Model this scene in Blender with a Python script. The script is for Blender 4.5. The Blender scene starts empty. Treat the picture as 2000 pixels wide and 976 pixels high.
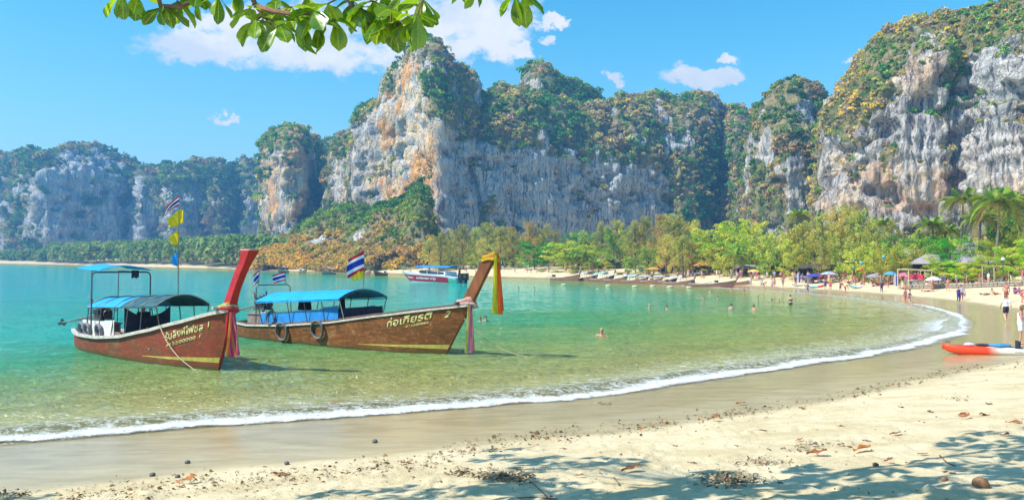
import bpy, bmesh, math, random
import numpy as np
from mathutils import Vector, Matrix, Euler

S = bpy.context.scene
COL = S.collection
random.seed(7)
R = np.random.default_rng(11)
rad = math.radians

# ------------------------------------------------------------------ camera
EYE = Vector((0.0, 0.0, 3.6))
F = 1600.0
PITCH = math.atan(24 / F)
ROLL = math.atan(0.007)
fwd = Vector((0, math.cos(PITCH), math.sin(PITCH)))
hx, vz = Vector((1, 0, 0)), Vector((0, -math.sin(PITCH), math.cos(PITCH)))
right = hx * math.cos(ROLL) + vz * math.sin(ROLL)
up = -hx * math.sin(ROLL) + vz * math.cos(ROLL)
cam = bpy.data.cameras.new('camera')
cam.lens, cam.sensor_width, cam.clip_end, cam.clip_start = 28.8, 36, 6000, 0.1
camo = bpy.data.objects.new('camera', cam)
COL.objects.link(camo)
camo.matrix_world = Matrix(((right.x, up.x, -fwd.x, EYE.x), (right.y, up.y, -fwd.y, EYE.y), (right.z, up.z, -fwd.z, EYE.z), (0, 0, 0, 1)))
S.camera = camo


def ray(px, py):
    return fwd + right * ((px - 1000) / F) + up * ((488 - py) / F)


def G(px, py, z=0.0):
    """point of the plane z on the sight line of a photo pixel"""
    d = ray(px, py)
    return EYE + d * ((z - EYE.z) / d.z)


def P(px, py, depth):
    """point at a given depth (y) on the sight line of a photo pixel"""
    d = ray(px, py)
    return EYE + d * (depth / d.y)


def hor(px):
    return 505 + 0.007 * px


def proj(co):
    co = np.asarray(co, float)
    v = co - np.array(EYE)
    z = v @ np.array(fwd)
    return 1000 + F * (v @ np.array(right)) / z, 488 - F * (v @ np.array(up)) / z


# ------------------------------------------------------------------ light
SUN_EL, SUN_AZ = rad(50), rad(-111)          # azimuth from +Y towards +X
sd = Vector((math.cos(SUN_EL) * math.sin(SUN_AZ), math.cos(SUN_EL) * math.cos(SUN_AZ), math.sin(SUN_EL)))
SUN_DIR = sd.copy()
sun = bpy.data.lights.new('sun', 'SUN')
sun.energy, sun.angle, sun.color = 4.9, rad(0.53), (1, 0.95, 0.86)
suno = bpy.data.objects.new('sun', sun)
COL.objects.link(suno)
suno.rotation_euler = sd.to_track_quat('Z', 'Y').to_euler()
S.view_settings.view_transform = 'Standard'
S.view_settings.look = 'None'
S.view_settings.exposure = 0.6
S.view_settings.gamma = 1
S.render.engine = 'CYCLES'
cy = S.cycles
cy.max_bounces, cy.diffuse_bounces, cy.glossy_bounces = 6, 3, 3
cy.transmission_bounces, cy.transparent_max_bounces, cy.volume_bounces = 3, 10, 0
cy.caustics_reflective = cy.caustics_refractive = False
cy.sample_clamp_indirect = 6


# ------------------------------------------------------------------ node helpers
class NT:
    def __init__(s, tree):
        s.t = tree
        s.n, s.l = tree.nodes, tree.links

    def put(s, v, sock):
        if isinstance(v, bpy.types.NodeSocket):
            s.l.new(v, sock)
        elif v is not None:
            if isinstance(v, (tuple, list)) and len(v) == 3 and sock.type == 'RGBA':
                v = tuple(v) + (1,)
            sock.default_value = v

    def math(s, op, a, b=None, c=None, clamp=False):
        n = s.n.new('ShaderNodeMath')
        n.operation, n.use_clamp = op, clamp
        for i, v in enumerate((a, b, c)):
            if v is not None:
                s.put(v, n.inputs[i])
        return n.outputs[0]

    def vmath(s, op, a, b=None):
        n = s.n.new('ShaderNodeVectorMath')
        n.operation = op
        s.put(a, n.inputs[0])
        if b is not None:
            s.put(b, n.inputs[1])
        return n.outputs[0]

    def mix(s, f, a, b, blend='MIX'):
        n = s.n.new('ShaderNodeMix')
        n.data_type, n.blend_type = 'RGBA', blend
        s.put(f, n.inputs[0]); s.put(a, n.inputs[6]); s.put(b, n.inputs[7])
        return n.outputs[2]

    def step(s, v, lo, hi, a=0.0, b=1.0):
        n = s.n.new('ShaderNodeMapRange')
        n.interpolation_type = 'SMOOTHSTEP'
        s.put(v, n.inputs[0])
        for i, q in enumerate((lo, hi, a, b)):
            s.put(q, n.inputs[i + 1])
        return n.outputs[0]

    def noise(s, vec, scale, detail=5, rough=.55, dist=0.0, out=0):
        n = s.n.new('ShaderNodeTexNoise')
        s.put(vec, n.inputs['Vector'])
        n.inputs['Scale'].default_value, n.inputs['Detail'].default_value = scale, detail
        n.inputs['Roughness'].default_value, n.inputs['Distortion'].default_value = rough, dist
        return n.outputs[out]

    def voro(s, vec, scale, feature='F1', rnd=1.0):
        n = s.n.new('ShaderNodeTexVoronoi')
        n.feature = feature
        s.put(vec, n.inputs['Vector'])
        n.inputs['Scale'].default_value = scale
        n.inputs['Randomness'].default_value = rnd
        return n.outputs[0]

    def ramp(s, f, stops):
        n = s.n.new('ShaderNodeValToRGB')
        e = n.color_ramp.elements
        while len(e) < len(stops):
            e.new(0.5)
        for i, (p, c) in enumerate(stops):
            e[i].position = p
            e[i].color = tuple(c) + (1,)
        s.put(f, n.inputs[0])
        return n.outputs[0]

    def attr(s, name, out='Fac'):
        n = s.n.new('ShaderNodeAttribute')
        n.attribute_name = name
        return n.outputs[out]

    def coord(s, out='Object'):
        return s.n.new('ShaderNodeTexCoord').outputs[out]

    def scale(s, v, sc):
        return s.vmath('MULTIPLY', v, sc)

    def sep(s, v):
        n = s.n.new('ShaderNodeSeparateXYZ')
        s.put(v, n.inputs[0])
        return n.outputs

    def bump(s, h, strength=.5, dist=.1):
        n = s.n.new('ShaderNodeBump')
        s.put(h, n.inputs['Height'])
        s.put(strength, n.inputs['Strength'])
        n.inputs['Distance'].default_value = dist
        return n.outputs[0]

    def bsdf(s, col, rough=.6, spec=.5, metal=0., normal=None, **kw):
        n = s.n.new('ShaderNodeBsdfPrincipled')
        s.put(col, n.inputs['Base Color']); s.put(rough, n.inputs['Roughness'])
        s.put(spec, n.inputs['Specular IOR Level']); s.put(metal, n.inputs['Metallic'])
        if normal is not None:
            s.put(normal, n.inputs['Normal'])
        for k, v in kw.items():
            s.put(v, n.inputs[k])
        return n.outputs[0]

    def mixs(s, f, a, b):
        n = s.n.new('ShaderNodeMixShader')
        s.put(f, n.inputs[0]); s.put(a, n.inputs[1]); s.put(b, n.inputs[2])
        return n.outputs[0]


def new_mat(name):
    m = bpy.data.materials.new(name)
    m.use_nodes = True
    m.node_tree.nodes.clear()
    return m, NT(m.node_tree)


def finish(m, t, shader, slot=0):
    o = t.n.new('ShaderNodeOutputMaterial')
    t.l.new(shader, o.inputs[slot])
    return m


def mat(name, col, col2=None, rough=.6, sc=6., spec=.4, bump=.15, metal=0., detail=5, stretch=(1, 1, 1), lo=.35, hi=.65, bd=.01, **kw):
    """plain worn surface: two tones of the same stuff broken up by noise, with relief"""
    m, t = new_mat(name)
    v = t.scale(t.coord(), stretch)
    n = t.noise(v, sc, detail)
    if col2 is None:
        col2 = tuple(c * .78 for c in col)
    c = t.mix(t.step(n, lo, hi), col, col2)
    r = t.math('ADD', rough - .08, t.math('MULTIPLY', n, .16))
    b = t.bump(t.noise(v, sc * 4, 3), bump, bd) if bump else None
    return finish(m, t, t.bsdf(c, r, spec, metal, b, **kw))


def leaf_mat(name, trans=.35, var=.25, gloss=.0, attr='tint'):
    """foliage coloured by the tint stored on the leaves, thin enough to let light through"""
    m, t = new_mat(name)
    c = t.attr(attr, 'Color')
    oi = t.n.new('ShaderNodeObjectInfo')
    hv = t.n.new('ShaderNodeHueSaturation')
    t.put(c, hv.inputs['Color'])
    t.put(t.math('MULTIPLY_ADD', oi.outputs['Random'], .035, .483), hv.inputs['Hue'])
    t.put(t.math('MULTIPLY_ADD', oi.outputs['Random'], .35, .85), hv.inputs['Value'])
    c = hv.outputs[0]
    n = t.noise(t.coord(), 1.3, 3)
    c = t.mix(t.step(n, .3, .7), t.mix(var, c, (0, 0, 0)), c)
    d = t.n.new('ShaderNodeBsdfDiffuse'); t.put(c, d.inputs[0])
    tr = t.n.new('ShaderNodeBsdfTranslucent')
    t.put(t.mix(.5, c, t.mix(1.0, c, (1.6, 1.45, .7), 'MULTIPLY')), tr.inputs[0])
    sh = t.mixs(trans, d.outputs[0], tr.outputs[0])
    if gloss:
        g = t.n.new('ShaderNodeBsdfGlossy'); g.inputs['Roughness'].default_value = .35
        t.put((1, 1, 1), g.inputs[0])
        sh = t.mixs(gloss, sh, g.outputs[0])
    return finish(m, t, sh)


# ------------------------------------------------------------------ sky
W = bpy.data.worlds.new('World')
S.world = W
W.use_nodes = True
W.node_tree.nodes.clear()
w = NT(W.node_tree)
sky = w.n.new('ShaderNodeTexSky')
sky.sky_type = 'NISHITA'
sky.sun_disc = False
sky.sun_elevation, sky.sun_rotation = SUN_EL, SUN_AZ
sky.altitude, sky.air_density, sky.dust_density, sky.ozone_density = 0, 1.0, .6, 1.3
hs = w.n.new('ShaderNodeHueSaturation')
hs.inputs['Hue'].default_value, hs.inputs['Saturation'].default_value, hs.inputs['Value'].default_value = .477, 1.48, 1.16
w.l.new(sky.outputs[0], hs.inputs['Color'])
bg = w.n.new('ShaderNodeBackground'); bg.inputs[1].default_value = .125
w.l.new(hs.outputs[0], bg.inputs[0])
dirv = w.coord('Generated')
dx, dy, dz = w.sep(dirv)
ysafe = w.math('MAXIMUM', w.math('ABSOLUTE', dy), .05)
wx, wy, wz_ = w.sep(w.noise(dirv, 26, 7, .66, out=1))
cu = w.math('ADD', w.math('DIVIDE', dx, ysafe), w.math('MULTIPLY', w.math('SUBTRACT', wx, .5), .09))
cv = w.math('ADD', w.math('DIVIDE', dz, ysafe), w.math('MULTIPLY', w.math('SUBTRACT', wz_, .5), .055))
blobs = [(400, 85, 160, 44), (480, 48, 120, 38), (640, 92, 240, 62), (760, 55, 270, 84), (930, 45, 120, 75), (880, 90, 70, 45), (1012, 95, 38, 20),
         (1085, 38, 42, 13), (1075, 68, 14, 12), (1375, 152, 92, 24), (1425, 118, 34, 12), (1196, 150, 32, 13), (437, 231, 36, 9), (1665, 112, 18, 10)]
mask = None
for (bx, by, a, b) in blobs:
    u0, v0 = (bx - 1000) / F, (hor(bx) - by) / F
    e = w.math('ADD', w.math('POWER', w.math('ABSOLUTE', w.math('DIVIDE', w.math('SUBTRACT', cu, u0), a / F)), 2), w.math('POWER', w.math('ABSOLUTE', w.math('DIVIDE', w.math('SUBTRACT', cv, v0), b / F)), 2))
    e = w.math('SUBTRACT', 1.0, e)
    mask = e if mask is None else w.math('MAXIMUM', mask, e)
front = w.step(dy, .25, .35)
mask = w.math('ADD', w.math('MULTIPLY', w.math('MAXIMUM', mask, -1.5), front), w.math('MULTIPLY', w.math('SUBTRACT', 1.0, front), -.55))
cvec = w.scale(dirv, (1, 1, 1.7))
cn = w.math('ADD', w.math('MULTIPLY', w.math('SUBTRACT', w.noise(cvec, 7, 10, .62, .4), .5), 3.0), w.math('MULTIPLY', w.math('SUBTRACT', w.noise(cvec, 34, 8, .62), .5), 2.4))
cd = w.math('ADD', w.math('MULTIPLY', w.math('SUBTRACT', w.math('MINIMUM', mask, .8), -.02), 1.3), cn)
dens = w.step(cd, -.05, 1.0, 0, .98)
cb = w.n.new('ShaderNodeBackground')
shade = w.step(w.noise(w.vmath('ADD', cvec, (0, 0, .03)), 11, 6, .6), .38, .62)
w.put(w.mix(shade, (.74, .82, .92), (.98, .98, .98)), cb.inputs[0])
cb.inputs[1].default_value = .74
wo = w.n.new('ShaderNodeOutputWorld')
w.l.new(w.mixs(dens, bg.outputs[0], cb.outputs[0]), wo.inputs[0])


# ------------------------------------------------------------------ noise in numpy
def _hash(ix, iy, iz):
    h = (ix * 374761393 + iy * 668265263 + iz * 2147483647 * 3 + 1274126177) & 0xFFFFFFFF
    h = ((h ^ (h >> 13)) * 1274126177) & 0xFFFFFFFF
    h = ((h ^ (h >> 16)) * 73244475) & 0xFFFFFFFF
    return (h ^ (h >> 15)) & 0xFFFF


def vnoise(x, y, z):
    """smooth value noise, -1..1"""
    x, y, z = np.broadcast_arrays(np.asarray(x, float), np.asarray(y, float), np.asarray(z, float))
    ix, iy, iz = np.floor(x).astype(np.int64), np.floor(y).astype(np.int64), np.floor(z).astype(np.int64)
    fx, fy, fz = x - ix, y - iy, z - iz
    fx, fy, fz = (q * q * q * (q * (q * 6 - 15) + 10) for q in (fx, fy, fz))
    r = 0
    for a in (0, 1):
        wx = fx if a else 1 - fx
        for b in (0, 1):
            wy = fy if b else 1 - fy
            for c in (0, 1):
                wz = fz if c else 1 - fz
                r = r + wx * wy * wz * _hash(ix + a, iy + b, iz + c)
    return r / 32767.5 - 1


def fbm(x, y, z, oct=5, gain=.5, ridged=False):
    r, a, f, tot = 0, 1., 1., 0
    for i in range(oct):
        n = vnoise(x * f + 17.3 * i, y * f - 9.1 * i, z * f + 4.7 * i)
        if ridged:
            n = 1 - 2 * np.abs(n)
        r = r + a * n
        tot += a
        a *= gain
        f *= 2.03
    return r / tot


def sstep(v, lo, hi):
    t = np.clip((np.asarray(v, float) - lo) / (hi - lo), 0, 1)
    return t * t * (3 - 2 * t)


# ------------------------------------------------------------------ object helpers
def link(name, me, parent=None, material=None):
    o = bpy.data.objects.new(name, me)
    COL.objects.link(o)
    if parent is not None:
        o.parent = parent
    if material is not None:
        for m in (material if isinstance(material, (list, tuple)) else [material]):
            me.materials.append(m)
    return o


def tag(o, label=None, cat=None, group=None, kind=None):
    for k, v in (('label', label), ('category', cat), ('group', group), ('kind', kind)):
        if v:
            o[k] = v
    return o


def thing(name, label, cat, loc=(0, 0, 0), rz=0., group=None):
    o = bpy.data.objects.new(name, None)
    o.empty_display_size = .2
    COL.objects.link(o)
    o.location = loc
    o.rotation_euler = (0, 0, rz)
    return tag(o, label, cat, group)


def copy_tree(o, parent=None):
    c = o.copy()
    COL.objects.link(c)
    c.parent = parent
    for ch in KIDS.get(o.name, ()):
        copy_tree_child(ch, c)
    return c


KIDS = {}


def index_kids(o):
    """remember the children of a prototype, so that copies need no search"""
    KIDS[o.name] = list(o.children)
    for ch in KIDS[o.name]:
        index_kids(ch)
    return o


def copy_tree_child(o, parent):
    c = o.copy()
    COL.objects.link(c)
    c.parent = parent
    for ch in KIDS.get(o.name, ()):
        copy_tree_child(ch, c)


def np_mesh(name, verts, faces, smooth=True, attrs=None, mats=None, midx=None):
    """mesh from arrays; faces is (n,3) or (n,4); attrs {name: (domain, array)}"""
    verts, faces = np.asarray(verts, np.float32), np.asarray(faces, np.int32)
    me = bpy.data.meshes.new(name)
    k = faces.shape[1]
    me.vertices.add(len(verts)); me.vertices.foreach_set('co', verts.ravel())
    me.loops.add(faces.size); me.loops.foreach_set('vertex_index', faces.ravel())
    me.polygons.add(len(faces))
    me.polygons.foreach_set('loop_start', np.arange(0, faces.size, k, dtype=np.int32))
    me.polygons.foreach_set('use_smooth', np.full(len(faces), smooth))
    for m in (mats or ()):
        me.materials.append(m)
    if midx is not None:
        me.polygons.foreach_set('material_index', np.asarray(midx, np.int32))
    for an, (dom, arr) in (attrs or {}).items():
        arr = np.asarray(arr, np.float32)
        if arr.ndim == 1:
            a = me.attributes.new(an, 'FLOAT', dom); a.data.foreach_set('value', arr)
        else:
            if arr.shape[1] == 3:
                arr = np.hstack([arr, np.ones((len(arr), 1), np.float32)])
            a = me.attributes.new(an, 'FLOAT_COLOR', dom); a.data.foreach_set('color', arr.ravel())
    me.update(calc_edges=True)
    return me


def grid_faces(nu, nv, wrap=False):
    i, j = np.meshgrid(np.arange(nu if wrap else nu - 1), np.arange(nv - 1), indexing='ij')
    a = i * nv + j
    b = ((i + 1) % nu) * nv + j
    return np.stack([a, b, b + 1, a + 1], -1).reshape(-1, 4)


class MB:
    """collects simple shapes into one mesh"""
    def __init__(s):
        s.v, s.f, s.m = [], [], []

    def add(s, vs, fs, mi=0):
        o = len(s.v)
        s.v += [tuple(v) for v in vs]
        s.f += [tuple(i + o for i in f) for f in fs]
        s.m += [mi] * len(fs)
        return s

    def box(s, lo, hi, mi=0, M=None):
        c = [Vector((x, y, z)) for x in (lo[0], hi[0]) for y in (lo[1], hi[1]) for z in (lo[2], hi[2])]
        if M is not None:
            c = [M @ q for q in c]
        return s.add(c, [(0, 1, 3, 2), (4, 6, 7, 5), (0, 4, 5, 1), (2, 3, 7, 6), (0, 2, 6, 4), (1, 5, 7, 3)], mi)

    def tube(s, pts, r, n=8, mi=0, caps=True):
        pts = [Vector(p) for p in pts]
        rs = r if isinstance(r, (list, tuple)) else [r] * len(pts)
        base = len(s.v)
        prev = None
        for i, p in enumerate(pts):
            d = (pts[min(i + 1, len(pts) - 1)] - pts[max(i - 1, 0)]).normalized()
            a = prev if prev is not None else (Vector((0, 0, 1)) if abs(d.z) < .9 else Vector((1, 0, 0)))
            x = (a - d * a.dot(d)).normalized()
            prev = x
            y = d.cross(x)
            for k in range(n):
                q = 2 * math.pi * k / n
                s.v.append(tuple(p + (x * math.cos(q) + y * math.sin(q)) * rs[i]))
        for i in range(len(pts) - 1):
            for k in range(n):
                a, b = base + i * n + k, base + i * n + (k + 1) % n
                s.f.append((a, b, b + n, a + n)); s.m.append(mi)
        if caps:
            s.f.append(tuple(base + k for k in range(n))[::-1]); s.m.append(mi)
            s.f.append(tuple(base + (len(pts) - 1) * n + k for k in range(n))); s.m.append(mi)
        return s

    def torus(s, c, axis, R_, r, n=24, k=8, mi=0, sx=1.):
        c, z = Vector(c), Vector(axis).normalized()
        x = z.orthogonal().normalized(); y = z.cross(x)
        base = len(s.v)
        for i in range(n):
            a = 2 * math.pi * i / n
            e = x * math.cos(a) + y * math.sin(a)
            for j in range(k):
                b = 2 * math.pi * j / k
                s.v.append(tuple(c + e * (R_ + r * math.cos(b)) + z * (r * sx * math.sin(b))))
        for i in range(n):
            for j in range(k):
                s.f.append((base + i * k + j, base + ((i + 1) % n) * k + j, base + ((i + 1) % n) * k + (j + 1) % k, base + i * k + (j + 1) % k)); s.m.append(mi)
        return s

    def ball(s, c, r, n=10, k=6, mi=0, sc=(1, 1, 1)):
        pts = []
        for i in range(k + 1):
            t = math.pi * i / k
            for j in range(n):
                a = 2 * math.pi * j / n
                pts.append((c[0] + r * sc[0] * math.sin(t) * math.cos(a), c[1] + r * sc[1] * math.sin(t) * math.sin(a), c[2] + r * sc[2] * math.cos(t)))
        fs = [(i * n + j, (i + 1) * n + j, (i + 1) * n + (j + 1) % n, i * n + (j + 1) % n) for i in range(k) for j in range(n)]
        return s.add(pts, fs, mi)

    def sheet(s, rows, mi=0):
        """rows: list of equally long lists of points"""
        n = len(rows[0])
        return s.add([p for r_ in rows for p in r_], [(i * n + j, (i + 1) * n + j, (i + 1) * n + j + 1, i * n + j + 1) for i in range(len(rows) - 1) for j in range(n - 1)], mi)

    def mesh(s, name, mats=(), smooth=True):
        me = bpy.data.meshes.new(name)
        me.from_pydata(s.v, [], s.f)
        for m in (mats if isinstance(mats, (list, tuple)) else [mats]):
            me.materials.append(m)
        me.polygons.foreach_set('material_index', s.m)
        me.validate()
        bm = bmesh.new(); bm.from_mesh(me)
        bmesh.ops.remove_doubles(bm, verts=bm.verts, dist=1e-5)
        bmesh.ops.recalc_face_normals(bm, faces=bm.faces)
        bm.to_mesh(me); bm.free()
        if smooth:
            me.polygons.foreach_set('use_smooth', [True] * len(me.polygons))
            me.set_sharp_from_angle(angle=rad(38))
        return me

    def build(s, name, mats, parent=None, smooth=True):
        return link(name, s.mesh(name, mats, smooth), parent)
# ------------------------------------------------------------------ shoreline and ground
_sh = [(0, 872), (250, 849), (500, 828), (750, 810), (1000, 791), (1150, 776), (1300, 757), (1500, 727), (1700, 698), (1830, 676), (1890, 652), (1912, 632), (1890, 616),
       (1850, 605), (1770, 590), (1650, 576), (1500, 566), (1400, 560), (1300, 555), (1200, 549), (1080, 546), (960, 543), (800, 538), (720, 534), (640, 531), (560, 531), (500, 529), (440, 526), (300, 523), (160, 519), (60, 516), (-200, 512.5)]
SHORE = [tuple(G(x, y)[:2]) for x, y in _sh]
SHORE = [(-1700, -560), (-300, -95), (-80, -16), (-28, 6.8)] + SHORE + [(-1100, 640), (-1700, 600)]
# smooth the line
_a = np.array(SHORE)
for _ in range(2):
    _a = np.concatenate([_a[:1], np.stack([.75 * _a[:-1] + .25 * _a[1:], .25 * _a[:-1] + .75 * _a[1:]], 1).reshape(-1, 2), _a[-1:]])
SHORE = _a


def shore_d(x, y):
    """signed distance to the waterline, positive on land"""
    x, y = np.asarray(x, float).ravel(), np.asarray(y, float).ravel()
    best = np.full(x.shape, 1e18)
    inside = np.zeros(x.shape, bool)
    n = len(SHORE)
    for i in range(n):
        ax, ay = SHORE[i]
        bx, by = SHORE[(i + 1) % n]
        ex, ey = bx - ax, by - ay
        if i < n - 1:
            t = np.clip(((x - ax) * ex + (y - ay) * ey) / (ex * ex + ey * ey + 1e-12), 0, 1)
            best = np.minimum(best, (x - ax - t * ex) ** 2 + (y - ay - t * ey) ** 2)
        if ey != 0:
            c = ((ay > y) != (by > y)) & (x < ex * (y - ay) / ey + ax)
            inside ^= c
    d = np.sqrt(best)
    return np.where(inside, -d, d)


def ground_z(x, y, d=None):
    if d is None:
        d = shore_d(x, y)
    d = np.asarray(d, float)
    z = np.where(d < 0, np.maximum(.07 * d, -4 + .002 * d), .045 * d)
    z = z + .085 * np.clip(d - 4.5, 0, 14) + .012 * np.clip(d - 18.5, 0, 200)
    z = np.minimum(z, 5.0)
    big = sstep(d, 3.5, 9)
    far = 1 / (1 + np.hypot(x, y) / 60)
    z = z + big * (.05 * fbm(x * .55, y * .55, 0 * x, 3) + far * .03 * fbm(x * 2.6, y * 2.6, 0 * x, 3)) + sstep(d, .5, 4) * .012 * fbm(x * .8, y * .8, 0 * x + 3, 3)
    return z


def gz(x, y):
    return float(ground_z(np.array([x]), np.array([y]))[0])


def on_ground(px, py):
    """where a photo pixel's sight line meets the ground"""
    d = np.array(ray(px, py))
    ts = np.geomspace(3, 1500, 1200)
    q = np.array(EYE) + ts[:, None] * d
    q = q[np.abs(q[:, 2]) < 8]
    g_ = np.maximum(ground_z(q[:, 0], q[:, 1]), 0)
    i = int(np.argmax(q[:, 2] <= g_))
    return Vector((q[i, 0], q[i, 1], g_[i]))


def polar(rads, da, front=41):
    angs = np.concatenate([np.arange(-180, -front, 6.0), np.arange(-front, front, da), np.arange(front, 180, 6.0)])
    a = np.radians(angs)
    A, Rr = np.meshgrid(a, rads, indexing='ij')
    return (Rr * np.sin(A)), (Rr * np.cos(A)), len(a), len(rads)


rr = np.concatenate([[.05, .6, 1.3, 2.2, 3.2], np.geomspace(4.2, 40, 230), np.geomspace(41, 1650, 150)])
X, Y, na, nr = polar(rr, .22)
dd = shore_d(X, Y).reshape(X.shape)
Z = ground_z(X, Y, dd)
# scuffed dry sand: shallow prints and hollows near the viewer
fp = sstep(dd, 4.2, 6.5)
rng = np.random.default_rng(5)
for _ in range(760):
    th, q = rng.uniform(-.75, .75), rng.uniform(6.5, 26)
    cx, cy = q * math.sin(th), q * math.cos(th)
    a = rng.uniform(0, math.pi)
    sel = (np.abs(X - cx) < .5) & (np.abs(Y - cy) < .5)
    if sel.any():
        ux, uy = (X[sel] - cx), (Y[sel] - cy)
        e = ((ux * math.cos(a) + uy * math.sin(a)) / .17) ** 2 + ((-ux * math.sin(a) + uy * math.cos(a)) / .075) ** 2
        Z[sel] += fp[sel] * (-.040 * np.exp(-e) + .018 * np.exp(-(np.sqrt(e) - 1.7) ** 2 * 3))

sand, t = new_mat('beach_sand')
d_ = t.attr('shore')
pos = t.coord('Object')
nb = t.noise(pos, .35, 4)
edge = t.math('ADD', 3.6, t.math('MULTIPLY', nb, 1.6))
dryf = t.step(d_, edge, t.math('ADD', edge, 1.1))
n1, n2, n3 = t.noise(pos, 1.1, 6, .6), t.noise(pos, 60, 4, .7), t.noise(pos, 9, 5, .6)
dry = t.mix(t.step(n1, .35, .68), (.70, .585, .38), (.57, .46, .27))
dry = t.mix(t.step(n3, .52, .75, 0, .45), dry, (.46, .37, .23))
dry = t.mix(t.step(n2, .55, .8, 0, .35), dry, (.36, .28, .17))
wet = t.mix(t.step(t.noise(t.scale(pos, (1, 2.2, 1)), .8, 5), .35, .65), (.48, .375, .195), (.39, .30, .145))
wet = t.mix(t.step(t.noise(t.scale(pos, (.5, 3.2, 1)), 1.7, 6, .65), .5, .7, 0, .55), wet, (.60, .49, .28))
wet = t.mix(t.step(t.noise(pos, 140, 3), .6, .8, 0, .4), wet, (.16, .12, .07))
deep = t.step(d_, -1.5, -9.0)
col = t.mix(dryf, wet, dry)
hb = t.math('ADD', t.math('MULTIPLY', n2, .35), t.math('MULTIPLY', n3, 1.0))
bs = t.math('ADD', .10, t.math('MULTIPLY', dryf, .75))
film = t.step(d_, 4.4, 1.6)
rough = t.math('ADD', t.math('MULTIPLY', dryf, .62), t.math('ADD', .30, t.math('MULTIPLY', film, -.21)))
finish(sand, t, t.bsdf(col, rough, t.math('SUBTRACT', .52, t.math('MULTIPLY', dryf, .42)), 0, t.bump(hb, bs, .05)))
gm = np_mesh('ground', np.stack([X, Y, Z], -1).reshape(-1, 3), grid_faces(na, nr, True)[:, ::-1], True, {'shore': ('POINT', dd.ravel())}, [sand])
tag(link('ground', gm), kind='structure')

# ------------------------------------------------------------------ sea
rw = np.concatenate([np.geomspace(9, 60, 330), np.geomspace(60.6, 1650, 200)])
X, Y, na, nr = polar(rw, .2)
dd = shore_d(X, Y).reshape(X.shape)
rng_ = np.hypot(X, Y)
amp = np.clip(1.15 - rng_ / 140, .15, 1) * sstep(-dd, .3, 4)
Z = amp * 1.6 * (.020 * fbm(X * .9 + Y * .35, Y * 1.9 - X * .6, 0 * X, 4) + .022 * fbm(X * .25, Y * .6, 0 * X + 5, 2) + .008 * vnoise(X * 5, Y * 8, 0 * X))
dist0 = -dd
crest = dist0 - (1.15 + .35 * vnoise(X * .3, Y * .3, 0 * X) + .12 * vnoise(X * 1.7, Y * 1.7, 0 * X))
Z += .10 * np.exp(-(crest / np.where(crest > 0, .55, .28)) ** 2) * sstep(X, -30, -12)
Z += .03 * np.exp(-((dist0 - 4.2 - .6 * vnoise(X * .2, Y * .2, 0 * X + 9)) / .6) ** 2)
sea, t = new_mat('sea_water')
d_ = t.math('MULTIPLY', t.attr('shore'), -1.0)
pos = t.coord('Object')
px3, py3, _z3 = t.sep(pos)
sky_tint = t.math('MULTIPLY', t.math('MULTIPLY', t.step(px3, -9, -24), t.step(py3, 75, 30)), 14.0)  # near left water gets a teal body colour in place of sky reflection
band = t.noise(t.scale(pos, (.35, 1.6, 1)), .06, 3)
dn = t.math('ADD', d_, t.math('MULTIPLY', t.math('SUBTRACT', band, .5), t.math('ADD', 3.0, t.math('MULTIPLY', d_, .75))))
c = t.ramp(t.math('DIVIDE', t.math('ADD', dn, sky_tint), 120.), [(0, (.34, .28, .10)), (.04, (.34, .345, .10)), (.10, (.20, .34, .085)), (.18, (.05, .34, .13)), (.30, (.015, .44, .32)), (.6, (.008, .46, .48)), (1, (.006, .43, .52))])
patch = t.noise(t.scale(pos, (.6, 1.5, 1)), .11, 4, .6)
c = t.mix(t.step(patch, .5, .68, 0, .45), c, t.mix(1., c, (.55, .72, .62), 'MULTIPLY'))
wv = t.vmath('ADD', pos, t.scale(t.noise(pos, .5, 3, out=1), (1.2, 1.2, 0)))
h1 = t.noise(t.scale(wv, (.7, 1.7, 1)), 1.5, 4, .6)
h2 = t.noise(t.scale(wv, (1, 2.4, 1)), 5.5, 3, .6)
h = t.math('ADD', h1, t.math('MULTIPLY', h2, .55))
calm = t.step(d_, .6, 5, .25, 1.0)
bm_ = t.bump(h, t.math('MULTIPLY', calm, 1.0), .42)
# bubbly foam floating behind the breaker and in the swash
f1 = t.math('ADD', t.math('MULTIPLY', t.noise(t.scale(pos, (1, 1.6, 1)), 2.6, 8, .72, .6), .6), t.math('MULTIPLY', t.noise(pos, 14, 6, .7), .4))
fzone = t.math('MULTIPLY', t.step(d_, t.step(t.sep(pos)[0], -2, 14, 5.5, 10.0), 1.2), t.step(d_, -.2, .25))
fo = t.math('MULTIPLY', t.step(t.math('ADD', f1, t.math('MULTIPLY', fzone, .17)), .60, .80), .8)
foam_far = t.step(t.noise(t.scale(wv, (.25, 2.2, 1)), .9, 6, .7), .70, .80, 0, .22)
fo = t.math('MAXIMUM', t.math('MULTIPLY', fo, fzone), foam_far)
c = t.mix(fo, c, (.8, .83, .82))
rgh = t.math('ADD', .07, t.math('MULTIPLY', fo, .6))
sh = t.bsdf(c, rgh, .8, 0, bm_, IOR=1.33)
tr = t.n.new('ShaderNodeBsdfTransparent')
clear = t.math('MULTIPLY', t.step(d_, 2.8, .0, 0, .8), t.math('SUBTRACT', 1.0, fo))
finish(sea, t, t.mixs(clear, sh, tr.outputs[0]))
fc = grid_faces(na, nr, True)[:, ::-1]
keep = dd.ravel()[fc].min(1) < .45
wm = np_mesh('sea', np.stack([X, Y, Z], -1).reshape(-1, 3), fc[keep], True, {'shore': ('POINT', dd.ravel())}, [sea])
tag(link('sea', wm), kind='structure')


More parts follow.
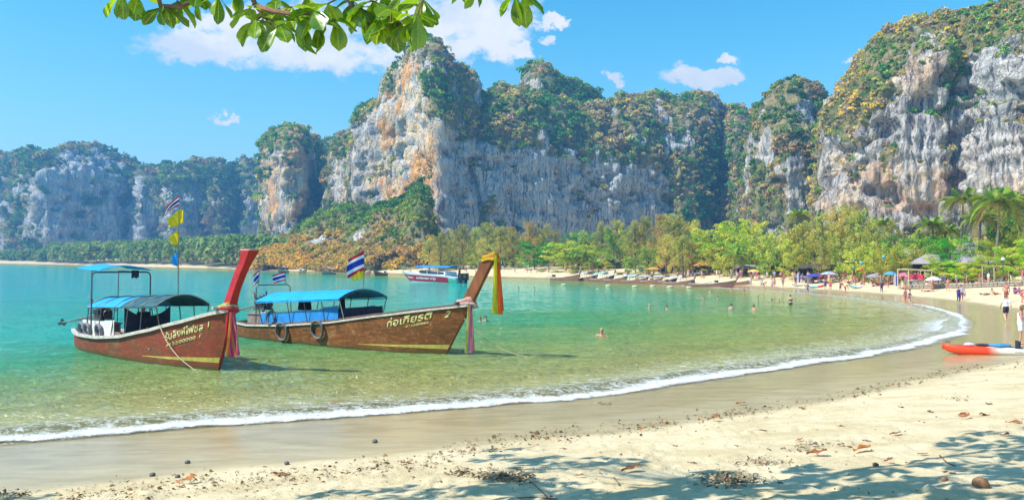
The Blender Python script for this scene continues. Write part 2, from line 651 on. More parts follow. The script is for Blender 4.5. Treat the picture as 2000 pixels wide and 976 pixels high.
# ------------------------------------------------------------------ the breaking edge of the swash: a ridge of churned foam along the waterline
def resample(pts, step_):
    pts = np.asarray(pts, float)
    s = np.concatenate([[0], np.cumsum(np.hypot(*np.diff(pts, axis=0).T))])
    q = np.arange(0, s[-1], step_)
    return np.stack([np.interp(q, s, pts[:, 0]), np.interp(q, s, pts[:, 1])], -1), q


_i0 = int(np.argmin(np.hypot(SHORE[:, 0] + 28, SHORE[:, 1] - 6.8)))
_i1 = int(np.argmin(np.hypot(*(SHORE - np.array(G(1770, 590)[:2])).T)))
line, ss = resample(SHORE[_i0:_i1], .03)
tn = np.gradient(line, axis=0); tn /= np.linalg.norm(tn, axis=1)[:, None]
k_ = 41
ker = np.ones(k_) / k_
tn = np.stack([np.convolve(tn[:, i], ker, 'same') for i in (0, 1)], -1); tn /= np.linalg.norm(tn, axis=1)[:, None]
nrm = np.stack([-tn[:, 1], tn[:, 0]], -1)       # points to sea
if shore_d(*(line[100:101] + nrm[100:101]).T)[0] > 0:
    nrm = -nrm
vv = np.linspace(0, 1, 26)
Sg, Vg = np.meshgrid(ss, vv, indexing='ij')
tip = np.exp(-((np.arctan2(line[:, 1] - 50, line[:, 0] - 26) * 0 + np.hypot(line[:, 0] - 25.5, line[:, 1] - 48) / 8) ** 2))[:, None]
wid = 1.55 + .4 * vnoise(Sg * .35, 0 * Sg, 0 * Sg) + .12 * vnoise(Sg * 1.9, 0 * Sg + 3, 0 * Sg) + 3.2 * tip
off = -.10 + .30 * vnoise(Sg * .22, 0 * Sg + 17, 0 * Sg) + .16 * vnoise(Sg * .8, 0 * Sg + 7, 0 * Sg) + .07 * vnoise(Sg * 3.1, 0 * Sg + 8, 0 * Sg) + Vg * wid
px_ = line[:, None, 0] + nrm[:, None, 0] * off
py_ = line[:, None, 1] + nrm[:, None, 1] * off
hump = np.sin(np.pi * Vg ** .8) ** .7
hz = hump * (.04 + .03 * fbm(px_ * 3, py_ * 3, 0 * px_, 3) + .025 * np.abs(fbm(px_ * 14, py_ * 14, 0 * px_, 2))) * (1 - .5 * tip)
base = np.maximum(ground_z(px_.ravel(), py_.ravel()).reshape(px_.shape), 0) + .006
foam, t = new_mat('foam')
pos = t.coord('Object')
e = t.attr('across')
mid = t.math('MULTIPLY', t.step(e, 0, .22), t.step(e, 1, .3))
b1 = t.math('ADD', t.math('MULTIPLY', t.noise(pos, 4.5, 8, .75, .6), .6), t.math('MULTIPLY', t.noise(pos, 19, 6, .75), .4))
b2 = t.voro(pos, 26)
al = t.step(t.math('ADD', t.math('ADD', b1, t.math('MULTIPLY', mid, .40)), t.math('MULTIPLY', b2, -.16)), .50, .90)
sh = t.bsdf(t.mix(t.step(b2, .1, .6), (.86, .87, .86), (.70, .72, .70)), .55, .3, 0, t.bump(t.math('ADD', b1, t.math('MULTIPLY', b2, -.5)), .6, .05))
tr = t.n.new('ShaderNodeBsdfTransparent')
finish(foam, t, t.mixs(al, tr.outputs[0], sh))
fm = np_mesh('surf_foam', np.stack([px_, py_, base + hz], -1).reshape(-1, 3), grid_faces(len(ss), len(vv)), True, {'across': ('POINT', Vg.ravel())}, [foam])
tag(link('surf_foam', fm), 'white churned foam of the small wave breaking along the waterline', 'foam', kind='stuff')
# ------------------------------------------------------------------ limestone massifs
def leaf_cloud(cen, rad_, k, size, colr, seed=0, flat=.8, jit=.28, out=.75, low=-.35):
    """many small leaf faces spread over clumps; returns vertices, quads, colour per vertex"""
    g = np.random.default_rng(seed)
    cen, rad_, colr = np.asarray(cen, float), np.asarray(rad_, float), np.asarray(colr, float)
    n = len(cen)
    d = g.normal(size=(n, k, 3))
    d /= np.linalg.norm(d, axis=2, keepdims=True)
    d[..., 2] = np.where(d[..., 2] < low, -d[..., 2], d[..., 2])
    q = g.uniform(.25, 1, (n, k, 1)) ** .45
    c = cen[:, None] + d * q * rad_[:, None, None] * np.array([1, 1, flat])
    nn = d * out + g.normal(size=(n, k, 3)) * .55 + np.array([0, 0, .25])
    nn /= np.linalg.norm(nn, axis=2, keepdims=True)
    a = np.cross(nn, g.normal(size=(n, k, 3)))
    a /= np.linalg.norm(a, axis=2, keepdims=True)
    b = np.cross(nn, a)
    s = (size * rad_)[:, None, None] * g.uniform(.6, 1.35, (n, k, 1)) if np.ndim(size) == 0 else np.asarray(size)[:, None, None] * g.uniform(.6, 1.35, (n, k, 1))
    asp = g.uniform(.45, .8, (n, k, 1))
    v = np.stack([c - a * s, c - b * s * asp, c + a * s, c + b * s * asp], 2)
    cc = colr[:, None] * (1 + jit * g.normal(size=(n, k, 1))) * (1 + .08 * g.normal(size=(n, k, 3)))
    cc = np.clip(cc, .005, .9)
    cc = np.repeat(cc[:, :, None], 4, 2)
    return v.reshape(-1, 3), np.arange(n * k * 4).reshape(-1, 4), cc.reshape(-1, 3)


def in_poly(px, py, poly):
    """signed pixel distance to a polygon, positive inside"""
    sh_ = px.shape
    x, y = px.ravel(), py.ravel()
    best, ins = np.full(x.shape, 1e18), np.zeros(x.shape, bool)
    for i in range(len(poly)):
        (ax, ay), (bx, by) = poly[i], poly[(i + 1) % len(poly)]
        ex, ey = bx - ax, by - ay
        tt = np.clip(((x - ax) * ex + (y - ay) * ey) / (ex * ex + ey * ey), 0, 1)
        best = np.minimum(best, (x - ax - tt * ex) ** 2 + (y - ay - tt * ey) ** 2)
        if ey:
            ins ^= ((ay > y) != (by > y)) & (x < ex * (y - ay) / ey + ax)
    dq = np.sqrt(best)
    return np.where(ins, dq, -dq).reshape(sh_)


cliff_mat, t = new_mat('limestone')
pos = t.coord('Object')
veg, warm, blue = t.attr('veg'), t.attr('warm'), t.attr('grey')
st = t.vmath('ADD', pos, t.scale(t.noise(pos, .08, 3, out=1), (6, 6, 6)))
s1 = t.noise(t.scale(st, (1, 1, .07)), .22, 6, .62)
s2 = t.noise(t.scale(st, (1, 1, .055)), .85, 5, .62)
s5 = t.noise(t.scale(st, (1, 1, .09)), 2.4, 4, .6)
s3 = t.noise(pos, .12, 6, .6)
s4 = t.noise(pos, .9, 6, .68)
crk = t.voro(t.scale(t.vmath('ADD', pos, t.scale(t.noise(pos, .5, 4, out=1), (2.2, 2.2, 2.2))), (1, 1, .38)), .30, 'DISTANCE_TO_EDGE')
rock = t.mix(t.step(s1, .38, .60), (.27, .26, .27), (.60, .565, .52))
rock = t.mix(t.math('MULTIPLY', t.step(s3, .42, .60), t.math('ADD', .12, t.math('MULTIPLY', warm, .88))), rock, (.78, .54, .27))
rock = t.mix(t.math('MULTIPLY', t.step(s4, .5, .66), t.math('MULTIPLY', warm, .85)), rock, (.84, .72, .54))
rock = t.mix(t.math('MULTIPLY', t.step(t.noise(pos, .045, 4), .48, .60), warm), rock, (.76, .36, .09))
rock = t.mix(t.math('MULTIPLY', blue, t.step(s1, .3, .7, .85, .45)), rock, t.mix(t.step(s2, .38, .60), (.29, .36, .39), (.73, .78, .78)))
rock = t.mix(t.math('MULTIPLY', t.step(s2, .50, .60), t.math('SUBTRACT', .85, t.math('MULTIPLY', warm, .55))), rock, (.085, .09, .11))
rock = t.mix(t.step(s5, .56, .70, 0, .45), rock, (.12, .12, .13))
rock = t.mix(t.step(t.noise(t.scale(st, (1, 1, .12)), 1.5, 4), .58, .68, 0, .85), rock, (.70, .67, .63))
rock = t.mix(t.step(s4, .56, .76, 0, .5), rock, (.14, .13, .13))
rock = t.mix(t.step(crk, .03, .0, 0, .45), rock, (.06, .06, .065))
g1, g2 = t.noise(pos, .16, 5, .6), t.noise(pos, .7, 5, .65)
gr = t.mix(t.step(g1, .38, .6), (.075, .125, .035), (.33, .26, .13))
gr = t.mix(t.step(g2, .45, .7), gr, (.16, .17, .055))
gr = t.mix(t.step(g2, .60, .72, 0, .8), gr, (.34, .31, .27))
vf = t.step(t.math('ADD', veg, t.math('MULTIPLY', t.math('SUBTRACT', s4, .5), .9)), .42, .62)
bh = t.math('ADD', t.math('MULTIPLY', s2, 1.3), t.math('ADD', t.math('MULTIPLY', s4, 1.3), t.math('ADD', t.math('MULTIPLY', t.noise(pos, 3, 5, .7), .3), t.math('MULTIPLY', t.step(crk, 0, .10), .5))))
finish(cliff_mat, t, t.bsdf(t.mix(vf, rock, gr), .92, .15, 0, t.bump(bh, .7, 1.3)))
bush_mat = leaf_mat('hillside_leaves', .42, .08)

PAL = np.array([(.075, .20, .045), (.13, .28, .055), (.25, .36, .06), (.36, .36, .10), (.42, .33, .15), (.50, .34, .17), (.68, .47, .09), (.38, .29, .24)])
MASSIFS = []


def massif(name, prof, depth, B, wf, res, rocks, warm=(), grey=(), amp=(5, 2.5, .8), vshape=1.0, pal=(.2, .22, .18, .14, .1, .06, .03, .07), bush=(1.6, .45, 40), seed=0, label='', dens=.95, drift=0., drop=9):
    prof, depth, wf = np.array(prof, float), np.array(depth, float), np.array(wf, float)
    p0, p1 = prof[0, 0], prof[-1, 0]
    prof[:, 1] += drop          # the scrub on top adds its own height
    dm = depth[:, 1].mean()
    nu = int((p1 - p0) / F * dm / res) + 2
    pu = np.linspace(p0, p1, nu)
    py = np.interp(pu, prof[:, 0], prof[:, 1])
    D = np.interp(pu, depth[:, 0], depth[:, 1])
    ksz = max(3, int(6 / res)) | 1
    D = np.convolve(np.pad(D, ksz // 2, 'edge'), np.ones(ksz) / ksz, 'valid')
    wfu = np.interp(pu, wf[:, 0], wf[:, 1])
    Hc = 3.6 + (hor(pu) - py) / F * (D + B)
    Hm = max(Hc.max(), 20)
    # cross-section: foot, wall, shoulder, crest, back
    ts = np.array([0, .12, .45, .55, .70, .85, 1, 1.15, 1.35, 1.7])
    tq = np.concatenate([np.linspace(0, 1, max(30, int((Hm + B * .7) / res))), np.linspace(1.03, 1.7, 26)])
    sfr = np.interp(tq, ts, [-.06, 0, .06, .14, .38, .68, 1, 1.45, 2.0, 2.8])
    U, T = np.meshgrid(pu, tq, indexing='ij')
    wq = wfu[:, None]
    hfr = np.where(T < .45, T / .45 * wq, 0)
    a = np.clip((T - .45) / .55, 0, 1)
    hfr = np.where(T >= .45, wq + (1 - wq) * (1 - (1 - a) ** (1.6 * vshape)), hfr)
    hfr = np.where(T > 1, 1 - ((T - 1) / .7) ** 1.5, hfr)
    dep = D[:, None] + sfr[None] * B
    z0 = -1.5
    Zz = z0 + (Hc[:, None] - z0) * hfr
    Xx = (U - 1000) / F * dep
    V = np.stack([Xx, dep, Zz], -1)

    def normals(V):
        du, dv = np.gradient(V, axis=0), np.gradient(V, axis=1)
        n = np.cross(du, dv)
        return n / (np.linalg.norm(n, axis=2, keepdims=True) + 1e-9)
    N = normals(V)
    for _ in range(3):
        N = (N + np.roll(N, 1, 0) + np.roll(N, -1, 0) + np.roll(N, 1, 1) + np.roll(N, -1, 1)); N /= np.linalg.norm(N, axis=2, keepdims=True) + 1e-9
    fade = np.clip(Hc / 14, .12, 1)[:, None]
    x, y, z = V[..., 0] + seed * 31, V[..., 1], V[..., 2]
    big = fbm(x / 17, y / 17, z / 55, 3, ridged=True)
    med = fbm(x / 7.5, y / 7.5, z / 12, 4)
    flu = fbm(x / 2.2, y / 2.2, z / 22, 3, ridged=True)
    fin = fbm(x / 2.0, y / 2.0, z / 2.4, 3)
    wallish = np.clip(1 - np.abs(N[..., 2]) * 1.3, 0, 1)
    led = np.abs(((z / 9 + .9 * vnoise(x / 14, y / 14, z / 14)) % 1) - .5)
    cav = sstep(fbm(x / 8 + 70, y / 8, z / 6, 3), .12, .42) * wallish
    pil = fbm(x / 3.4, y / 3.4, z / 40, 2, ridged=True)
    disp = amp[0] * big * .8 + amp[1] * med + wallish * amp[2] * (1.3 * flu + 1.5 * pil + .9 * (led - .25) * 2) + amp[2] * 1.0 * fin - cav * amp[2] * 3.2
    V = V + N * (disp * fade)[..., None]
    N = normals(V)
    ppx, ppy = U, hor(U) - (Zz - 3.6) / dep * F
    # what is bare rock
    wob = 15 * fbm(x / 9, y / 9, z / 9, 3) + 8 * vnoise(x / 2.5, y / 2.5, z / 2.5)
    rk = np.zeros(U.shape)
    for poly in rocks:
        rk = np.maximum(rk, sstep(in_poly(ppx, ppy, poly) + wob, -8, 10))
    out = sstep(fbm(x / 8 + 40, y / 8, z / 13, 4), .10, .34) * np.clip(wallish * 1.4, 0, 1)
    ledge = sstep(N[..., 2], .35, .6)
    veg = np.clip((1 - rk) * (1 - .8 * out) + rk * np.maximum(ledge, .9 * sstep(fbm(x / 7 + 9, y / 7, z / 9, 3), .30, .42)) * sstep(vnoise(x / 6, y / 6, z / 6), -.3, .25) * .95, 0, 1)
    veg = np.where(T > 1.0, 1, veg)

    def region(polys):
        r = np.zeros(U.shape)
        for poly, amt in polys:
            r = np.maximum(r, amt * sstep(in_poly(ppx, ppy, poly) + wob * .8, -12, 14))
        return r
    me = np_mesh(name, V.reshape(-1, 3), grid_faces(nu, len(tq)), True,
                 {'veg': ('POINT', veg.ravel()), 'warm': ('POINT', region(warm).ravel()), 'grey': ('POINT', region(grey).ravel())}, [cliff_mat])
    tag(link(name, me), label, kind='structure')
    # scrub and small trees rooted on it
    r0, leaf, k = bush
    area = np.linalg.norm(np.cross(np.gradient(V, axis=0), np.gradient(V, axis=1)), axis=2)
    prob = area * np.clip(veg - .35, 0, 1) * (T < 1.12) * (Zz > 1)
    g = np.random.default_rng(seed + 50)
    n = int(prob.sum() / (r0 * r0 * 1.5) * dens)
    idx = g.choice(prob.size, size=n, p=(prob / prob.sum()).ravel())
    c = V.reshape(-1, 3)[idx] + N.reshape(-1, 3)[idx] * (r0 * .25) + g.normal(size=(n, 3)) * .3
    rr_ = r0 * .8 * np.minimum(np.exp(g.normal(size=n) * .45), 2.0)
    # colour runs in drifts: same plants grow together
    f = fbm(c[:, 0] / 16, c[:, 1] / 16, c[:, 2] / 16, 3) * 1.5 + g.normal(size=n) * .30 - drift * (c[:, 2] - c[:, 2].mean())
    order = np.argsort(np.argsort(f)) / n
    cum = np.cumsum(pal); cum = cum / cum[-1]
    pi = np.minimum(np.searchsorted(cum, order), len(PAL) - 1)
    v, fcs, cc = leaf_cloud(c, rr_, k, np.sqrt(rr_ * r0) * leaf * .85, PAL[pi] * g.uniform(.75, 1.3, (n, 1)), seed + 3)
    tm = np_mesh(name + '_scrub', v, fcs, False, {'tint': ('POINT', cc)}, [bush_mat])
    so = link(name + '_scrub', tm)
    tag(so, 'scrub and small trees clinging to ' + label, 'scrub', kind='stuff')
    MASSIFS.append((name, nu * len(tq), n * k))


# far range across the bay, in the shade
massif('far_hills', [(-330, 330), (-200, 290), (-90, 300), (-30, 282), (0, 280), (25, 284), (45, 276), (75, 279), (90, 285), (110, 279), (130, 270), (175, 270), (200, 280), (222, 290), (250, 298), (270, 309), (288, 316), (305, 309), (330, 308), (345, 309),
                    (362, 304), (375, 296), (398, 293), (420, 298), (432, 308), (446, 304), (462, 308), (480, 298), (510, 297), (535, 305), (580, 320), (640, 400), (655, 500)],
       [(-330, 760), (-40, 800), (0, 790), (20, 770), (48, 775), (60, 700), (90, 696), (120, 704), (230, 745), (246, 760), (258, 765), (270, 725), (320, 748), (330, 712), (395, 752), (412, 765), (422, 722), (470, 765), (480, 735), (540, 765), (655, 740)], 60,
       [(-330, .7), (20, .75), (60, .74), (240, .72), (270, .5), (320, .55), (400, .5), (470, .45), (655, .5)], 1.7,
       [[(58, 345), (85, 330), (130, 300), (190, 300), (235, 330), (242, 470), (60, 480)], [(250, 345), (300, 350), (310, 470), (255, 475)], [(325, 370), (375, 365), (400, 400), (405, 475), (330, 478)], [(-200, 330), (0, 370), (20, 500), (-200, 500)], [(470, 380), (500, 380), (505, 470), (470, 470)]],
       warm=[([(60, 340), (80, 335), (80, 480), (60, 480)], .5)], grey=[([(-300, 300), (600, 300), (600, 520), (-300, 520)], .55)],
       amp=(9, 5, 1.6), pal=(.34, .27, .17, .1, .05, .02, .0, .05), bush=(4.2, .36, 40), seed=1, label='the hazy blue cliffs across the bay', dens=1.1, drop=25)
# hazy hill seen between tower and peak
massif('hazy_hill', [(560, 330), (600, 285), (625, 266), (650, 258), (668, 250), (690, 262), (720, 300), (760, 420)], [(560, 640), (760, 640)], 40, [(560, .5), (760, .5)], 2.4, [],
       amp=(5, 3, 1), pal=(.4, .3, .15, .1, .05, 0, 0, 0), bush=(3.5, .36, 36), seed=2, label='the pale hill behind the rock tower')
# rock tower
massif('rock_tower', [(508, 520), (513, 420), (515, 300), (517, 266), (530, 252), (548, 245), (572, 241), (592, 243), (606, 253), (618, 264), (626, 290), (640, 312), (650, 330), (690, 345), (715, 400)],
       [(508, 520), (514, 490), (530, 472), (560, 462), (590, 468), (604, 500), (625, 512), (650, 505), (680, 495), (715, 495)], 26, [(508, .9), (520, .80), (600, .74), (630, .5), (715, .6)], .9,
       [[(518, 300), (560, 300), (612, 290), (600, 380), (575, 410), (520, 420)]], warm=[([(515, 280), (600, 280), (600, 420), (515, 440)], .75)], grey=[([(600, 300), (650, 300), (650, 450), (600, 450)], .3)],
       amp=(3.5, 2.2, 1.0), pal=(.2, .2, .15, .15, .12, .06, .04, .08), bush=(1.9, .36, 44), seed=3, label='the narrow rock tower left of the great peak', vshape=1.3, drop=14)
massif('rock_shoulder', [(628, 420), (640, 300), (648, 275), (660, 262), (680, 248), (694, 243), (706, 250), (730, 270), (760, 330)], [(628, 480), (645, 455), (690, 445), (760, 450)], 24, [(628, .6), (690, .72), (760, .7)], .9,
       [[(648, 320), (695, 300), (700, 400), (650, 400)]], warm=[([(640, 280), (700, 280), (700, 400), (640, 400)], .45)],
       amp=(3, 2, .9), pal=(.2, .2, .15, .15, .12, .06, .04, .08), bush=(1.8, .36, 44), seed=4, label='the shoulder between rock tower and great peak')
# the great peak and the long wall to its right
massif('great_peak', [(676, 470), (684, 380), (690, 300), (696, 240), (704, 207), (722, 196), (742, 186), (752, 156), (768, 132), (780, 112), (792, 104), (800, 86), (815, 77), (838, 72), (852, 77), (860, 92), (868, 112), (880, 126), (898, 130), (912, 137), (922, 152), (931, 174),
                      (940, 186), (960, 215), (1000, 240), (1040, 250), (1090, 262)],
       [(676, 446), (688, 420), (710, 410), (780, 392), (812, 372), (840, 358), (862, 352), (880, 358), (960, 374), (1090, 394)], 22, [(676, .85), (700, .80), (745, .80), (790, .86), (840, .80), (862, .56), (880, .48), (930, .53), (960, .68), (1000, .8), (1090, .85)], .62,
       [[(682, 420), (697, 250), (730, 220), (748, 210), (770, 150), (792, 112), (806, 100), (822, 130), (828, 170), (842, 205), (866, 262), (872, 300), (880, 480), (815, 480), (815, 405), (760, 400)], [(862, 290), (930, 276), (1000, 285), (1100, 290), (1100, 480), (865, 480)],
        [(798, 95), (815, 82), (836, 90), (830, 115), (805, 112)]],
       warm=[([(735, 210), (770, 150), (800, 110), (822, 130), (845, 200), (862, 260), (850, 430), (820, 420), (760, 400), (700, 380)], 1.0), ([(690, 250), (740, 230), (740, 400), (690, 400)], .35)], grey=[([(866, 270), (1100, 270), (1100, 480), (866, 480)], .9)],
       amp=(3.2, 2.0, 1.0), pal=(.18, .19, .16, .14, .13, .08, .04, .08), bush=(1.5, .36, 46), seed=5, label='the tall pointed limestone peak', drop=6)
massif('cliff_wall', [(905, 420), (915, 300), (922, 215), (932, 182), (950, 171), (975, 164), (1000, 164), (1014, 167), (1060, 178), (1110, 182), (1150, 185), (1162, 188), (1175, 192), (1192, 191), (1206, 181), (1235, 176), (1265, 175), (1300, 181), (1335, 181), (1360, 177), (1385, 178), (1392, 192), (1398, 206), (1412, 197),
                      (1430, 193), (1448, 198), (1462, 208), (1470, 222), (1490, 260), (1520, 330), (1550, 420)],
       [(905, 400), (930, 370), (960, 368), (1060, 380), (1130, 392), (1200, 397), (1260, 404), (1300, 408), (1330, 405), (1390, 415), (1400, 430), (1440, 412), (1480, 425), (1550, 435)], 34, [(905, .6), (930, .66), (1000, .65), (1060, .64), (1110, .58), (1180, .58), (1250, .57), (1290, .5), (1320, .35), (1400, .35), (1440, .45), (1550, .4)], .62,
       [[(860, 300), (930, 278), (1000, 290), (1060, 288), (1100, 312), (1180, 308), (1230, 322), (1285, 335), (1308, 360), (1312, 430), (1300, 480), (860, 480)], [(1185, 205), (1200, 190), (1215, 215), (1200, 225)], [(1262, 205), (1285, 195), (1300, 240), (1270, 235)], [(1395, 220), (1412, 210), (1415, 290), (1398, 280)]],
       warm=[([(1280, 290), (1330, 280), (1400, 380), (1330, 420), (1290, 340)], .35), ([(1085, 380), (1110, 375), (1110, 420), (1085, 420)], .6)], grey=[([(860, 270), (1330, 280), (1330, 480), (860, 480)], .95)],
       amp=(3.6, 2.4, 1.1), pal=(.19, .17, .13, .12, .14, .11, .05, .11), bush=(1.65, .36, 46), seed=6, label='the long grey cliff wall behind the beach', drop=13)
massif('domed_hill', [(995, 260), (1012, 190), (1016, 150), (1020, 130), (1032, 116), (1046, 111), (1062, 114), (1076, 121), (1092, 134), (1110, 146), (1135, 157), (1152, 164), (1160, 172), (1168, 195), (1185, 240)], [(995, 440), (1015, 425), (1060, 415), (1120, 420), (1185, 440)], 26, [(995, .7), (1030, .80), (1080, .7), (1185, .6)], .8,
       [[(1022, 160), (1040, 148), (1060, 165), (1062, 190), (1025, 190)]], amp=(2.5, 1.8, .8), pal=(.3, .26, .2, .1, .06, .03, .0, .05), bush=(1.7, .36, 44), seed=7, label='the green domed hill above the cliff wall')
massif('rear_tower', [(1440, 420), (1455, 330), (1468, 240), (1476, 212), (1486, 196), (1500, 180), (1515, 170), (1530, 161), (1545, 154), (1558, 152), (1576, 157), (1592, 159), (1600, 168), (1606, 184), (1611, 205), (1613, 240), (1620, 300), (1640, 420)],
       [(1440, 380), (1465, 350), (1490, 328), (1540, 315), (1590, 320), (1612, 345), (1640, 370)], 26, [(1440, .5), (1480, .55), (1530, .6), (1590, .65), (1640, .6)], .62,
       [[(1480, 270), (1515, 245), (1525, 320), (1495, 330), (1480, 310)], [(1530, 300), (1560, 300), (1580, 420), (1540, 420)], [(1560, 200), (1590, 200), (1590, 240), (1560, 240)]], warm=[([(1480, 250), (1580, 250), (1580, 420), (1480, 420)], .35)], grey=[([(1470, 200), (1620, 200), (1620, 420), (1470, 420)], .25)],
       amp=(3.2, 2.2, 1.0), pal=(.22, .2, .18, .16, .1, .06, .03, .05), bush=(1.5, .36, 46), seed=8, label='the green rock tower left of the right hand cliff')
massif('right_cliff', [(1598, 430), (1606, 350), (1612, 290), (1617, 245), (1624, 215), (1633, 185), (1648, 155), (1665, 127), (1684, 103), (1705, 80), (1722, 62), (1740, 48), (1762, 40), (1790, 30), (1815, 25), (1850, 19), (1880, 12), (1910, 5), (1950, -6), (2000, -20), (2080, -45), (2200, -80), (2400, -110), (2700, -60)],
       [(1598, 262), (1612, 246), (1630, 238), (1700, 232), (1780, 226), (1830, 222), (1850, 224), (1872, 224), (1900, 219), (2000, 205), (2200, 196), (2700, 196)], 24, [(1598, .7), (1620, .62), (1660, .58), (1720, .58), (1780, .64), (1800, .74), (1845, .76), (1856, .58), (1890, .58), (1960, .60), (2000, .62), (2700, .62)], .42,
       [[(1618, 270), (1660, 240), (1700, 225), (1735, 200), (1752, 150), (1775, 100), (1795, 60), (1840, 55), (1846, 130), (1860, 180), (1900, 110), (1950, 90), (2000, 85), (2800, 80), (2800, 460), (1610, 450)]],
       warm=[([(1780, 110), (1845, 110), (1845, 180), (1700, 190)], .3), ([(1620, 300), (1760, 320), (1960, 330), (2800, 280), (2800, 430), (1620, 420)], .5)], grey=[([(1880, 90), (2000, 90), (2000, 250), (1920, 260)], .3)],
       amp=(2.1, 2.2, 1.3), pal=(.10, .12, .15, .20, .17, .12, .08, .06), bush=(.95, .38, 44), seed=9, label='the big limestone cliff at the right', dens=.85, drop=14)
# wooded foot of the peak, dry golden scrub down to the water
massif('wooded_slope', [(468, 516), (490, 490), (510, 470), (540, 462), (575, 452), (600, 430), (622, 418), (650, 408), (668, 400), (690, 398), (720, 402), (745, 395), (770, 386), (800, 380), (812, 355), (820, 348), (826, 372), (832, 420), (850, 450), (880, 470), (920, 500)],
       [(468, 315), (500, 296), (560, 288), (640, 280), (720, 262), (780, 250), (830, 245), (920, 240)], 62, [(468, .3), (920, .3)], .8,
       [[(612, 470), (624, 455), (642, 470), (640, 500), (614, 500)], [(690, 460), (720, 455), (720, 480), (695, 485)]], grey=[([(600, 440), (650, 440), (650, 510), (600, 510)], .8)],
       amp=(3, 2.2, .8), pal=(.08, .17, .24, .14, .05, .06, .25, .01), bush=(1.5, .34, 50), seed=10, label='the slope at the foot of the great peak', dens=1.25, drift=.085, drop=16)

# ------------------------------------------------------------------ air
hz_m = bpy.data.materials.new('haze')
hz_m.use_nodes = True
hz_m.node_tree.nodes.clear()
t = NT(hz_m.node_tree)
pv = t.n.new('ShaderNodeVolumePrincipled')
pv.inputs['Color'].default_value = (.18, .52, 1.0, 1)
pv.inputs['Density'].default_value = .00056
pv.inputs['Anisotropy'].default_value = 0.15
finish(hz_m, t, pv.outputs[0], 1)
hb = MB().box((-1690, -1690, -7), (1690, 1690, 175))
ho = hb.build('haze', hz_m, smooth=False)
tag(ho, kind='stuff')
# ------------------------------------------------------------------ trees behind the beach
bark = mat('bark', (.20, .15, .10), (.11, .085, .06), .9, 3, .2, .5, stretch=(1, 1, .3))
palm_bark = mat('palm_bark', (.30, .25, .19), (.17, .14, .10), .9, 2, .2, .5, stretch=(.4, .4, 3))
tree_leaf = leaf_mat('tree_leaves', .42, .05)
ORD = 'first second third fourth fifth sixth seventh eighth ninth tenth eleventh twelfth thirteenth fourteenth fifteenth sixteenth seventeenth eighteenth nineteenth twentieth'.split()


def limb_pts(g, a, b, n=4, wob=.12):
    a, b = np.array(a, float), np.array(b, float)
    L = np.linalg.norm(b - a)
    return [tuple(a + (b - a) * q + (g.normal(size=3) * wob * L * .3 if 0 < q < 1 else 0)) for q in np.linspace(0, 1, n)]


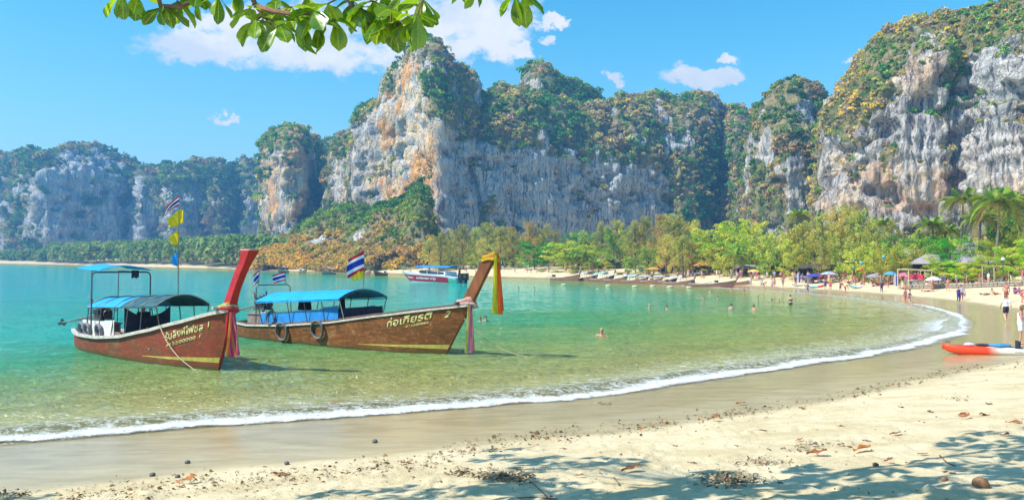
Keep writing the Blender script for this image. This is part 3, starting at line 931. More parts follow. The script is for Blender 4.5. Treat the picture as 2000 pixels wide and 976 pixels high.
def tree_proto(kind, seed, cols, H=12., leaves=1.0):
    """returns (trunk mesh, crown mesh) of a tree about H metres high"""
    g = np.random.default_rng(seed)
    mb = MB()
    top = (g.normal() * .5, g.normal() * .5, H * (.9 if kind == 'casuarina' else .62))
    tp = limb_pts(g, (0, 0, -.3), top, 6, .07)
    r0 = H * .022
    mb.tube(tp, [r0 * (1 - .75 * i / 5) for i in range(6)], 7)
    cen, rr_ = [], []
    if kind == 'casuarina':                     # feathery, several uneven plumes
        for i in range(26):
            f = .08 + .88 * (i / 25) ** .9
            a = i * 2.4 + g.normal() * .3
            s = np.interp(f * 5, range(6), range(6))
            base = np.array([np.interp(f * 5, range(6), [p[k] for p in tp]) for k in range(3)])
            L = H * .25 * (1.12 - f) ** .6 * g.uniform(.75, 1.3)
            tip = base + np.array([math.cos(a) * L, math.sin(a) * L, L * g.uniform(.35, 1.0)])
            mb.tube(limb_pts(g, base, tip, 3), [r0 * .3, r0 * .2, r0 * .08], 4, caps=False)
            for q in (.45, .72, 1.0, 1.18):
                cen.append(base + (tip - base) * q + g.normal(size=3) * .22)
                rr_.append(H * .052 * g.uniform(.7, 1.35) * (1.15 - .35 * q))
        k, size, flat, out, low = int(58 * leaves), .20, 1.25, .6, -.9
    elif kind == 'layered':                     # flat pads of leaves on spreading limbs
        for i in range(17):
            f = .2 + .78 * (i / 16)
            a = i * 2.4 + g.normal() * .4
            base = np.array([np.interp(min(f, .98) * 5, range(6), [p[k] for p in tp]) for k in range(3)])
            L = H * .46 * math.sqrt(max(.12, 1 - ((f - .52) / .56) ** 2)) * g.uniform(.7, 1.15)
            tip = base + np.array([math.cos(a) * L, math.sin(a) * L, H * (.05 + .26 * f * g.uniform(.5, 1.2))])
            mb.tube(limb_pts(g, base, tip, 4), [r0 * .45, r0 * .3, r0 * .2, r0 * .08], 5, caps=False)
            for q in (.5, .75, 1.0):
                for _ in range(2):
                    cen.append(base + (tip - base) * q + np.array([g.normal() * .8, g.normal() * .8, g.normal() * .25]) * H / 12)
                    rr_.append(H * .085 * g.uniform(.7, 1.3))
        k, size, flat, out, low = int(62 * leaves), .17, .5, .45, -.5
    else:                                       # rounded, dense, broken into clumps
        for i in range(20):
            f = .1 + .88 * (i / 19)
            a = i * 2.4 + g.normal() * .4
            base = np.array([np.interp(min(f, .95) * 5, range(6), [p[k] for p in tp]) for k in range(3)])
            L = H * .38 * math.sqrt(max(.1, 1 - ((f - .5) / .58) ** 2)) * g.uniform(.75, 1.15)
            tip = base + np.array([math.cos(a) * L, math.sin(a) * L, H * (.04 + .32 * f * g.uniform(.6, 1.2))])
            mb.tube(limb_pts(g, base, tip, 3), [r0 * .45, r0 * .25, r0 * .08], 5, caps=False)
            for q in (.45, .8, 1.05):
                cen.append(base + (tip - base) * q + g.normal(size=3) * .4 * H / 12)
                rr_.append(H * .088 * g.uniform(.7, 1.35))
        k, size, flat, out, low = int(75 * leaves), .17, .85, .7, -.6
    cen, rr_ = np.array(cen), np.array(rr_)
    cols = np.array(cols)
    f = fbm(cen[:, 0] / 3 + seed, cen[:, 1] / 3, cen[:, 2] / 3, 2) + g.normal(size=len(cen)) * .35
    ci = np.clip(((np.argsort(np.argsort(f)) / len(f)) * len(cols)).astype(int), 0, len(cols) - 1)
    v, fc, cc = leaf_cloud(cen, rr_, k, size / math.sqrt(leaves), cols[ci], seed, flat, .22, out, low)
    hmax = v[:, 2].max()
    cm = np_mesh('crown', v, fc, False, {'tint': ('POINT', cc)}, [tree_leaf])
    tm = mb.mesh('trunk', bark)
    return tm, cm, hmax, np.abs(v[:, :2]).max()


OLIVE = [(0.3, 0.318, 0.0686), (0.482, 0.453, 0.107), (0.39, 0.43, 0.0914), (0.598, 0.522, 0.138)]
GOLD = [(0.598, 0.453, 0.129), (0.62, 0.566, 0.152), (0.46, 0.408, 0.107), (0.62, 0.43, 0.152)]
LIME = [(0.415, 0.597, 0.0457), (0.585, 0.62, 0.0686), (0.282, 0.49, 0.0457), (0.62, 0.62, 0.0914)]
MID = [(0.189, 0.362, 0.0533), (0.32, 0.49, 0.0761), (0.133, 0.271, 0.0457), (0.415, 0.508, 0.0914)]
DARK = [(0.066, 0.236, 0.0305), (0.113, 0.362, 0.038), (0.189, 0.49, 0.0457), (0.0565, 0.181, 0.0305)]
YEL = [(0.566, 0.544, 0.0761), (0.452, 0.508, 0.0761), (0.62, 0.597, 0.107), (0.377, 0.435, 0.0761)]
PROTO = {}
for key, kind, cols, seeds in (('co', 'casuarina', OLIVE, (1, 2, 3)), ('cg', 'casuarina', GOLD, (4, 5)), ('bl', 'layered', LIME, (6, 7)), ('by', 'round', YEL, (8, 9)), ('bm', 'round', MID, (10, 11)), ('bd', 'round', DARK, (12, 13)), ('bt', 'layered', DARK, (14,))):
    PROTO[key] = [tree_proto(kind, s_, cols) for s_ in seeds]
NEARP = {'bl': tree_proto('layered', 31, LIME, 12, 3.0), 'bd': tree_proto('round', 32, DARK, 12, 2.6), 'by': tree_proto('round', 33, YEL, 12, 2.6)}
WORD = {'co': 'feathery olive casuarina', 'cg': 'feathery golden brown casuarina', 'bl': 'bright lime green spreading tree', 'by': 'yellow green bushy tree', 'bm': 'mid green leafy tree', 'bd': 'dark green leafy tree', 'bt': 'dark green layered tree'}
NAMEK = {'co': 'casuarina_tree', 'cg': 'casuarina_tree', 'bl': 'spreading_tree', 'by': 'bushy_tree', 'bm': 'leafy_tree', 'bd': 'leafy_tree', 'bt': 'spreading_tree'}
TL = [(780, 232), (830, 222), (1000, 205), (1200, 185), (1300, 165), (1400, 150), (1500, 137), (1600, 122), (1700, 112), (1800, 104), (1900, 98), (2000, 93), (2250, 86)]


def tl(px):
    return float(np.interp(px, [p[0] for p in TL], [p[1] for p in TL]))


def zone(px):
    for lim, s_ in ((1000, 'beyond the second longtail boat'), (1200, 'behind the far white sand'), (1345, 'behind the moored longtail boats'), (1490, 'behind the orange roof'), (1700, 'behind the beach crowd'), (1850, 'behind the bamboo frame'), (9999, 'below the right hand cliff')):
        if px < lim:
            return s_


TREES = []


def plant(key, px, top, off, width=None, near=False):
    D = tl(px) + off
    b = P(px, hor(px), D)
    z0 = gz(b.x, b.y)
    H = (hor(px) - top) / F * D + 3.6 - z0
    pr = NEARP[key] if near and key in NEARP else PROTO[key][random.randrange(len(PROTO[key]))]
    s_ = H / pr[2]
    wx = s_ * random.uniform(.95, 1.2) if width is None else (width / F * D / 2) / pr[3]
    TREES.append([key, px, pr, (b.x, b.y, z0), (wx, wx, s_), random.uniform(0, 6.28), D])


spots = [('co', 838, 462, 8), ('co', 862, 452, 2), ('co', 884, 446, 10), ('co', 905, 436, 5), ('co', 930, 442, 14), ('co', 952, 432, 4), ('co', 978, 440, 0), ('co', 1003, 452, 12), ('cg', 1034, 428, 12), ('co', 1062, 436, 16),
         ('cg', 1000, 440, 18), ('bt', 1045, 470, -1, 92), ('bl', 1108, 470, 2, 130), ('bl', 1160, 486, 4, 90), ('co', 1092, 446, 22), ('bm', 1142, 448, 18), ('co', 1174, 430, 12), ('bm', 1196, 440, 6), ('co', 1214, 424, 18), ('co', 1238, 428, 6), ('co', 1262, 420, 12), ('cg', 1290, 414, 10),
         ('co', 1316, 414, 4), ('cg', 1340, 428, 12), ('cg', 1300, 462, -2), ('co', 1335, 458, -3), ('cg', 1352, 468, 0), ('bm', 1268, 480, -3), ('bm', 1230, 500, -4), ('by', 1130, 505, -3, 50), ('by', 1180, 508, -2, 46), ('bm', 1375, 452, 14), ('bl', 1398, 440, 10), ('bl', 1432, 428, 16, 120), ('bl', 1468, 426, 12, 110),
         ('by', 1385, 476, 2, 70), ('by', 1415, 486, 0, 64), ('bm', 1452, 470, 4), ('by', 1492, 442, 6), ('by', 1520, 456, 2), ('bm', 1500, 486, -1), ('by', 1545, 436, 10), ('co', 1572, 428, 14), ('by', 1555, 474, 0), ('by', 1590, 462, 3), ('co', 1604, 420, 12), ('cg', 1632, 402, 16), ('co', 1656, 396, 20), ('co', 1680, 406, 10),
         ('co', 1640, 452, 2), ('co', 1612, 474, -1), ('by', 1668, 478, -1), ('co', 1708, 424, 8), ('co', 1735, 430, 12), ('by', 1702, 470, 0), ('by', 1730, 478, -1), ('bm', 1757, 452, 6), ('by', 1760, 492, 0, 80), ('bm', 1790, 446, 10), ('bm', 1812, 462, 8), ('by', 1795, 476, 2), ('bm', 1832, 470, 5),
         ('bd', 1862, 456, 0, 104), ('bl', 1838, 498, -3, 84), ('bl', 1886, 500, -4, 110), ('bl', 1932, 488, -3, 110), ('bl', 1975, 466, -2, 120), ('bl', 2030, 450, -2, 140), ('bl', 1952, 452, 8, 120), ('by', 2010, 425, 6), ('bm', 1985, 400, 14), ('bd', 2000, 350, 24), ('bd', 2050, 340, 22), ('by', 1905, 470, 6), ('bl', 2100, 440, -2, 150), ('bm', 2110, 380, 10)]
for sp in spots:
    plant(*sp[:4], width=sp[4] if len(sp) > 4 else None, near=sp[1] > 1820)
_g = np.random.default_rng(77)
for i in range(74):                             # the wood behind the first rows
    px = 846 + (2080 - 846) * (i + _g.uniform(.1, .9)) / 74
    key = str(_g.choice(['co', 'bm', 'bd', 'by', 'cg'] if px < 1380 else ['by', 'bm', 'bd', 'bl', 'co']))
    plant(key, px, float(np.interp(px, [840, 1000, 1300, 1500, 1650, 1750, 2000], [455, 448, 436, 452, 428, 452, 425])) + _g.uniform(4, 40), _g.uniform(22, 44))
for i in range(60):                             # undergrowth between the trunks
    px = 846 + (2080 - 846) * (i + _g.uniform(.1, .9)) / 60
    D = tl(px) + 10
    plant(str(_g.choice(['bd', 'bd', 'bm', 'by'])), px, hor(px) - F / D * _g.uniform(.2, 3.2), _g.uniform(5, 16), width=F / D * _g.uniform(5, 8))
    TREES[-1].append('under')
for i, (px, off, w_, top) in enumerate(((1128, -7, 60, 526), (1160, -8, 56, 527), (1092, -6, 44, 528), (1250, -7, 70, 531), (1212, -6, 40, 530), (1285, -6, 46, 534), (1060, -5, 36, 527))):
    plant('by', px, top, off, w_)
    TREES[-1].append('shrub')
cnt = {}
for T_ in sorted(TREES, key=lambda q: q[1]):
    key, px, pr, loc, sc, rz, D = T_[:7]
    extra = T_[7] if len(T_) > 7 else ''
    z_ = zone(px)
    n = cnt[(key, z_, extra)] = cnt.get((key, z_, extra), -1) + 1
    nm = ORD[min(n, 19)]
    if extra == 'under':
        lab, name, cat, grp = f"low {WORD[key].replace(' tree', '')} shrub in the shade, {nm} from left {z_}", 'shrub', 'shrub', 'undergrowth between the trees'
    elif extra == 'shrub':
        lab, name, cat, grp = f"low yellow green creeping bush on the sand, {nm} from left {z_}", 'beach_bush', 'bush', 'low bushes at the top of the sand'
    else:
        lab, name, cat, grp = f"{WORD[key]}, {nm} of its kind from left {z_}", NAMEK[key], 'tree', 'trees behind the beach'
    r = thing(name, lab, cat, loc, rz, grp)
    r.scale = sc
    link('trunk', pr[0], r)
    link('crown', pr[1], r)

# ------------------------------------------------------------------ coconut palms
frond_mat = leaf_mat('palm_leaf', .35, .15)


def frond_mesh(seed, L=3.6, droop=1.0, col=(.26, .36, .055)):
    g = np.random.default_rng(seed)
    n = 22
    s = np.linspace(0, 1, n)
    x = L * (s - .22 * s ** 2.2)
    z = L * (.42 * s - .95 * droop * s ** 2.1)
    pts = np.stack([x, 0 * x, z], -1)
    v, f, c = [], [], []

    def quad(a, b, c_, d, k):
        o = len(v)
        v.extend([a, b, c_, d]); f.append((o, o + 1, o + 2, o + 3)); c.extend([k] * 4)
    for i in range(n - 1):
        w_ = .035 * (1 - s[i]) + .008
        a, b = pts[i], pts[i + 1]
        quad(a + (0, w_, 0), b + (0, w_ * .9, 0), b - (0, w_ * .9, 0), a - (0, w_, 0), (.30, .27, .09))
        if i < 2:
            continue
        ll = L * .30 * math.sin(math.pi * min(1, s[i] * .86 + .12)) ** .7
        for sg in (-1, 1):
            for q in (0, .5):
                p = a + (b - a) * q
                dr = np.array([.45, sg * .75, -.35 - .35 * g.uniform()])
                tip = p + dr / np.linalg.norm(dr) * ll * g.uniform(.85, 1.1)
                wv_ = np.array([.045 * L / 3.6, 0, .012])
                k = np.array(col) * g.uniform(.75, 1.25)
                quad(p - wv_, p + wv_, (p + tip) / 2 + wv_ + (0, 0, .05), (p + tip) / 2 - wv_ + (0, 0, .05), k)
                quad((p + tip) / 2 - wv_ + (0, 0, .05), (p + tip) / 2 + wv_ + (0, 0, .05), tip + wv_ * .15, tip - wv_ * .15, k)
    return np_mesh('frond', v, f, False, {'tint': ('POINT', np.array(c))}, [frond_mat])


FR = [frond_mesh(1, 3.6, .75), frond_mesh(2, 3.4, 1.05, (.32, .40, .06)), frond_mesh(3, 3.3, 1.35, (.40, .38, .07)), frond_mesh(4, 2.6, .25, (.28, .42, .06)), frond_mesh(5, 3.2, 1.7, (.46, .34, .12))]
coco = MB()
for i in range(7):
    a = i * .9
    coco.ball((.28 * math.cos(a), .28 * math.sin(a), -.25 - .1 * (i % 2)), .13, 7, 5)
coco_m = coco.mesh('coconuts', mat('coconut', (.42, .20, .06), (.30, .22, .08), .6))


def palm(px, top, off, R_=3.4, lab='', n=22, lean=.3):
    D = tl(px) + off
    b = P(px, hor(px), D)
    z0 = gz(b.x, b.y)
    zt = 3.6 + (hor(px) - top) / F * D
    h = zt - z0
    g = np.random.default_rng(int(px))
    a = g.uniform(0, 6.28)
    r = thing('coconut_palm', lab, 'palm tree', (b.x, b.y, z0), 0, 'coconut palms behind the beach')
    q = np.linspace(0, 1, 9)
    ox, oy = -lean * math.cos(a), -lean * math.sin(a)
    pts = [(ox * (1 - s_) ** 2 * 3, oy * (1 - s_) ** 2 * 3, -.2 + (h + .2) * s_) for s_ in q]
    MB().tube(pts, [.2 - .08 * s_ for s_ in q], 8).build('trunk', palm_bark, r)
    for i in range(n):
        lv = i / n
        m = FR[3] if lv < .2 else FR[0] if lv < .45 else FR[1] if lv < .68 else FR[2] if lv < .88 else FR[4]
        o = link('frond', m, r)
        o.location = (0, 0, h)
        o.rotation_euler = (g.normal() * .15, -.75 * (1 - lv) + .25 * g.normal() * .4 + .12, i * 2.4 + g.normal() * .2)
        o.scale = (R_ / 3.4,) * 3
    o = link('coconuts', coco_m, r)
    o.location = (0, 0, h)


palm(1881, 392, 12, 3.5, 'coconut palm with long drooping fronds, left of the two tall palms below the cliff')
palm(1952, 398, 4, 3.9, 'tallest coconut palm, fullest crown, right of the two tall palms below the cliff', 26)
palm(1822, 440, 12, 2.9, 'smaller coconut palm left of the two tall palms, its crown against the rock')
palm(1915, 428, 10, 3.0, 'coconut palm half hidden between the two tall palms')
palm(1999, 395, 12, 3.2, 'coconut palm cut by the right edge, beside the tallest palm')
palm(1436, 500, -3, 3.0, 'small golden coconut palm with hanging yellow fronds beside the orange roof', 20)
palm(1846, 452, 16, 2.8, 'low coconut palm behind the round dark green tree')
palm(1722, 440, 16, 2.9, 'coconut palm behind the yellow green trees left of the bamboo frame')
palm(1560, 420, 22, 2.8, 'coconut palm peeping over the trees below the green rock tower')
palm(1117, 506, -3, 3.0, 'slender small palm standing before the lime green spreading trees', 18)
palm(1140, 500, -1, 3.0, 'second slender palm right of the first, before the lime green trees', 18)
palm(1160, 514, -4, 2.6, 'short palm nearest the white hut, before the lime green trees', 16)

# far palm grove across the bay: reads as one mass
_g = np.random.default_rng(3)
n = 1700
px = _g.uniform(-320, 560, n)
sD = np.interp(px, [-320, -200, 60, 160, 300, 440, 560], [720, 690, 560, 455, 385, 315, 292])
Dg = sD + 14 + _g.uniform(0, 1, n) ** 1.2 * np.interp(px, [60, 300, 480, 560], [60, 110, 120, 60])
c = np.array([P(a, hor(a), b)[:] for a, b in zip(px, Dg)])
hgt = np.interp(px, [-320, 85, 95, 300, 460, 560], [5, 6, 11, 10, 11, 9]) * _g.uniform(.55, 1.1, n)
c[:, 2] = ground_z(c[:, 0], c[:, 1]) + hgt
r_ = _g.uniform(2.0, 3.4, n)
gc = np.array([(.17, .27, .07), (.24, .31, .09), (.30, .33, .13), (.12, .22, .06)])[_g.integers(0, 4, n)]
nf = 16
az = _g.uniform(0, 6.283, (n, nf)); el = _g.uniform(-.35, 1.15, (n, nf))
d1 = np.stack([np.cos(az) * np.cos(el), np.sin(az) * np.cos(el), np.sin(el)], -1)
d2 = np.stack([np.cos(az) * np.cos(el - .9), np.sin(az) * np.cos(el - .9), np.sin(el - .9)], -1)
sdw = np.stack([-np.sin(az), np.cos(az), 0 * az], -1)
L1 = r_[:, None, None] * .62
m1 = c[:, None] + d1 * L1
m2 = m1 + d2 * L1
w1 = sdw * r_[:, None, None] * .13
qs = np.stack([np.stack([c[:, None] - w1 * .4, c[:, None] + w1 * .4, m1 + w1, m1 - w1], 2), np.stack([m1 - w1, m1 + w1, m2 + w1 * .2, m2 - w1 * .2], 2)], 2).reshape(-1, 3)
fcol = np.repeat((gc[:, None] * _g.uniform(.7, 1.5, (n, nf, 1))).reshape(-1, 3), 8, 0)
v1 = (qs, None, fcol)
c2 = c.copy(); c2[:, 2] -= hgt * .5
v2 = leaf_cloud(c2, r_ * 1.1, 26, .4, gc * .8, 6, 1.2)
vv_ = np.vstack([v1[0], v2[0]])
gm = np_mesh('palm_grove', vv_, np.arange(len(vv_)).reshape(-1, 4), False, {'tint': ('POINT', np.vstack([v1[2], v2[2]]))}, [bush_mat])
tag(link('palm_grove', gm), 'long low grove of palms along the far shore below the blue cliffs', 'palm grove', kind='stuff')
# golden dry scrub along the foot of the slope
n = 950
px = _g.uniform(494, 850, n)
py = np.interp(px, [494, 520, 580, 640, 700, 740, 780, 820, 850], [500, 480, 478, 482, 474, 452, 440, 448, 470]) + _g.uniform(0, 1, n) * np.interp(px, [494, 560, 700, 850], [26, 44, 52, 50])
Dg = np.interp(px, [494, 560, 640, 720, 800, 850], [292, 286, 278, 258, 245, 238]) - 11 + (530 - py) * .38
c = np.array([P(a, b, d)[:] for a, b, d in zip(px, py, Dg)])
gp = np.array([(.76, .50, .07), (.80, .55, .10), (.70, .46, .10), (.52, .42, .09), (.30, .34, .06), (.56, .39, .18)])
f = fbm(c[:, 0] / 9, c[:, 1] / 9, c[:, 2] / 9, 2) + _g.normal(size=n) * .35
gi = np.clip((np.argsort(np.argsort(f)) / n * 6).astype(int), 0, 5)
v, fc, cc = leaf_cloud(c, _g.uniform(.8, 1.9, n), 50, .26, gp[gi], 9, .8)
tag(link('dry_scrub', np_mesh('dry_scrub', v, fc, False, {'tint': ('POINT', cc)}, [bush_mat])), 'golden dry scrub on the slope running down to the water', 'scrub', kind='stuff')
# boulders at the waterline below the scrub
rock_m = mat('shore_rock', (.20, .19, .18), (.08, .08, .085), .9, 1.2, .2, .6, bd=.2)
bo = []
TENS = 'x x twenty thirty forty fifty sixty'.split()


def bnum(n):
    if n < 20:
        return ORD[n]
    n += 1
    return TENS[n // 10] + ('th' if n % 10 == 0 else ' ' + ORD[n % 10 - 1])


g = np.random.default_rng(8)
for i in range(5):
    bm = bmesh.new()
    bmesh.ops.create_icosphere(bm, subdivisions=3, radius=1)
    for vtx in bm.verts:
        q = vtx.co
        vtx.co *= 1 + .28 * float(fbm(q.x * 1.3 + i * 9, q.y * 1.3, q.z * 1.3, 3)) + .08 * float(vnoise(q.x * 5 + i, q.y * 5, q.z * 5))
    me = bpy.data.meshes.new('boulder'); bm.to_mesh(me); bm.free()
    me.materials.append(rock_m)
    bo.append(me)
k = 0
for px in np.linspace(494, 745, 64):
    px = px + g.normal() * 2
    D = float(np.interp(px, [494, 560, 640, 720, 760], [300, 284, 279, 268, 258])) + g.uniform(-3, 3)
    b = P(px, hor(px), D)
    o = link('boulder', bo[k % 5])
    s_ = g.uniform(.6, 1.7)
    o.location = (b.x, b.y, gz(b.x, b.y) * .6 + s_ * .2)
    o.scale = (s_ * g.uniform(1, 1.7), s_ * 1.2, s_ * g.uniform(.7, 1.1)); o.rotation_euler = (0, 0, g.uniform(0, 6))
    tag(o, ('large ' if s_ > 1.3 else 'small ' if s_ < .9 else 'middling ') + 'grey boulder at the waterline below the golden scrub, ' + bnum(k) + ' from the left', 'boulder', 'boulders along the foot of the slope')
    k += 1
# ------------------------------------------------------------------ longtail boats
def paint(name, base, alt, patchc, rough=.4, wear_caustic=(.33, .20, .12)):
    """old boat paint: drifts of two tones, scuffs, run marks, bare patches and a painted web of caustic light"""
    m, t = new_mat(name)
    p = t.coord()
    n1, n2, n3 = t.noise(p, 1.6, 6, .65, .4), t.noise(t.scale(p, (.5, .5, 2.2)), 5, 6, .7), t.noise(p, 16, 5, .7)
    c = t.mix(t.step(n1, .36, .66), base, alt)
    c = t.mix(t.step(n2, .48, .66, 0, .85), c, patchc)
    c = t.mix(t.step(t.math('ADD', t.math('MULTIPLY', n3, .5), t.math('MULTIPLY', n1, .5)), .55, .66, 0, .85), c, wear_caustic)
    caustic_web = t.voro(t.vmath('ADD', t.scale(p, (1, 1, 1.4)), t.scale(t.noise(p, 2.5, 3, out=1), (.5, .5, .5))), 2.6, 'DISTANCE_TO_EDGE')
    c = t.mix(t.step(caustic_web, .05, .0, 0, .14), c, wear_caustic)  # web of light bounced off the water, painted into the hull colour
    run = t.noise(t.scale(p, (6, 6, .25)), 1.6, 4)
    c = t.mix(t.step(run, .60, .78, 0, .25), c, (.06, .035, .025))
    z = t.sep(p)[2]
    slime = t.step(t.math('ADD', z, t.math('MULTIPLY', n1, .25)), .34, .12)
    c = t.mix(t.math('MULTIPLY', slime, .8), c, (.07, .085, .03))
    seam = t.math('ABSOLUTE', t.math('SUBTRACT', t.math('FRACT', t.math('MULTIPLY', z, 2.6)), .5))
    hgt = t.math('ADD', t.math('MULTIPLY', n3, .25), t.math('MULTIPLY', t.step(seam, .0, .04), .35))
    return finish(m, t, t.bsdf(c, t.math('ADD', rough, t.math('MULTIPLY', n3, .35)), .25, 0, t.bump(hgt, .35, .012)))


hull_brown = paint('hull_brown_paint', (.13, .055, .018), (.22, .075, .02), (.36, .12, .03), .42, (.44, .34, .18))
hull_red = paint('hull_red_paint', (.25, .050, .028), (.15, .062, .03), (.36, .075, .025), .45, (.42, .22, .12))
prow_red = mat('prow_red_lacquer', (.50, .012, .02), (.36, .01, .012), .28, 3, .5, .1)
prow_wood = mat('prow_varnished_wood', (.26, .095, .032), (.17, .055, .02), .35, 3, .45, .2, stretch=(1, 1, .35))
pale_rail = mat('pale_rail_paint', (.62, .58, .52), (.45, .40, .35), .5, 8)
dark_rail = mat('dark_rail_paint', (.20, .11, .075), (.10, .06, .04), .5, 8)
inner_wood = mat('inner_planking_paint', (.30, .24, .19), (.20, .15, .12), .7, 5)
tarp_blue = mat('blue_tarpaulin', (.012, .36, .80), (.02, .29, .66), .55, 2.2, .3, .3, bd=.03)
tarp_teal = mat('dark_teal_net', (.035, .12, .15), (.02, .07, .09), .7, 3, .3, .3)
tarp_dark = mat('dark_tarpaulin', (.030, .055, .085), (.045, .08, .10), .6, 3, .3, .3)
steel = mat('dark_steel_pipe', (.10, .10, .12), (.18, .13, .10), .45, 9, .5, .1, .5)
engine_m = mat('oily_engine_metal', (.10, .10, .10), (.03, .03, .035), .5, 8, .5, .5, .4)
brass = mat('weathered_shaft', (.30, .27, .22), (.18, .15, .12), .5, 6, .5, .1, .6)
white_p = mat('white_panel_paint', (.74, .72, .70), (.60, .58, .55), .5, 4)
blue_p = mat('blue_panel_cloth', (.03, .26, .66), (.02, .20, .54), .55, 3)
black_cloth = mat('black_cloth', (.018, .018, .035), (.04, .03, .05), .8, 5)
maroon = mat('maroon_cloth', (.09, .03, .04), (.05, .02, .03), .85, 5)
yellow_p = mat('yellow_stripe_paint', (.55, .46, .08), (.42, .36, .10), .5, 6)
letter_m = mat('cream_yellow_lettering', (.85, .76, .36), (.76, .66, .28), .6, 20, bump=0)
rubber = mat('old_tyre_rubber', (.10, .095, .10), (.17, .16, .155), .75, 10)
rubber2 = mat('faded_tyre_rubber', (.13, .11, .17), (.22, .20, .22), .75, 10)
rope_m = mat('pale_rope', (.66, .56, .38), (.48, .40, .26), .8, 30, stretch=(1, 1, 4))
red_can = mat('fuel_can', (.5, .05, .03), None, .4)


def flag_mat(name, stripes, axis=2, lo=0., hi=1.):
    """flat cloth printed in bands along one axis of the flag's own space"""
    m, t = new_mat(name)
    q = t.step
    x = t.attr('band')
    n = t.n.new('ShaderNodeValToRGB')
    n.color_ramp.interpolation = 'CONSTANT'
    e = n.color_ramp.elements
    while len(e) < len(stripes):
        e.new(.5)
    for i, (p_, c_) in enumerate(stripes):
        e[i].position, e[i].color = p_, tuple(c_) + (1,)
    t.put(x, n.inputs[0])
    tr = t.n.new('ShaderNodeBsdfTranslucent'); t.put(n.outputs[0], tr.inputs[0])
    return finish(m, t, t.mixs(.35, t.bsdf(n.outputs[0], .8, .1), tr.outputs[0]))


RED, WHT, NAVY = (.62, .02, .05), (.85, .83, .82), (.03, .05, .36)
thai = flag_mat('national_flag_cloth', [(0, RED), (1 / 6, WHT), (1 / 3, NAVY), (2 / 3, WHT), (5 / 6, RED)])
yellow_f = flag_mat('yellow_flag_cloth', [(0, (.85, .62, .02)), (.93, (.70, .45, .02))])
blue_f = flag_mat('blue_flag_cloth', [(0, (.03, .33, .85)), (.9, (.02, .25, .7))])


def flag_mesh(name, L, Hh, m, droop=.5, wave=.10, taper=0., seed=0, nu=16, nv=12, swing=0.):
    """cloth in the x (fly) / z (hoist) plane, hoist edge at x=0 from z=0 down to -Hh"""
    g = np.random.default_rng(seed)
    u, v = np.meshgrid(np.linspace(0, 1, nu), np.linspace(0, 1, nv), indexing='ij')
    ph = g.uniform(0, 6)
    x = u * L * (1 - .25 * droop)
    z = -v * Hh * (1 - taper * u) - droop * L * .8 * u ** 1.2 - taper * .0 * u
    y = wave * L * u * np.sin(ph + u * 7 + v * 2.5) + swing * u
    x = x + .05 * L * np.sin(v * 5 + ph) * u
    V = np.stack([x, y, z], -1).reshape(-1, 3)
    return np_mesh(name, V, grid_faces(nu, nv), True, {'band': ('POINT', v.ravel())}, [m])


def make_hull(L, sheer, beam, stem, zk=-.45):
    """functions of a long narrow hull; t runs aft from the stem foot, z up from the waterline"""
    st, sz = zip(*sheer)
    bt, bb = zip(*beam)
    gx, gz_ = zip(*stem)

    def zs(t_):
        return float(np.interp(t_, st, sz))

    def b(t_):
        return float(np.interp(t_, bt, bb))

    def rake(z):
        return float(np.interp(z, gz_, gx))

    def pt(t_, z, side=-1, off=0.):
        """point of the outer skin, side -1 is the right hand (starboard) skin"""
        k = max(0., 1 - max(t_, 0.) / 3.2) ** 1.3
        top = zs(t_)
        f = z / top if z > 0 else 0
        bw = b(t_) * (.86 if t_ > 2 else .86 - .30 * (1 - max(t_, 0.) / 2) ** 1.2)
        y = bw + (b(t_) - bw) * f ** .8 if z > 0 else bw * (1 - (z / zk) ** 2 * .55)
        x = -t_ + rake(z) * k
        return Vector((x, side * (y + off), z))
    return dict(L=L, zs=zs, b=b, rake=rake, pt=pt, zk=zk)


def skin_mesh(h, name, mats, n=46):
    mb = MB()
    ts = np.concatenate([[0, .05, .12, .25, .4], np.linspace(.6, h['L'], n)])
    fz = [-1, -.6, -.3, 0, .12, .25, .4, .55, .7, .85, 1.0]
    for side in (-1, 1):
        rows = []
        for t_ in ts:
            zt = h['zs'](t_)
            rows.append([h['pt'](t_, (f * -h['zk'] if f < 0 else f * zt), side) for f in fz])
        mb.sheet(rows)
    # bottom and transom
    bl = [[h['pt'](t_, h['zk'], -1), h['pt'](t_, h['zk'], 1)] for t_ in ts]
    mb.sheet(bl)
    a = [h['pt'](h['L'], (f * -h['zk'] if f < 0 else f * h['zs'](h['L'])), -1) for f in fz]
    c = [h['pt'](h['L'], (f * -h['zk'] if f < 0 else f * h['zs'](h['L'])), 1) for f in fz]
    mb.sheet([a, c])
    return mb.mesh(name, mats)


def text_on_hull(h, body, t0, z0, size, slope, mats, name, parent, wide=1.0, label=None):
    """lettering laid onto the hull skin, reading towards the bow"""
    cu = bpy.data.curves.new('lettering', 'FONT')
    cu.body, cu.size, cu.extrude, cu.resolution_u = body, size, .0, 3
    cu.offset = size * .022
    o = bpy.data.objects.new('lettering_source', cu)
    COL.objects.link(o)
    me = bpy.data.meshes.new_from_object(o.evaluated_get(bpy.context.evaluated_depsgraph_get()))
    bpy.data.objects.remove(o)
    bm = bmesh.new(); bm.from_mesh(me)
    bmesh.ops.triangulate(bm, faces=bm.faces)
    bmesh.ops.subdivide_edges(bm, edges=[e for e in bm.edges if e.calc_length() > .10], cuts=1)
    for v in bm.verts:
        x, y = v.co.x * wide, v.co.y
        v.co = h['pt'](t0 - x, z0 + y + x * slope, -1, .012)
    bmesh.ops.solidify(bm, geom=bm.faces[:], thickness=.004)
    bm.to_mesh(me); bm.free()
    me.materials.clear()
    o = link(name, me, parent, mats)
    if label:
        o['label'] = label
    return o


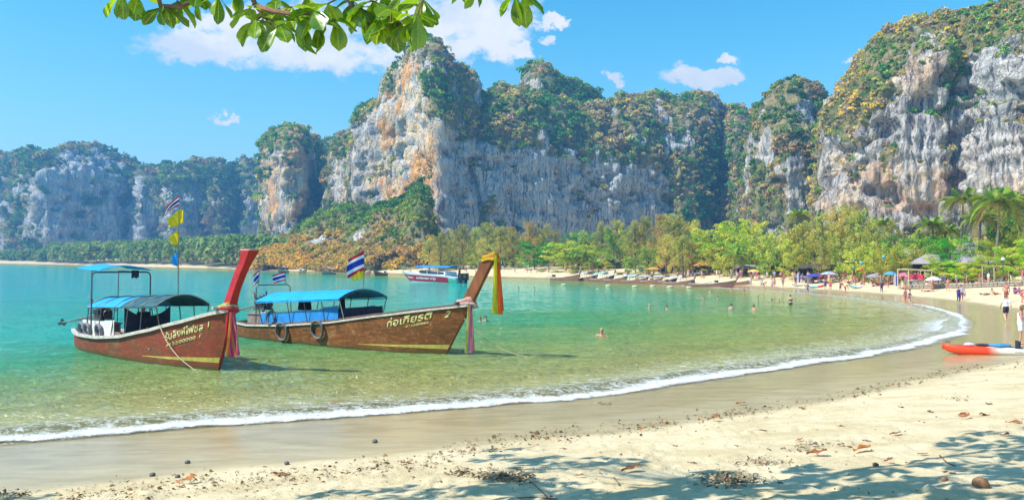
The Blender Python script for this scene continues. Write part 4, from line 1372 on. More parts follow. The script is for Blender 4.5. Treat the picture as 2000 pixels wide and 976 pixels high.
def vault(x0, x1, w_, z0, z1, rise, thick=.025, nx=14, ny=17, sag=.0, seed=0):
    """arched roof sheet from x0 (front) to x1 (aft) with eaves at z0..z1"""
    rows, rows2 = [], []
    for i in range(nx):
        f = i / (nx - 1)
        x = x0 + (x1 - x0) * f
        ze = z0 + (z1 - z0) * f
        r_ = []
        for j in range(ny):
            q = -1 + 2 * j / (ny - 1)
            z = ze + rise * (1 - abs(q) ** 2.0) - sag * math.sin(f * math.pi * 4) ** 2 * (1 - q * q) + .012 * float(vnoise(x * 3 + seed, q * 4, seed))
            r_.append(Vector((x, q * w_, z)))
        rows.append(r_)
    mb = MB().sheet(rows)
    mb.sheet([[p - Vector((0, 0, thick)) for p in r_] for r_ in rows])
    for a, b in ((rows[0], [p - Vector((0, 0, thick)) for p in rows[0]]), (rows[-1], [p - Vector((0, 0, thick)) for p in rows[-1]]), ([r_[0] for r_ in rows], [r_[0] - Vector((0, 0, thick)) for r_ in rows]), ([r_[-1] for r_ in rows], [r_[-1] - Vector((0, 0, thick)) for r_ in rows])):
        mb.sheet([a, b])
    return mb


def prow_mesh(h, junction_z, top, width, lat, mats, flare=.0, cap=True):
    """the tall stem board above the sheer; top=(x,z), width fore-aft and lateral thickness along it"""
    n = 14
    pts = []
    x0 = h['rake'](-.3) - .02
    zs_ = list(np.linspace(-.3, junction_z, 6)) + list(np.linspace(junction_z, top[1], n)[1:])
    mb = MB()
    rows = []
    for z in zs_:
        if z <= junction_z:
            x = h['rake'](z)
            wf = .10 + (width[0] - .10) * sstep(z, junction_z - .7, junction_z)
            wl = .05 + (lat[0] - .05) * sstep(z, junction_z - 1.2, junction_z)
        else:
            f = (z - junction_z) / (top[1] - junction_z)
            x = h['rake'](junction_z) + (top[0] - h['rake'](junction_z)) * (f ** flare if flare else f)
            wf = np.interp(f, [0, .35, .8, 1], width)
            wl = np.interp(f, [0, .35, .8, 1], lat)
        wf, wl = float(wf), float(wl)
        rows.append([Vector((x + .03, -wl / 2, z)), Vector((x + .03, wl / 2, z)), Vector((x + .03 - wf, wl / 2, z)), Vector((x + .03 - wf, -wl / 2, z)), Vector((x + .03, -wl / 2, z))])
    mb.sheet(rows)
    mb.add(rows[-1][:4], [(0, 1, 2, 3)])
    me = mb.mesh('prow_post', mats, smooth=False)
    bm = bmesh.new(); bm.from_mesh(me)
    bmesh.ops.bevel(bm, geom=[e for e in bm.edges if len(e.link_faces) == 2 and e.calc_face_angle(0) > .6], offset=.018, segments=2, affect='EDGES', profile=.5)
    bm.to_mesh(me); bm.free()
    return me


def rail(h, parent, mats, side, up_=.02, rw_=.045, name='gunwale', t0=.0):
    mb = MB()
    ts = np.linspace(t0, h['L'], 50)
    rows = []
    for t_ in ts:
        p = h['pt'](t_, h['zs'](t_), side)
        o, i = Vector((0, side * rw_, 0)), Vector((0, -side * rw_, 0))
        u, d = Vector((0, 0, up_)), Vector((0, 0, -.075))
        rows.append([p + o + d, p + o + u, p + i + u, p + i + d, p + o + d])
    mb.sheet(rows)
    mb.add(rows[0][:4], [(0, 1, 2, 3)]); mb.add(rows[-1][:4], [(0, 1, 2, 3)])
    return mb.build(name, mats, parent, smooth=False)


def interior(h, parent, mats, zf=.30, deck_to=3.0, floor_name='floor_planking'):
    mb = MB()
    ts = np.linspace(.6, h['L'] - .05, 40)
    rows = []
    for t_ in ts:
        r_ = []
        for sd_, zz in ((-1, h['zs'](t_) - .005), (-1, zf), (1, zf), (1, h['zs'](t_) - .005)):
            z = min(zz, h['zs'](t_) - .005)
            p = h['pt'](t_, max(z, .02), sd_)
            p.y -= sd_ * .035
            p.z = z
            r_.append(p)
        rows.append(r_)
    mb.sheet(rows)
    mb.build(floor_name, mats, parent)
    # fore deck planks, each a board across
    w_ = .22
    k = 0
    t_ = .35
    while t_ < deck_to:
        a, b = t_, t_ + w_ - .012
        z0, z1 = h['zs'](a) - .10, h['zs'](b) - .10
        y0, y1 = h['b'](a) * .93, h['b'](b) * .93
        xa, xb = h['pt'](a, z0).x, h['pt'](b, z1).x
        top_ = [Vector((xa, -y0, z0)), Vector((xa, y0, z0)), Vector((xb, y1, z1)), Vector((xb, -y1, z1))]
        bot = [p - Vector((0, 0, .03)) for p in top_]
        MB().add(top_ + bot, [(0, 1, 2, 3), (7, 6, 5, 4), (0, 4, 5, 1), (1, 5, 6, 2), (2, 6, 7, 3), (3, 7, 4, 0)]).build('deck_plank', mats, parent, smooth=False)
        t_ += w_


def engine(parent, x, z, aim, length, with_prop=True):
    """old car engine on a swivel with the long propeller shaft"""
    mb = MB()
    mb.box((x - .35, -.22, z), (x + .35, .22, z + .34))
    mb.box((x - .28, -.16, z + .34), (x + .26, .16, z + .50))
    for i in range(4):
        mb.box((x - .28 + i * .15, -.30, z + .18), (x - .19 + i * .15, -.22, z + .36))
    mb.tube([(x + .35, 0, z + .2), (x + .46, 0, z + .2)], .16, 12)
    mb.ball((x - .05, 0, z + .58), .13, 10, 6, sc=(1.4, 1, .7))
    mb.tube([(x - .2, .24, z + .3), (x - .2, .34, z + .3), (x - .25, .36, z + .8)], .035, 7)
    e = mb.build('engine', engine_m, parent)
    MB().torus((x + .47, 0, z + .2), (1, 0, 0), .17, .02, 18, 6).build('flywheel', steel, e)
    MB().tube([(x - .15, -.34, z + .42), (x - .2, -.36, z + .75), (x - .5, -.36, z + .85)], .04, 8).build('exhaust_pipe', brass, e)
    MB().box((x - .42, -.27, z - .07), (x + .42, -.20, z)).box((x - .42, .20, z - .07), (x + .42, .27, z)).tube([(x, 0, z - .6), (x, 0, z)], .06, 8).build('engine_mount', steel, e)
    a, b = Vector((x - .35, 0, z + .15)), Vector(aim)
    d = (b - a).normalized()
    s_ = MB().tube([a, b], .035, 8)
    s_.tube([a + Vector((0, 0, -.10)), a + d * length * .55 + Vector((0, 0, -.04))], .02, 6)
    s_.build('drive_shaft', brass, parent)
    pr = MB()
    x_ = d.orthogonal().normalized(); y_ = d.cross(x_)
    pr.tube([b - d * .06, b + d * .08], .05, 8)
    for k in range(3):
        q = k * 2.094 + .4
        e_ = x_ * math.cos(q) + y_ * math.sin(q)
        f_ = x_ * -math.sin(q) + y_ * math.cos(q)
        pr.add([b - f_ * .04, b + f_ * .04, b + e_ * .13 + f_ * .085 + d * .03, b + e_ * .19 + d * .02, b + e_ * .13 - f_ * .085 - d * .03], [(0, 1, 2, 3, 4)])
    pr.build('propeller', brass, parent)
    MB().tube([(x + .4, 0, z + .3), (x + .9, -.05, z + .42), (x + 1.5, -.08, z + .40)], .022, 7).build('tiller', steel, parent)
    return e


def strands(name, label, anchor, length, cols, spread=.09, seed=0, knot=None, facing=(1, 0), group='ribbons tied on the prows', waist=None):
    """a bundle of long cloth ribbons hanging from a knot; every ribbon is a part"""
    g = np.random.default_rng(seed)
    r = thing(name, label, 'ribbons', anchor, 0, group)
    fx = Vector((facing[0], facing[1], 0)).normalized()
    fy = Vector((-fx.y, fx.x, 0))
    n = len(cols)
    for i, c in enumerate(cols):
        q = (i + .5) / n * 2 - 1
        dpt = g.uniform(-1, 1) * spread * .5
        rows = []
        ln = length * g.uniform(.92, 1.04)
        ph = g.uniform(0, 6)
        w_ = spread * 2 / n * 1.25
        for k in range(15):
            f = k / 14
            sp = spread * (.30 + .7 * f ** .6)
            cx = fx * (q * sp + .015 * math.sin(f * 6 + ph)) + fy * (dpt * (.3 + .7 * f) + .012 * math.sin(f * 9 + ph))
            z = -ln * f
            ww = w_ * (.5 + .5 * f ** .5)
            rows.append([cx - fx * ww + Vector((0, 0, z)), cx + fy * (.03 * math.sin(f * 5 + ph) + .012) + Vector((0, 0, z)), cx + fx * ww + fy * .01 + Vector((0, 0, z))])
        MB().sheet(rows).build('ribbon', cloth_mat(c), r)
    return r


_cm = {}


def cloth_mat(c):
    if c not in _cm:
        m, t = new_mat('ribbon_cloth')
        p = t.coord()
        n = t.noise(t.scale(p, (8, 8, .6)), 4, 3)
        cc = t.mix(t.step(n, .35, .65), c, tuple(v * .72 for v in c))
        tr = t.n.new('ShaderNodeBsdfTranslucent'); t.put(cc, tr.inputs[0])
        _cm[c] = finish(m, t, t.mixs(.4, t.bsdf(cc, .6, .2), tr.outputs[0]))
    return _cm[c]


def wrap_band(c0, axis, half, seed, cols, parent, turns=3, name='knotted_band'):
    """cloth wound round the prow: slanting folds in several colours; half=(fore-aft, lateral) half sizes"""
    for k in range(turns):
        rows = []
        for i in range(25):
            a = 2 * math.pi * i / 24
            e = (abs(math.cos(a)) ** 4 + abs(math.sin(a)) ** 4) ** -.25
            off = Vector((half[0] * math.cos(a) * e, half[1] * math.sin(a) * e, 0)) * (1.07 + .04 * k)
            z = -.07 * k + .10 * math.cos(a + .4 * k) + .012 * math.sin(5 * a + k)
            p = Vector(c0) + off + Vector((axis * z, 0, z))
            rows.append([p + Vector((0, 0, .055)), p + off * .09, p - Vector((0, 0, .055))])
        MB().sheet(rows).build(name, cloth_mat(cols[k % len(cols)]), parent)


def tyre(label, loc, rot, R_=.30, r_=.075, m=None, group='old tyres hung as fenders', oval=1.0):
    o = MB().torus((0, 0, 0), (0, 1, 0), R_, r_, 30, 10, sx=1.2).build('tyre_fender', m or rubber)
    o.location, o.rotation_euler, o.scale = loc, rot, (1, 1, oval)
    return tag(o, label, 'tyre', group)


def rope(label, pts, r_=.014, name='mooring_rope', group=None):
    o = MB().tube(pts, r_, 6).build(name, rope_m)
    return tag(o, label, 'rope', group)


def place(parent, x, y, z):
    """boat space to world"""
    return parent.matrix_basis @ Vector((x, y, z))


def boat_root(name, label, bow, stern, group='longtail boats at anchor'):
    b, s_ = Vector(bow), Vector(stern)
    d = (b - s_)
    r = thing(name, label, 'longtail boat', (b.x, b.y, 0), math.atan2(d.y, d.x), group)
    return r


# --- the nearer boat: red, white rail
B1 = boat_root('longtail_boat', 'nearer longtail boat with rust red hull, white rail and bright red prow', G(428, 722), G(196, 680))
h1 = make_hull(10.6, [(-1, 2.2), (0, 2.02), (.6, 1.86), (1.5, 1.58), (3, 1.20), (5, .86), (7, .70), (9, .66), (10.6, .74)],
               [(0, .07), (.4, .30), (1, .50), (2, .78), (3.5, 1.02), (5.5, 1.12), (8, 1.08), (9.5, .92), (10.6, .62)],
               [(-.35, -.5), (0, 0), (.35, .75), (.78, 1.95), (.9, 2.3)])
link('hull', skin_mesh(h1, 'hull', []), B1, hull_red)
interior(h1, B1, inner_wood, .25, 2.4)
for sd_ in (-1, 1):
    rail(h1, B1, pale_rail, sd_, .035, .07)
pm = prow_mesh(h1, 1.98, (2.06, 3.92), [.44, .38, .40, .50], [.30, .24, .26, .38], [], flare=1.45)
pp = link('prow_post', pm, B1, prow_red)
MB().box((1.56, -.195, 3.915), (2.11, .195, 3.95)).build('prow_cap', mat('pink_weathered_cap', (.72, .36, .30), (.6, .28, .22), .6), pp, smooth=False)
MB().box((.30, -.46, 2.02), (.42, .46, 2.10)).build('prow_crosspiece', pale_rail, B1, smooth=False)


def stripe(h, parent, z0, z1, t0, t1, m, name='hull_stripe', tap=True):
    rows = []
    for t_ in np.linspace(t0, t1, 30):
        f = (t_ - t0) / (t1 - t0)
        zz = z1 - (z1 - z0) * (f * .9 if tap else 0)
        rows.append([h['pt'](t_, z0, -1, .006), h['pt'](t_, (z0 + zz) / 2, -1, .007), h['pt'](t_, zz, -1, .006)])
    rows2 = [[Vector((p.x, -p.y, p.z)) for p in r_] for r_ in rows]
    return MB().sheet(rows).sheet(rows2).build(name, m, parent)


stripe(h1, B1, .24, .42, .03, 3.6, yellow_p)
text_on_hull(h1, 'รันสิงห์ไฟชล 1', 2.24, .86, .36, .29, letter_m, 'name_lettering', B1, .86)
text_on_hull(h1, '415500000 1', 2.20, .64, .16, .29, letter_m, 'registration_lettering', B1, 1.7)
rf = vault(-5.3, -8.3, .98, 1.895, 1.76, .36, sag=.03, seed=3).build('canopy_roof', tarp_blue, B1)
fc_ = vault(-2.5, -5.28, .98, 2.02, 1.896, .36, seed=4).build('canopy_front', tarp_teal, B1)
for q in (-2.5, -3.6, -4.7, -5.8, -7.0, -8.2):
    f = (q + 2.5) / -5.8
    ze = 2.02 - .26 * f
    MB().tube([(q, w_ * .97, ze + .012 + .36 * (1 - w_ * w_)) for w_ in np.linspace(-1, 1, 13)], .022, 6).build('canopy_rib', brass, rf)
    for sd_ in (-1, 1):
        MB().tube([(q, sd_ * .95, ze - .04), (q, sd_ * (h1['b'](-q) - .02), h1['zs'](-q))], .02, 7).build('canopy_post', steel, B1)
for sd_ in (-1, 1):
    MB().tube([(-2.5, sd_ * .97, 1.98), (-8.3, sd_ * .97, 1.72)], .018, 6).build('canopy_rail', steel, B1)
# arch and high awning over the helmsman
ar = [(-7.5, -1.12, .62), (-7.5, -1.12, 2.95), (-7.5, -1.08, 3.06), (-7.5, -.98, 3.11), (-7.5, .98, 3.11), (-7.5, 1.08, 3.06), (-7.5, 1.12, 2.95), (-7.5, 1.12, .62)]
fr = MB().tube(ar, .03, 8).build('awning_frame', steel, B1)
for sd_ in (-.5, .55):
    MB().tube([(-9.2, sd_, .7), (-9.1, sd_, 3.14)], .018, 7).build('awning_pole', steel, B1)
MB().tube([(-7.5, -.85, 3.11), (-9.1, -.5, 3.14)], .015, 6).tube([(-7.5, .85, 3.11), (-9.1, .55, 3.14)], .015, 6).build('awning_stay', steel, B1)
vault(-7.15, -9.3, .98, 3.20, 3.24, .17, nx=10, seed=9).build('awning_roof', tarp_blue, B1)
MB().sheet([[Vector((-7.46 + .02 * math.sin(i * 1.7), .35 + .05 * i, 3.18 - .30 * j / 5 * (1 + .12 * math.sin(i * 2.1)))) for j in range(6)] for i in range(7)]).build('hanging_rag', black_cloth, B1)
# white side panel, dark back rest
rows = []
for t_ in np.linspace(5.7, 8.9, 14):
    rows.append([h1['pt'](t_, h1['zs'](t_), -1, -.09) + Vector((0, 0, z_)) for z_ in (.03, .25, .58)])
MB().sheet(rows).sheet([[p + Vector((0, .03, 0)) for p in r_] for r_ in rows]).build('side_panel', white_p, B1)
rows = []
for i in range(17):
    q = -1 + i / 8
    top_ = 1.52 + .36 * abs(q) ** 2.2
    rows.append([Vector((-5.2 + .03 * math.cos(q * 9), q * .86, z_)) for z_ in np.linspace(.55, top_, 6)])
MB().sheet(rows).build('cloth_partition', black_cloth, B1)
engine(B1, -9.2, 1.22, (-13.5, 0, .82), 4.3)
MB().box((-9.7, -.45, .70), (-8.6, -.38, 1.0)).box((-9.7, .38, .70), (-8.6, .45, 1.0)).box((-9.75, -.5, 1.0), (-8.55, .5, 1.06)).build('engine_bed', inner_wood, B1, smooth=False)
for x_, y_ in ((-3.2, 0), (-4.2, 0), (-6.3, 0), (-7.2, 0)):
    MB().box((x_ - .16, -h1['b'](-x_) * .93, .50), (x_ + .16, h1['b'](-x_) * .93, .54)).build('bench', inner_wood, B1, smooth=False)
# flag pole with its flags
fp = MB().tube([(-3.0, .05, 2.34), (-3.02, .05, 4.3), (-3.0, .06, 5.92)], [.022, .018, .01], 7).build('flag_pole', brass, B1)
yaw = -B1.rotation_euler.z + math.pi


def hang(me, parent, loc, ang, label=None):
    o = link('flag', me, parent)
    o.location = loc
    o.rotation_euler = (0, 0, ang)
    if label:
        o['label'] = label
    return o


hang(flag_mesh('flag', .60, .34, thai, .95, .16, .2, 1), fp, (-3.0, .06, 5.88), yaw + .25, 'national flag of red, white and blue bands')
hang(flag_mesh('flag', .50, .62, yellow_f, 1.0, .14, .62, 2), fp, (-3.0, .06, 5.38), yaw + .3, 'upper yellow flag')
hang(flag_mesh('flag', .16, .5, yellow_f, .2, .2, .1, 7), fp, (-3.0, .06, 5.38), yaw + math.pi, 'yellow flag tail')
hang(flag_mesh('flag', .36, .60, yellow_f, .8, .2, .5, 3), fp, (-3.0, .06, 4.68), yaw + .2, 'lower yellow flag')
hang(flag_mesh('flag', .28, .60, blue_f, .9, .2, .5, 4), fp, (-3.0, .06, 3.93), yaw + .2, 'light blue flag')
tags = ['aft most', 'middle', 'foremost']
for i, t_ in enumerate((8.75, 8.0, 6.9)):
    p = h1['pt'](t_, h1['zs'](t_), -1, -.02)
    q = place(B1, p.x, p.y, p.z + .20)
    tyre(f'{tags[i]} of three grey purple tyres on the white panel of the red boat', q, (rad(8), rad(-6 + 8 * i), B1.rotation_euler.z), .25, .055, rubber2, 'tyres on the white panel of the red boat')
b_ = thing('prow_ribbons', 'yellow, pink and orange ribbons hanging from the red prow of the nearer boat', 'ribbons', place(B1, .78, -.02, 2.0), B1.rotation_euler.z)
wrap_band((-.28, 0, .12), -.2, (.33, .22), 1, [(.62, .66, .10), (.70, .72, .45), (.78, .10, .10)], b_, 3)
for i, c in enumerate([(.80, .34, .06), (.85, .10, .16), (.86, .22, .38), (.82, .06, .22), (.86, .30, .10), (.80, .05, .16), (.85, .42, .40), (.84, .12, .30)]):
    g = np.random.default_rng(i + 40)
    rows = []
    for k in range(15):
        f = k / 14
        a = -.16 + .052 * i
        cx = Vector((.12 + .05 * f + .02 * math.sin(5 * f + i), -.06 + a * (.35 + .75 * f), -.05 - 1.42 * f * (1 + .03 * g.normal() * 0 + .04 * math.sin(i * 2.3))))
        ww = .026 + .022 * f
        rows.append([cx + Vector((-.01, -ww, 0)), cx + Vector((.03 * math.sin(4 * f + i), 0, 0)), cx + Vector((.012, ww, 0))])
    MB().sheet(rows).build('ribbon', cloth_mat(c), b_)
p0 = h1['pt'](2.35, h1['zs'](2.35), -1, .08)
p1 = h1['pt'](.7, .0, -1, .2)
pr_ = [place(B1, *(p0 + Vector((0, .1, .04)))), place(B1, *(p0 + Vector((0, -.03, .02))))] + [place(B1, *(p0.lerp(p1, q) + Vector((0, -.04 - .10 * math.sin(q * 3.14), -.12 * math.sin(q * 3.14))))) for q in np.linspace(.1, 1, 10)] + [G(409, 728, -.1)]
rope('cream rope hanging over the side of the red boat down to the water', pr_, .016)

# --- the second boat: brown, green canopy edge, lettering with a 2
B2 = boat_root('longtail_boat', 'second longtail boat with brown hull, long blue canopy and varnished wooden prow', G(872, 692), G(478, 655))
h2 = make_hull(12.9, [(-1.5, 2.25), (0, 2.0), (.45, 1.90), (1.2, 1.76), (2.44, 1.52), (5.4, 1.08), (8.5, .80), (11.3, .66), (12.9, .72)],
               [(0, .07), (.4, .28), (1, .48), (2.2, .80), (4, 1.08), (6, 1.18), (9, 1.15), (11, .98), (12.9, .62)],
               [(-.35, -.55), (0, 0), (1.0, 1.6), (1.30, 2.08), (1.5, 2.4)])
link('hull', skin_mesh(h2, 'hull', []), B2, hull_brown)
interior(h2, B2, inner_wood, .28, 4.2)
for sd_ in (-1, 1):
    rail(h2, B2, pale_rail, sd_, .0, .05)
    rows = MB()
    pts = []
    for t_ in np.linspace(.0, 12.85, 46):
        p = h2['pt'](t_, h2['zs'](t_), sd_)
        pts.append(p + Vector((0, -sd_ * .03, .045)))
    rows.tube(pts, .03, 6).build('gunwale_cap', dark_rail, B2)
pm = prow_mesh(h2, 2.06, (2.42, 3.95), [.56, .52, .50, .56], [.20, .18, .20, .24], [], flare=0)
link('prow_post', pm, B2, prow_wood)
MB().tube([(.75, -.42, 2.02), (.78, .55, 2.10)], .05, 8).build('prow_crosspiece', dark_rail, B2)
stripe(h2, B2, .22, .40, .02, 3.9, yellow_p)
text_on_hull(h2, 'ก่อเกียรติ', 2.52, .96, .42, .275, letter_m, 'name_lettering', B2, 1.0)
text_on_hull(h2, '2', .56, 1.46, .36, .2, letter_m, 'number_lettering', B2, .9)
text_on_hull(h2, '415500864', 1.78, .99, .12, .275, letter_m, 'registration_lettering', B2, 1.45)
rf = vault(-4.6, -10.0, 1.42, 2.06, 1.78, .38, sag=.03, seed=5).build('canopy_roof', tarp_blue, B2)
for q in (-4.6, -5.7, -6.8, -7.9, -9.0, -9.95):
    f = (q + 4.6) / -5.4
    ze = 2.04 - .28 * f
    MB().tube([(q, w_ * 1.40, ze - .05 + .38 * (1 - w_ * w_)) for w_ in np.linspace(-1, 1, 13)], .02, 6).build('canopy_rib', steel, rf)
    for sd_ in (-1, 1):
        MB().tube([(q, sd_ * 1.36, ze - .03), (q, sd_ * (h2['b'](-q) - .02), h2['zs'](-q))], .02, 7).build('canopy_post', pale_rail if sd_ < 0 and q == -4.6 else steel, B2)
for sd_ in (-1, 1):
    MB().tube([(-4.6, sd_ * 1.40, 1.99), (-10, sd_ * 1.40, 1.71)], .02, 6).build('canopy_rail', tarp_blue if sd_ < 0 else steel, B2)
rows = []
for t_ in np.linspace(5.0, 10.2, 20):
    hh = .60 if t_ < 6 else .52
    rows.append([h2['pt'](t_, h2['zs'](t_), -1, -.07) + Vector((0, 0, z_)) for z_ in (.03, hh * .5, hh)])
sp_ = MB().sheet(rows).sheet([[p + Vector((0, .03, 0)) for p in r_] for r_ in rows]).build('side_panel', blue_p, B2)
MB().tube([r_[2] + Vector((0, .015, .01)) for r_ in rows], .02, 6).build('panel_trim', pale_rail, sp_)
MB().sheet([[Vector((-4.75, y_, z_)) for z_ in (.75, 1.1, 1.66)] for y_ in np.linspace(-1.05, 1.25, 12)]).sheet([[Vector((-4.72, y_, z_)) for z_ in (.75, 1.1, 1.66)] for y_ in np.linspace(-1.05, 1.25, 12)]).build('front_partition', black_cloth, B2)
rows = []
for t_ in np.linspace(5.0, 10.2, 12):
    rows.append([h2['pt'](t_, h2['zs'](t_), 1, -.07) + Vector((0, 0, z_)) for z_ in (.03, .3, .55)])
MB().sheet(rows).build('far_side_panel', blue_p, B2)
for x_ in (-5.6, -6.6, -7.6, -8.6, -9.6):
    MB().box((x_ - .16, -h2['b'](-x_) * .93, .55), (x_ + .16, h2['b'](-x_) * .93, .59)).build('bench', inner_wood, B2, smooth=False)
engine(B2, -11.3, 1.35, (-15.6, .1, .8), 4.4)
MB().box((-11.8, -.5, .62), (-10.7, -.42, 1.1)).box((-11.8, .42, .62), (-10.7, .5, 1.1)).box((-11.85, -.55, 1.1), (-10.65, .55, 1.16)).build('engine_bed', inner_wood, B2, smooth=False)
MB().tube([(-10.5, -1.0, .66), (-10.5, -1.0, 2.38), (-10.5, -.9, 2.48), (-10.5, .75, 2.48), (-10.5, .9, 2.38), (-10.5, 1.02, .66)], .024, 8).build('awning_frame', steel, B2)
fp = MB().tube([(-10.5, .62, 2.48), (-10.5, .62, 3.1)], .014, 6).build('flag_pole', steel, B2)
yaw = -B2.rotation_euler.z + math.pi
hang(flag_mesh('flag', .62, .40, thai, .35, .10, 0, 11), fp, (-10.5, .62, 3.08), yaw + .15, 'small national flag blowing at the stern')
fp = MB().tube([(-10.5, -.88, 2.48), (-10.5, -.84, 3.2)], .014, 6).build('flag_pole', steel, B2)
hang(flag_mesh('flag', .34, .52, thai, 1.0, .12, 0, 12), fp, (-10.5, -.84, 3.18), yaw + .2, 'drooping national flag at the stern')
fp = MB().tube([(-4.75, .12, 2.45), (-4.72, .12, 3.25), (-4.70, .10, 4.05)], [.022, .018, .012], 7).build('flag_pole', brass, B2)
hang(flag_mesh('flag', .80, .80, thai, .55, .08, 0, 13), fp, (-4.7, .1, 4.02), yaw + .2, 'large national flag over the canopy')
hang(flag_mesh('flag', .55, .42, yellow_f, .65, .10, .4, 14), fp, (-4.72, .11, 3.30), yaw + .2, 'yellow pennant under the large flag')
for i, (x_, w_) in enumerate(((-6.3, .20), (-8.6, .30), (-9.0, .22))):
    rows = [[Vector((x_ + w_ * math.cos(a) * (.5 + .5 * z_), .35 + .12 * math.sin(a), 1.98 - .62 * z_)) for a in np.linspace(0, 6.283, 10)] for z_ in np.linspace(0, 1, 7)]
    MB().sheet(rows).build('hung_cloth', black_cloth if i != 2 else maroon, B2)
lab2 = ('tyre hung on the brown hull nearer the stern, below the blue panel', 'tyre hung on the brown hull nearer the bow, below the blue panel')
for i, t_ in enumerate((8.45, 6.1)):
    zc = h2['zs'](t_) - .30
    p = h2['pt'](t_, zc, -1, .08)
    tyre(lab2[i], place(B2, p.x, p.y, p.z), (rad(7), rad(10 * i), B2.rotation_euler.z), .36, .05, rubber, 'tyres hung on the brown hull', 1.05)
    tp = h2['pt'](t_, h2['zs'](t_) + .02, -1, .03)
    rope('short rope tying the ' + lab2[i].replace(' hung', ''), [place(B2, tp.x, tp.y + .1, tp.z + .05), place(B2, tp.x, tp.y - .05, tp.z + .03), place(B2, p.x, p.y - .03, p.z + .36)], .012, 'fender_rope', 'fender ropes')
pd_ = h2['pt'](9.3, h2['zs'](9.3), -1, -.03)
tyre('tyre leaning against the blue panel near the stern of the brown boat', place(B2, pd_.x, pd_.y - .02, pd_.z + .30), (rad(-12), 0, B2.rotation_euler.z), .30, .04, rubber, None)
b_ = thing('prow_ribbons', 'yellow and orange ribbons hanging from the top of the wooden prow', 'ribbons', place(B2, 2.22, 0, 3.82), B2.rotation_euler.z)
wrap_band((-.12, 0, .02), -.15, (.31, .14), 1, [(.80, .66, .04), (.85, .36, .05), (.86, .26, .06)], b_, 4)
OR_, YE = (.92, .20, .02), (.86, .84, .04)
for i, c in enumerate([YE, (.86, .74, .04), YE, (.90, .50, .04), OR_, OR_, (.90, .14, .03), OR_, (.84, .18, .05)]):
    rows = []
    for k in range(16):
        f = k / 15
        cx = Vector((.24 + .03 * f, -.05 - .24 + .060 * i * (.45 + .75 * f) + .12 * (1 - f), .02 - 2.12 * f * (1 + .03 * math.sin(i * 2.9))))
        ww = .03 + .022 * f
        rows.append([cx + Vector((-ww * .5, -ww, 0)), cx + Vector((.03 * math.sin(4 * f + i), 0, 0)), cx + Vector((ww * .5, ww, 0))])
    MB().sheet(rows).build('ribbon', cloth_mat(c), b_)
b_ = thing('prow_ribbons', 'pink and white ribbons hanging below the prow of the brown boat', 'ribbons', place(B2, 1.18, 0, 2.05), B2.rotation_euler.z)
wrap_band((-.26, 0, .10), -.45, (.36, .16), 1, [(.80, .72, .68), (.82, .45, .42), (.80, .22, .16)], b_, 4)
for i, c in enumerate([(.72, .74, .14), (.86, .40, .50), (.84, .62, .68), (.80, .20, .32), (.85, .50, .58), (.78, .14, .24), (.84, .40, .48), (.70, .18, .30)]):
    rows = []
    for k in range(16):
        f = k / 15
        cx = Vector((.12 - .02 * f, -.38 + .12 * (1 - f) + .058 * i * (.35 + .75 * f), .0 - 1.85 * f * (1 + .03 * math.sin(i * 1.7))))
        ww = .03 + .02 * f
        rows.append([cx + Vector((-ww * .5, -ww, 0)), cx + Vector((.03 * math.sin(4 * f + i), 0, 0)), cx + Vector((ww * .5, ww, 0))])
    MB().sheet(rows).build('ribbon', cloth_mat(c), b_)
a = place(B2, .95, -.1, 1.45)
e_ = G(1042, 699, -.05)
rope('pale anchor rope running from the bow of the brown boat down into the water', [a.lerp(e_, q) + Vector((0, 0, -.42 * math.sin(q * math.pi))) * (1 - .3 * q) for q in np.linspace(0, 1, 18)], .016)

# ------------------------------------------------------------------ small longtails far off: one built with its parts, then copied
def far_longtail(roof_m, hull_m, Ls=9.0, seed=0, roof=True):
    r = thing('longtail_boat', '', 'longtail boat')
    h = make_hull(Ls, [(-1, 1.9), (0, 1.55), (1.5, 1.15), (4, .75), (7, .58), (Ls, .66)], [(0, .06), (1, .45), (3, .9), (6, .95), (Ls, .55)], [(-.35, -.4), (0, 0), (.6, 1.1), (.9, 1.8)])
    link('hull', skin_mesh(h, 'hull', [], 16), r, hull_m)
    interior(h, r, inner_wood, .25, .5)
    for sd_ in (-1, 1):
        rail(h, r, pale_rail, sd_, .02, .05)
    link('prow_post', prow_mesh(h, 1.5, (1.5, 2.7), [.4, .34, .34, .4], [.18, .16, .16, .2], []), r, prow_wood)
    if roof:
        vault(-2.6, -7.0, .95, 1.75, 1.62, .32, nx=5, ny=9).build('canopy_roof', roof_m, r)
        for q in (-2.7, -4.8, -6.9):
            for sd_ in (-1, 1):
                MB().tube([(q, sd_ * .9, 1.72), (q, sd_ * .85, .6)], .025, 5).build('canopy_post', steel, r)
    MB().box((-8.5, -.25, .75), (-7.8, .25, 1.25)).tube([(-8.5, 0, 1.0), (-11.2, 0, .5)], .04, 5).build('engine', engine_m, r)
    return r


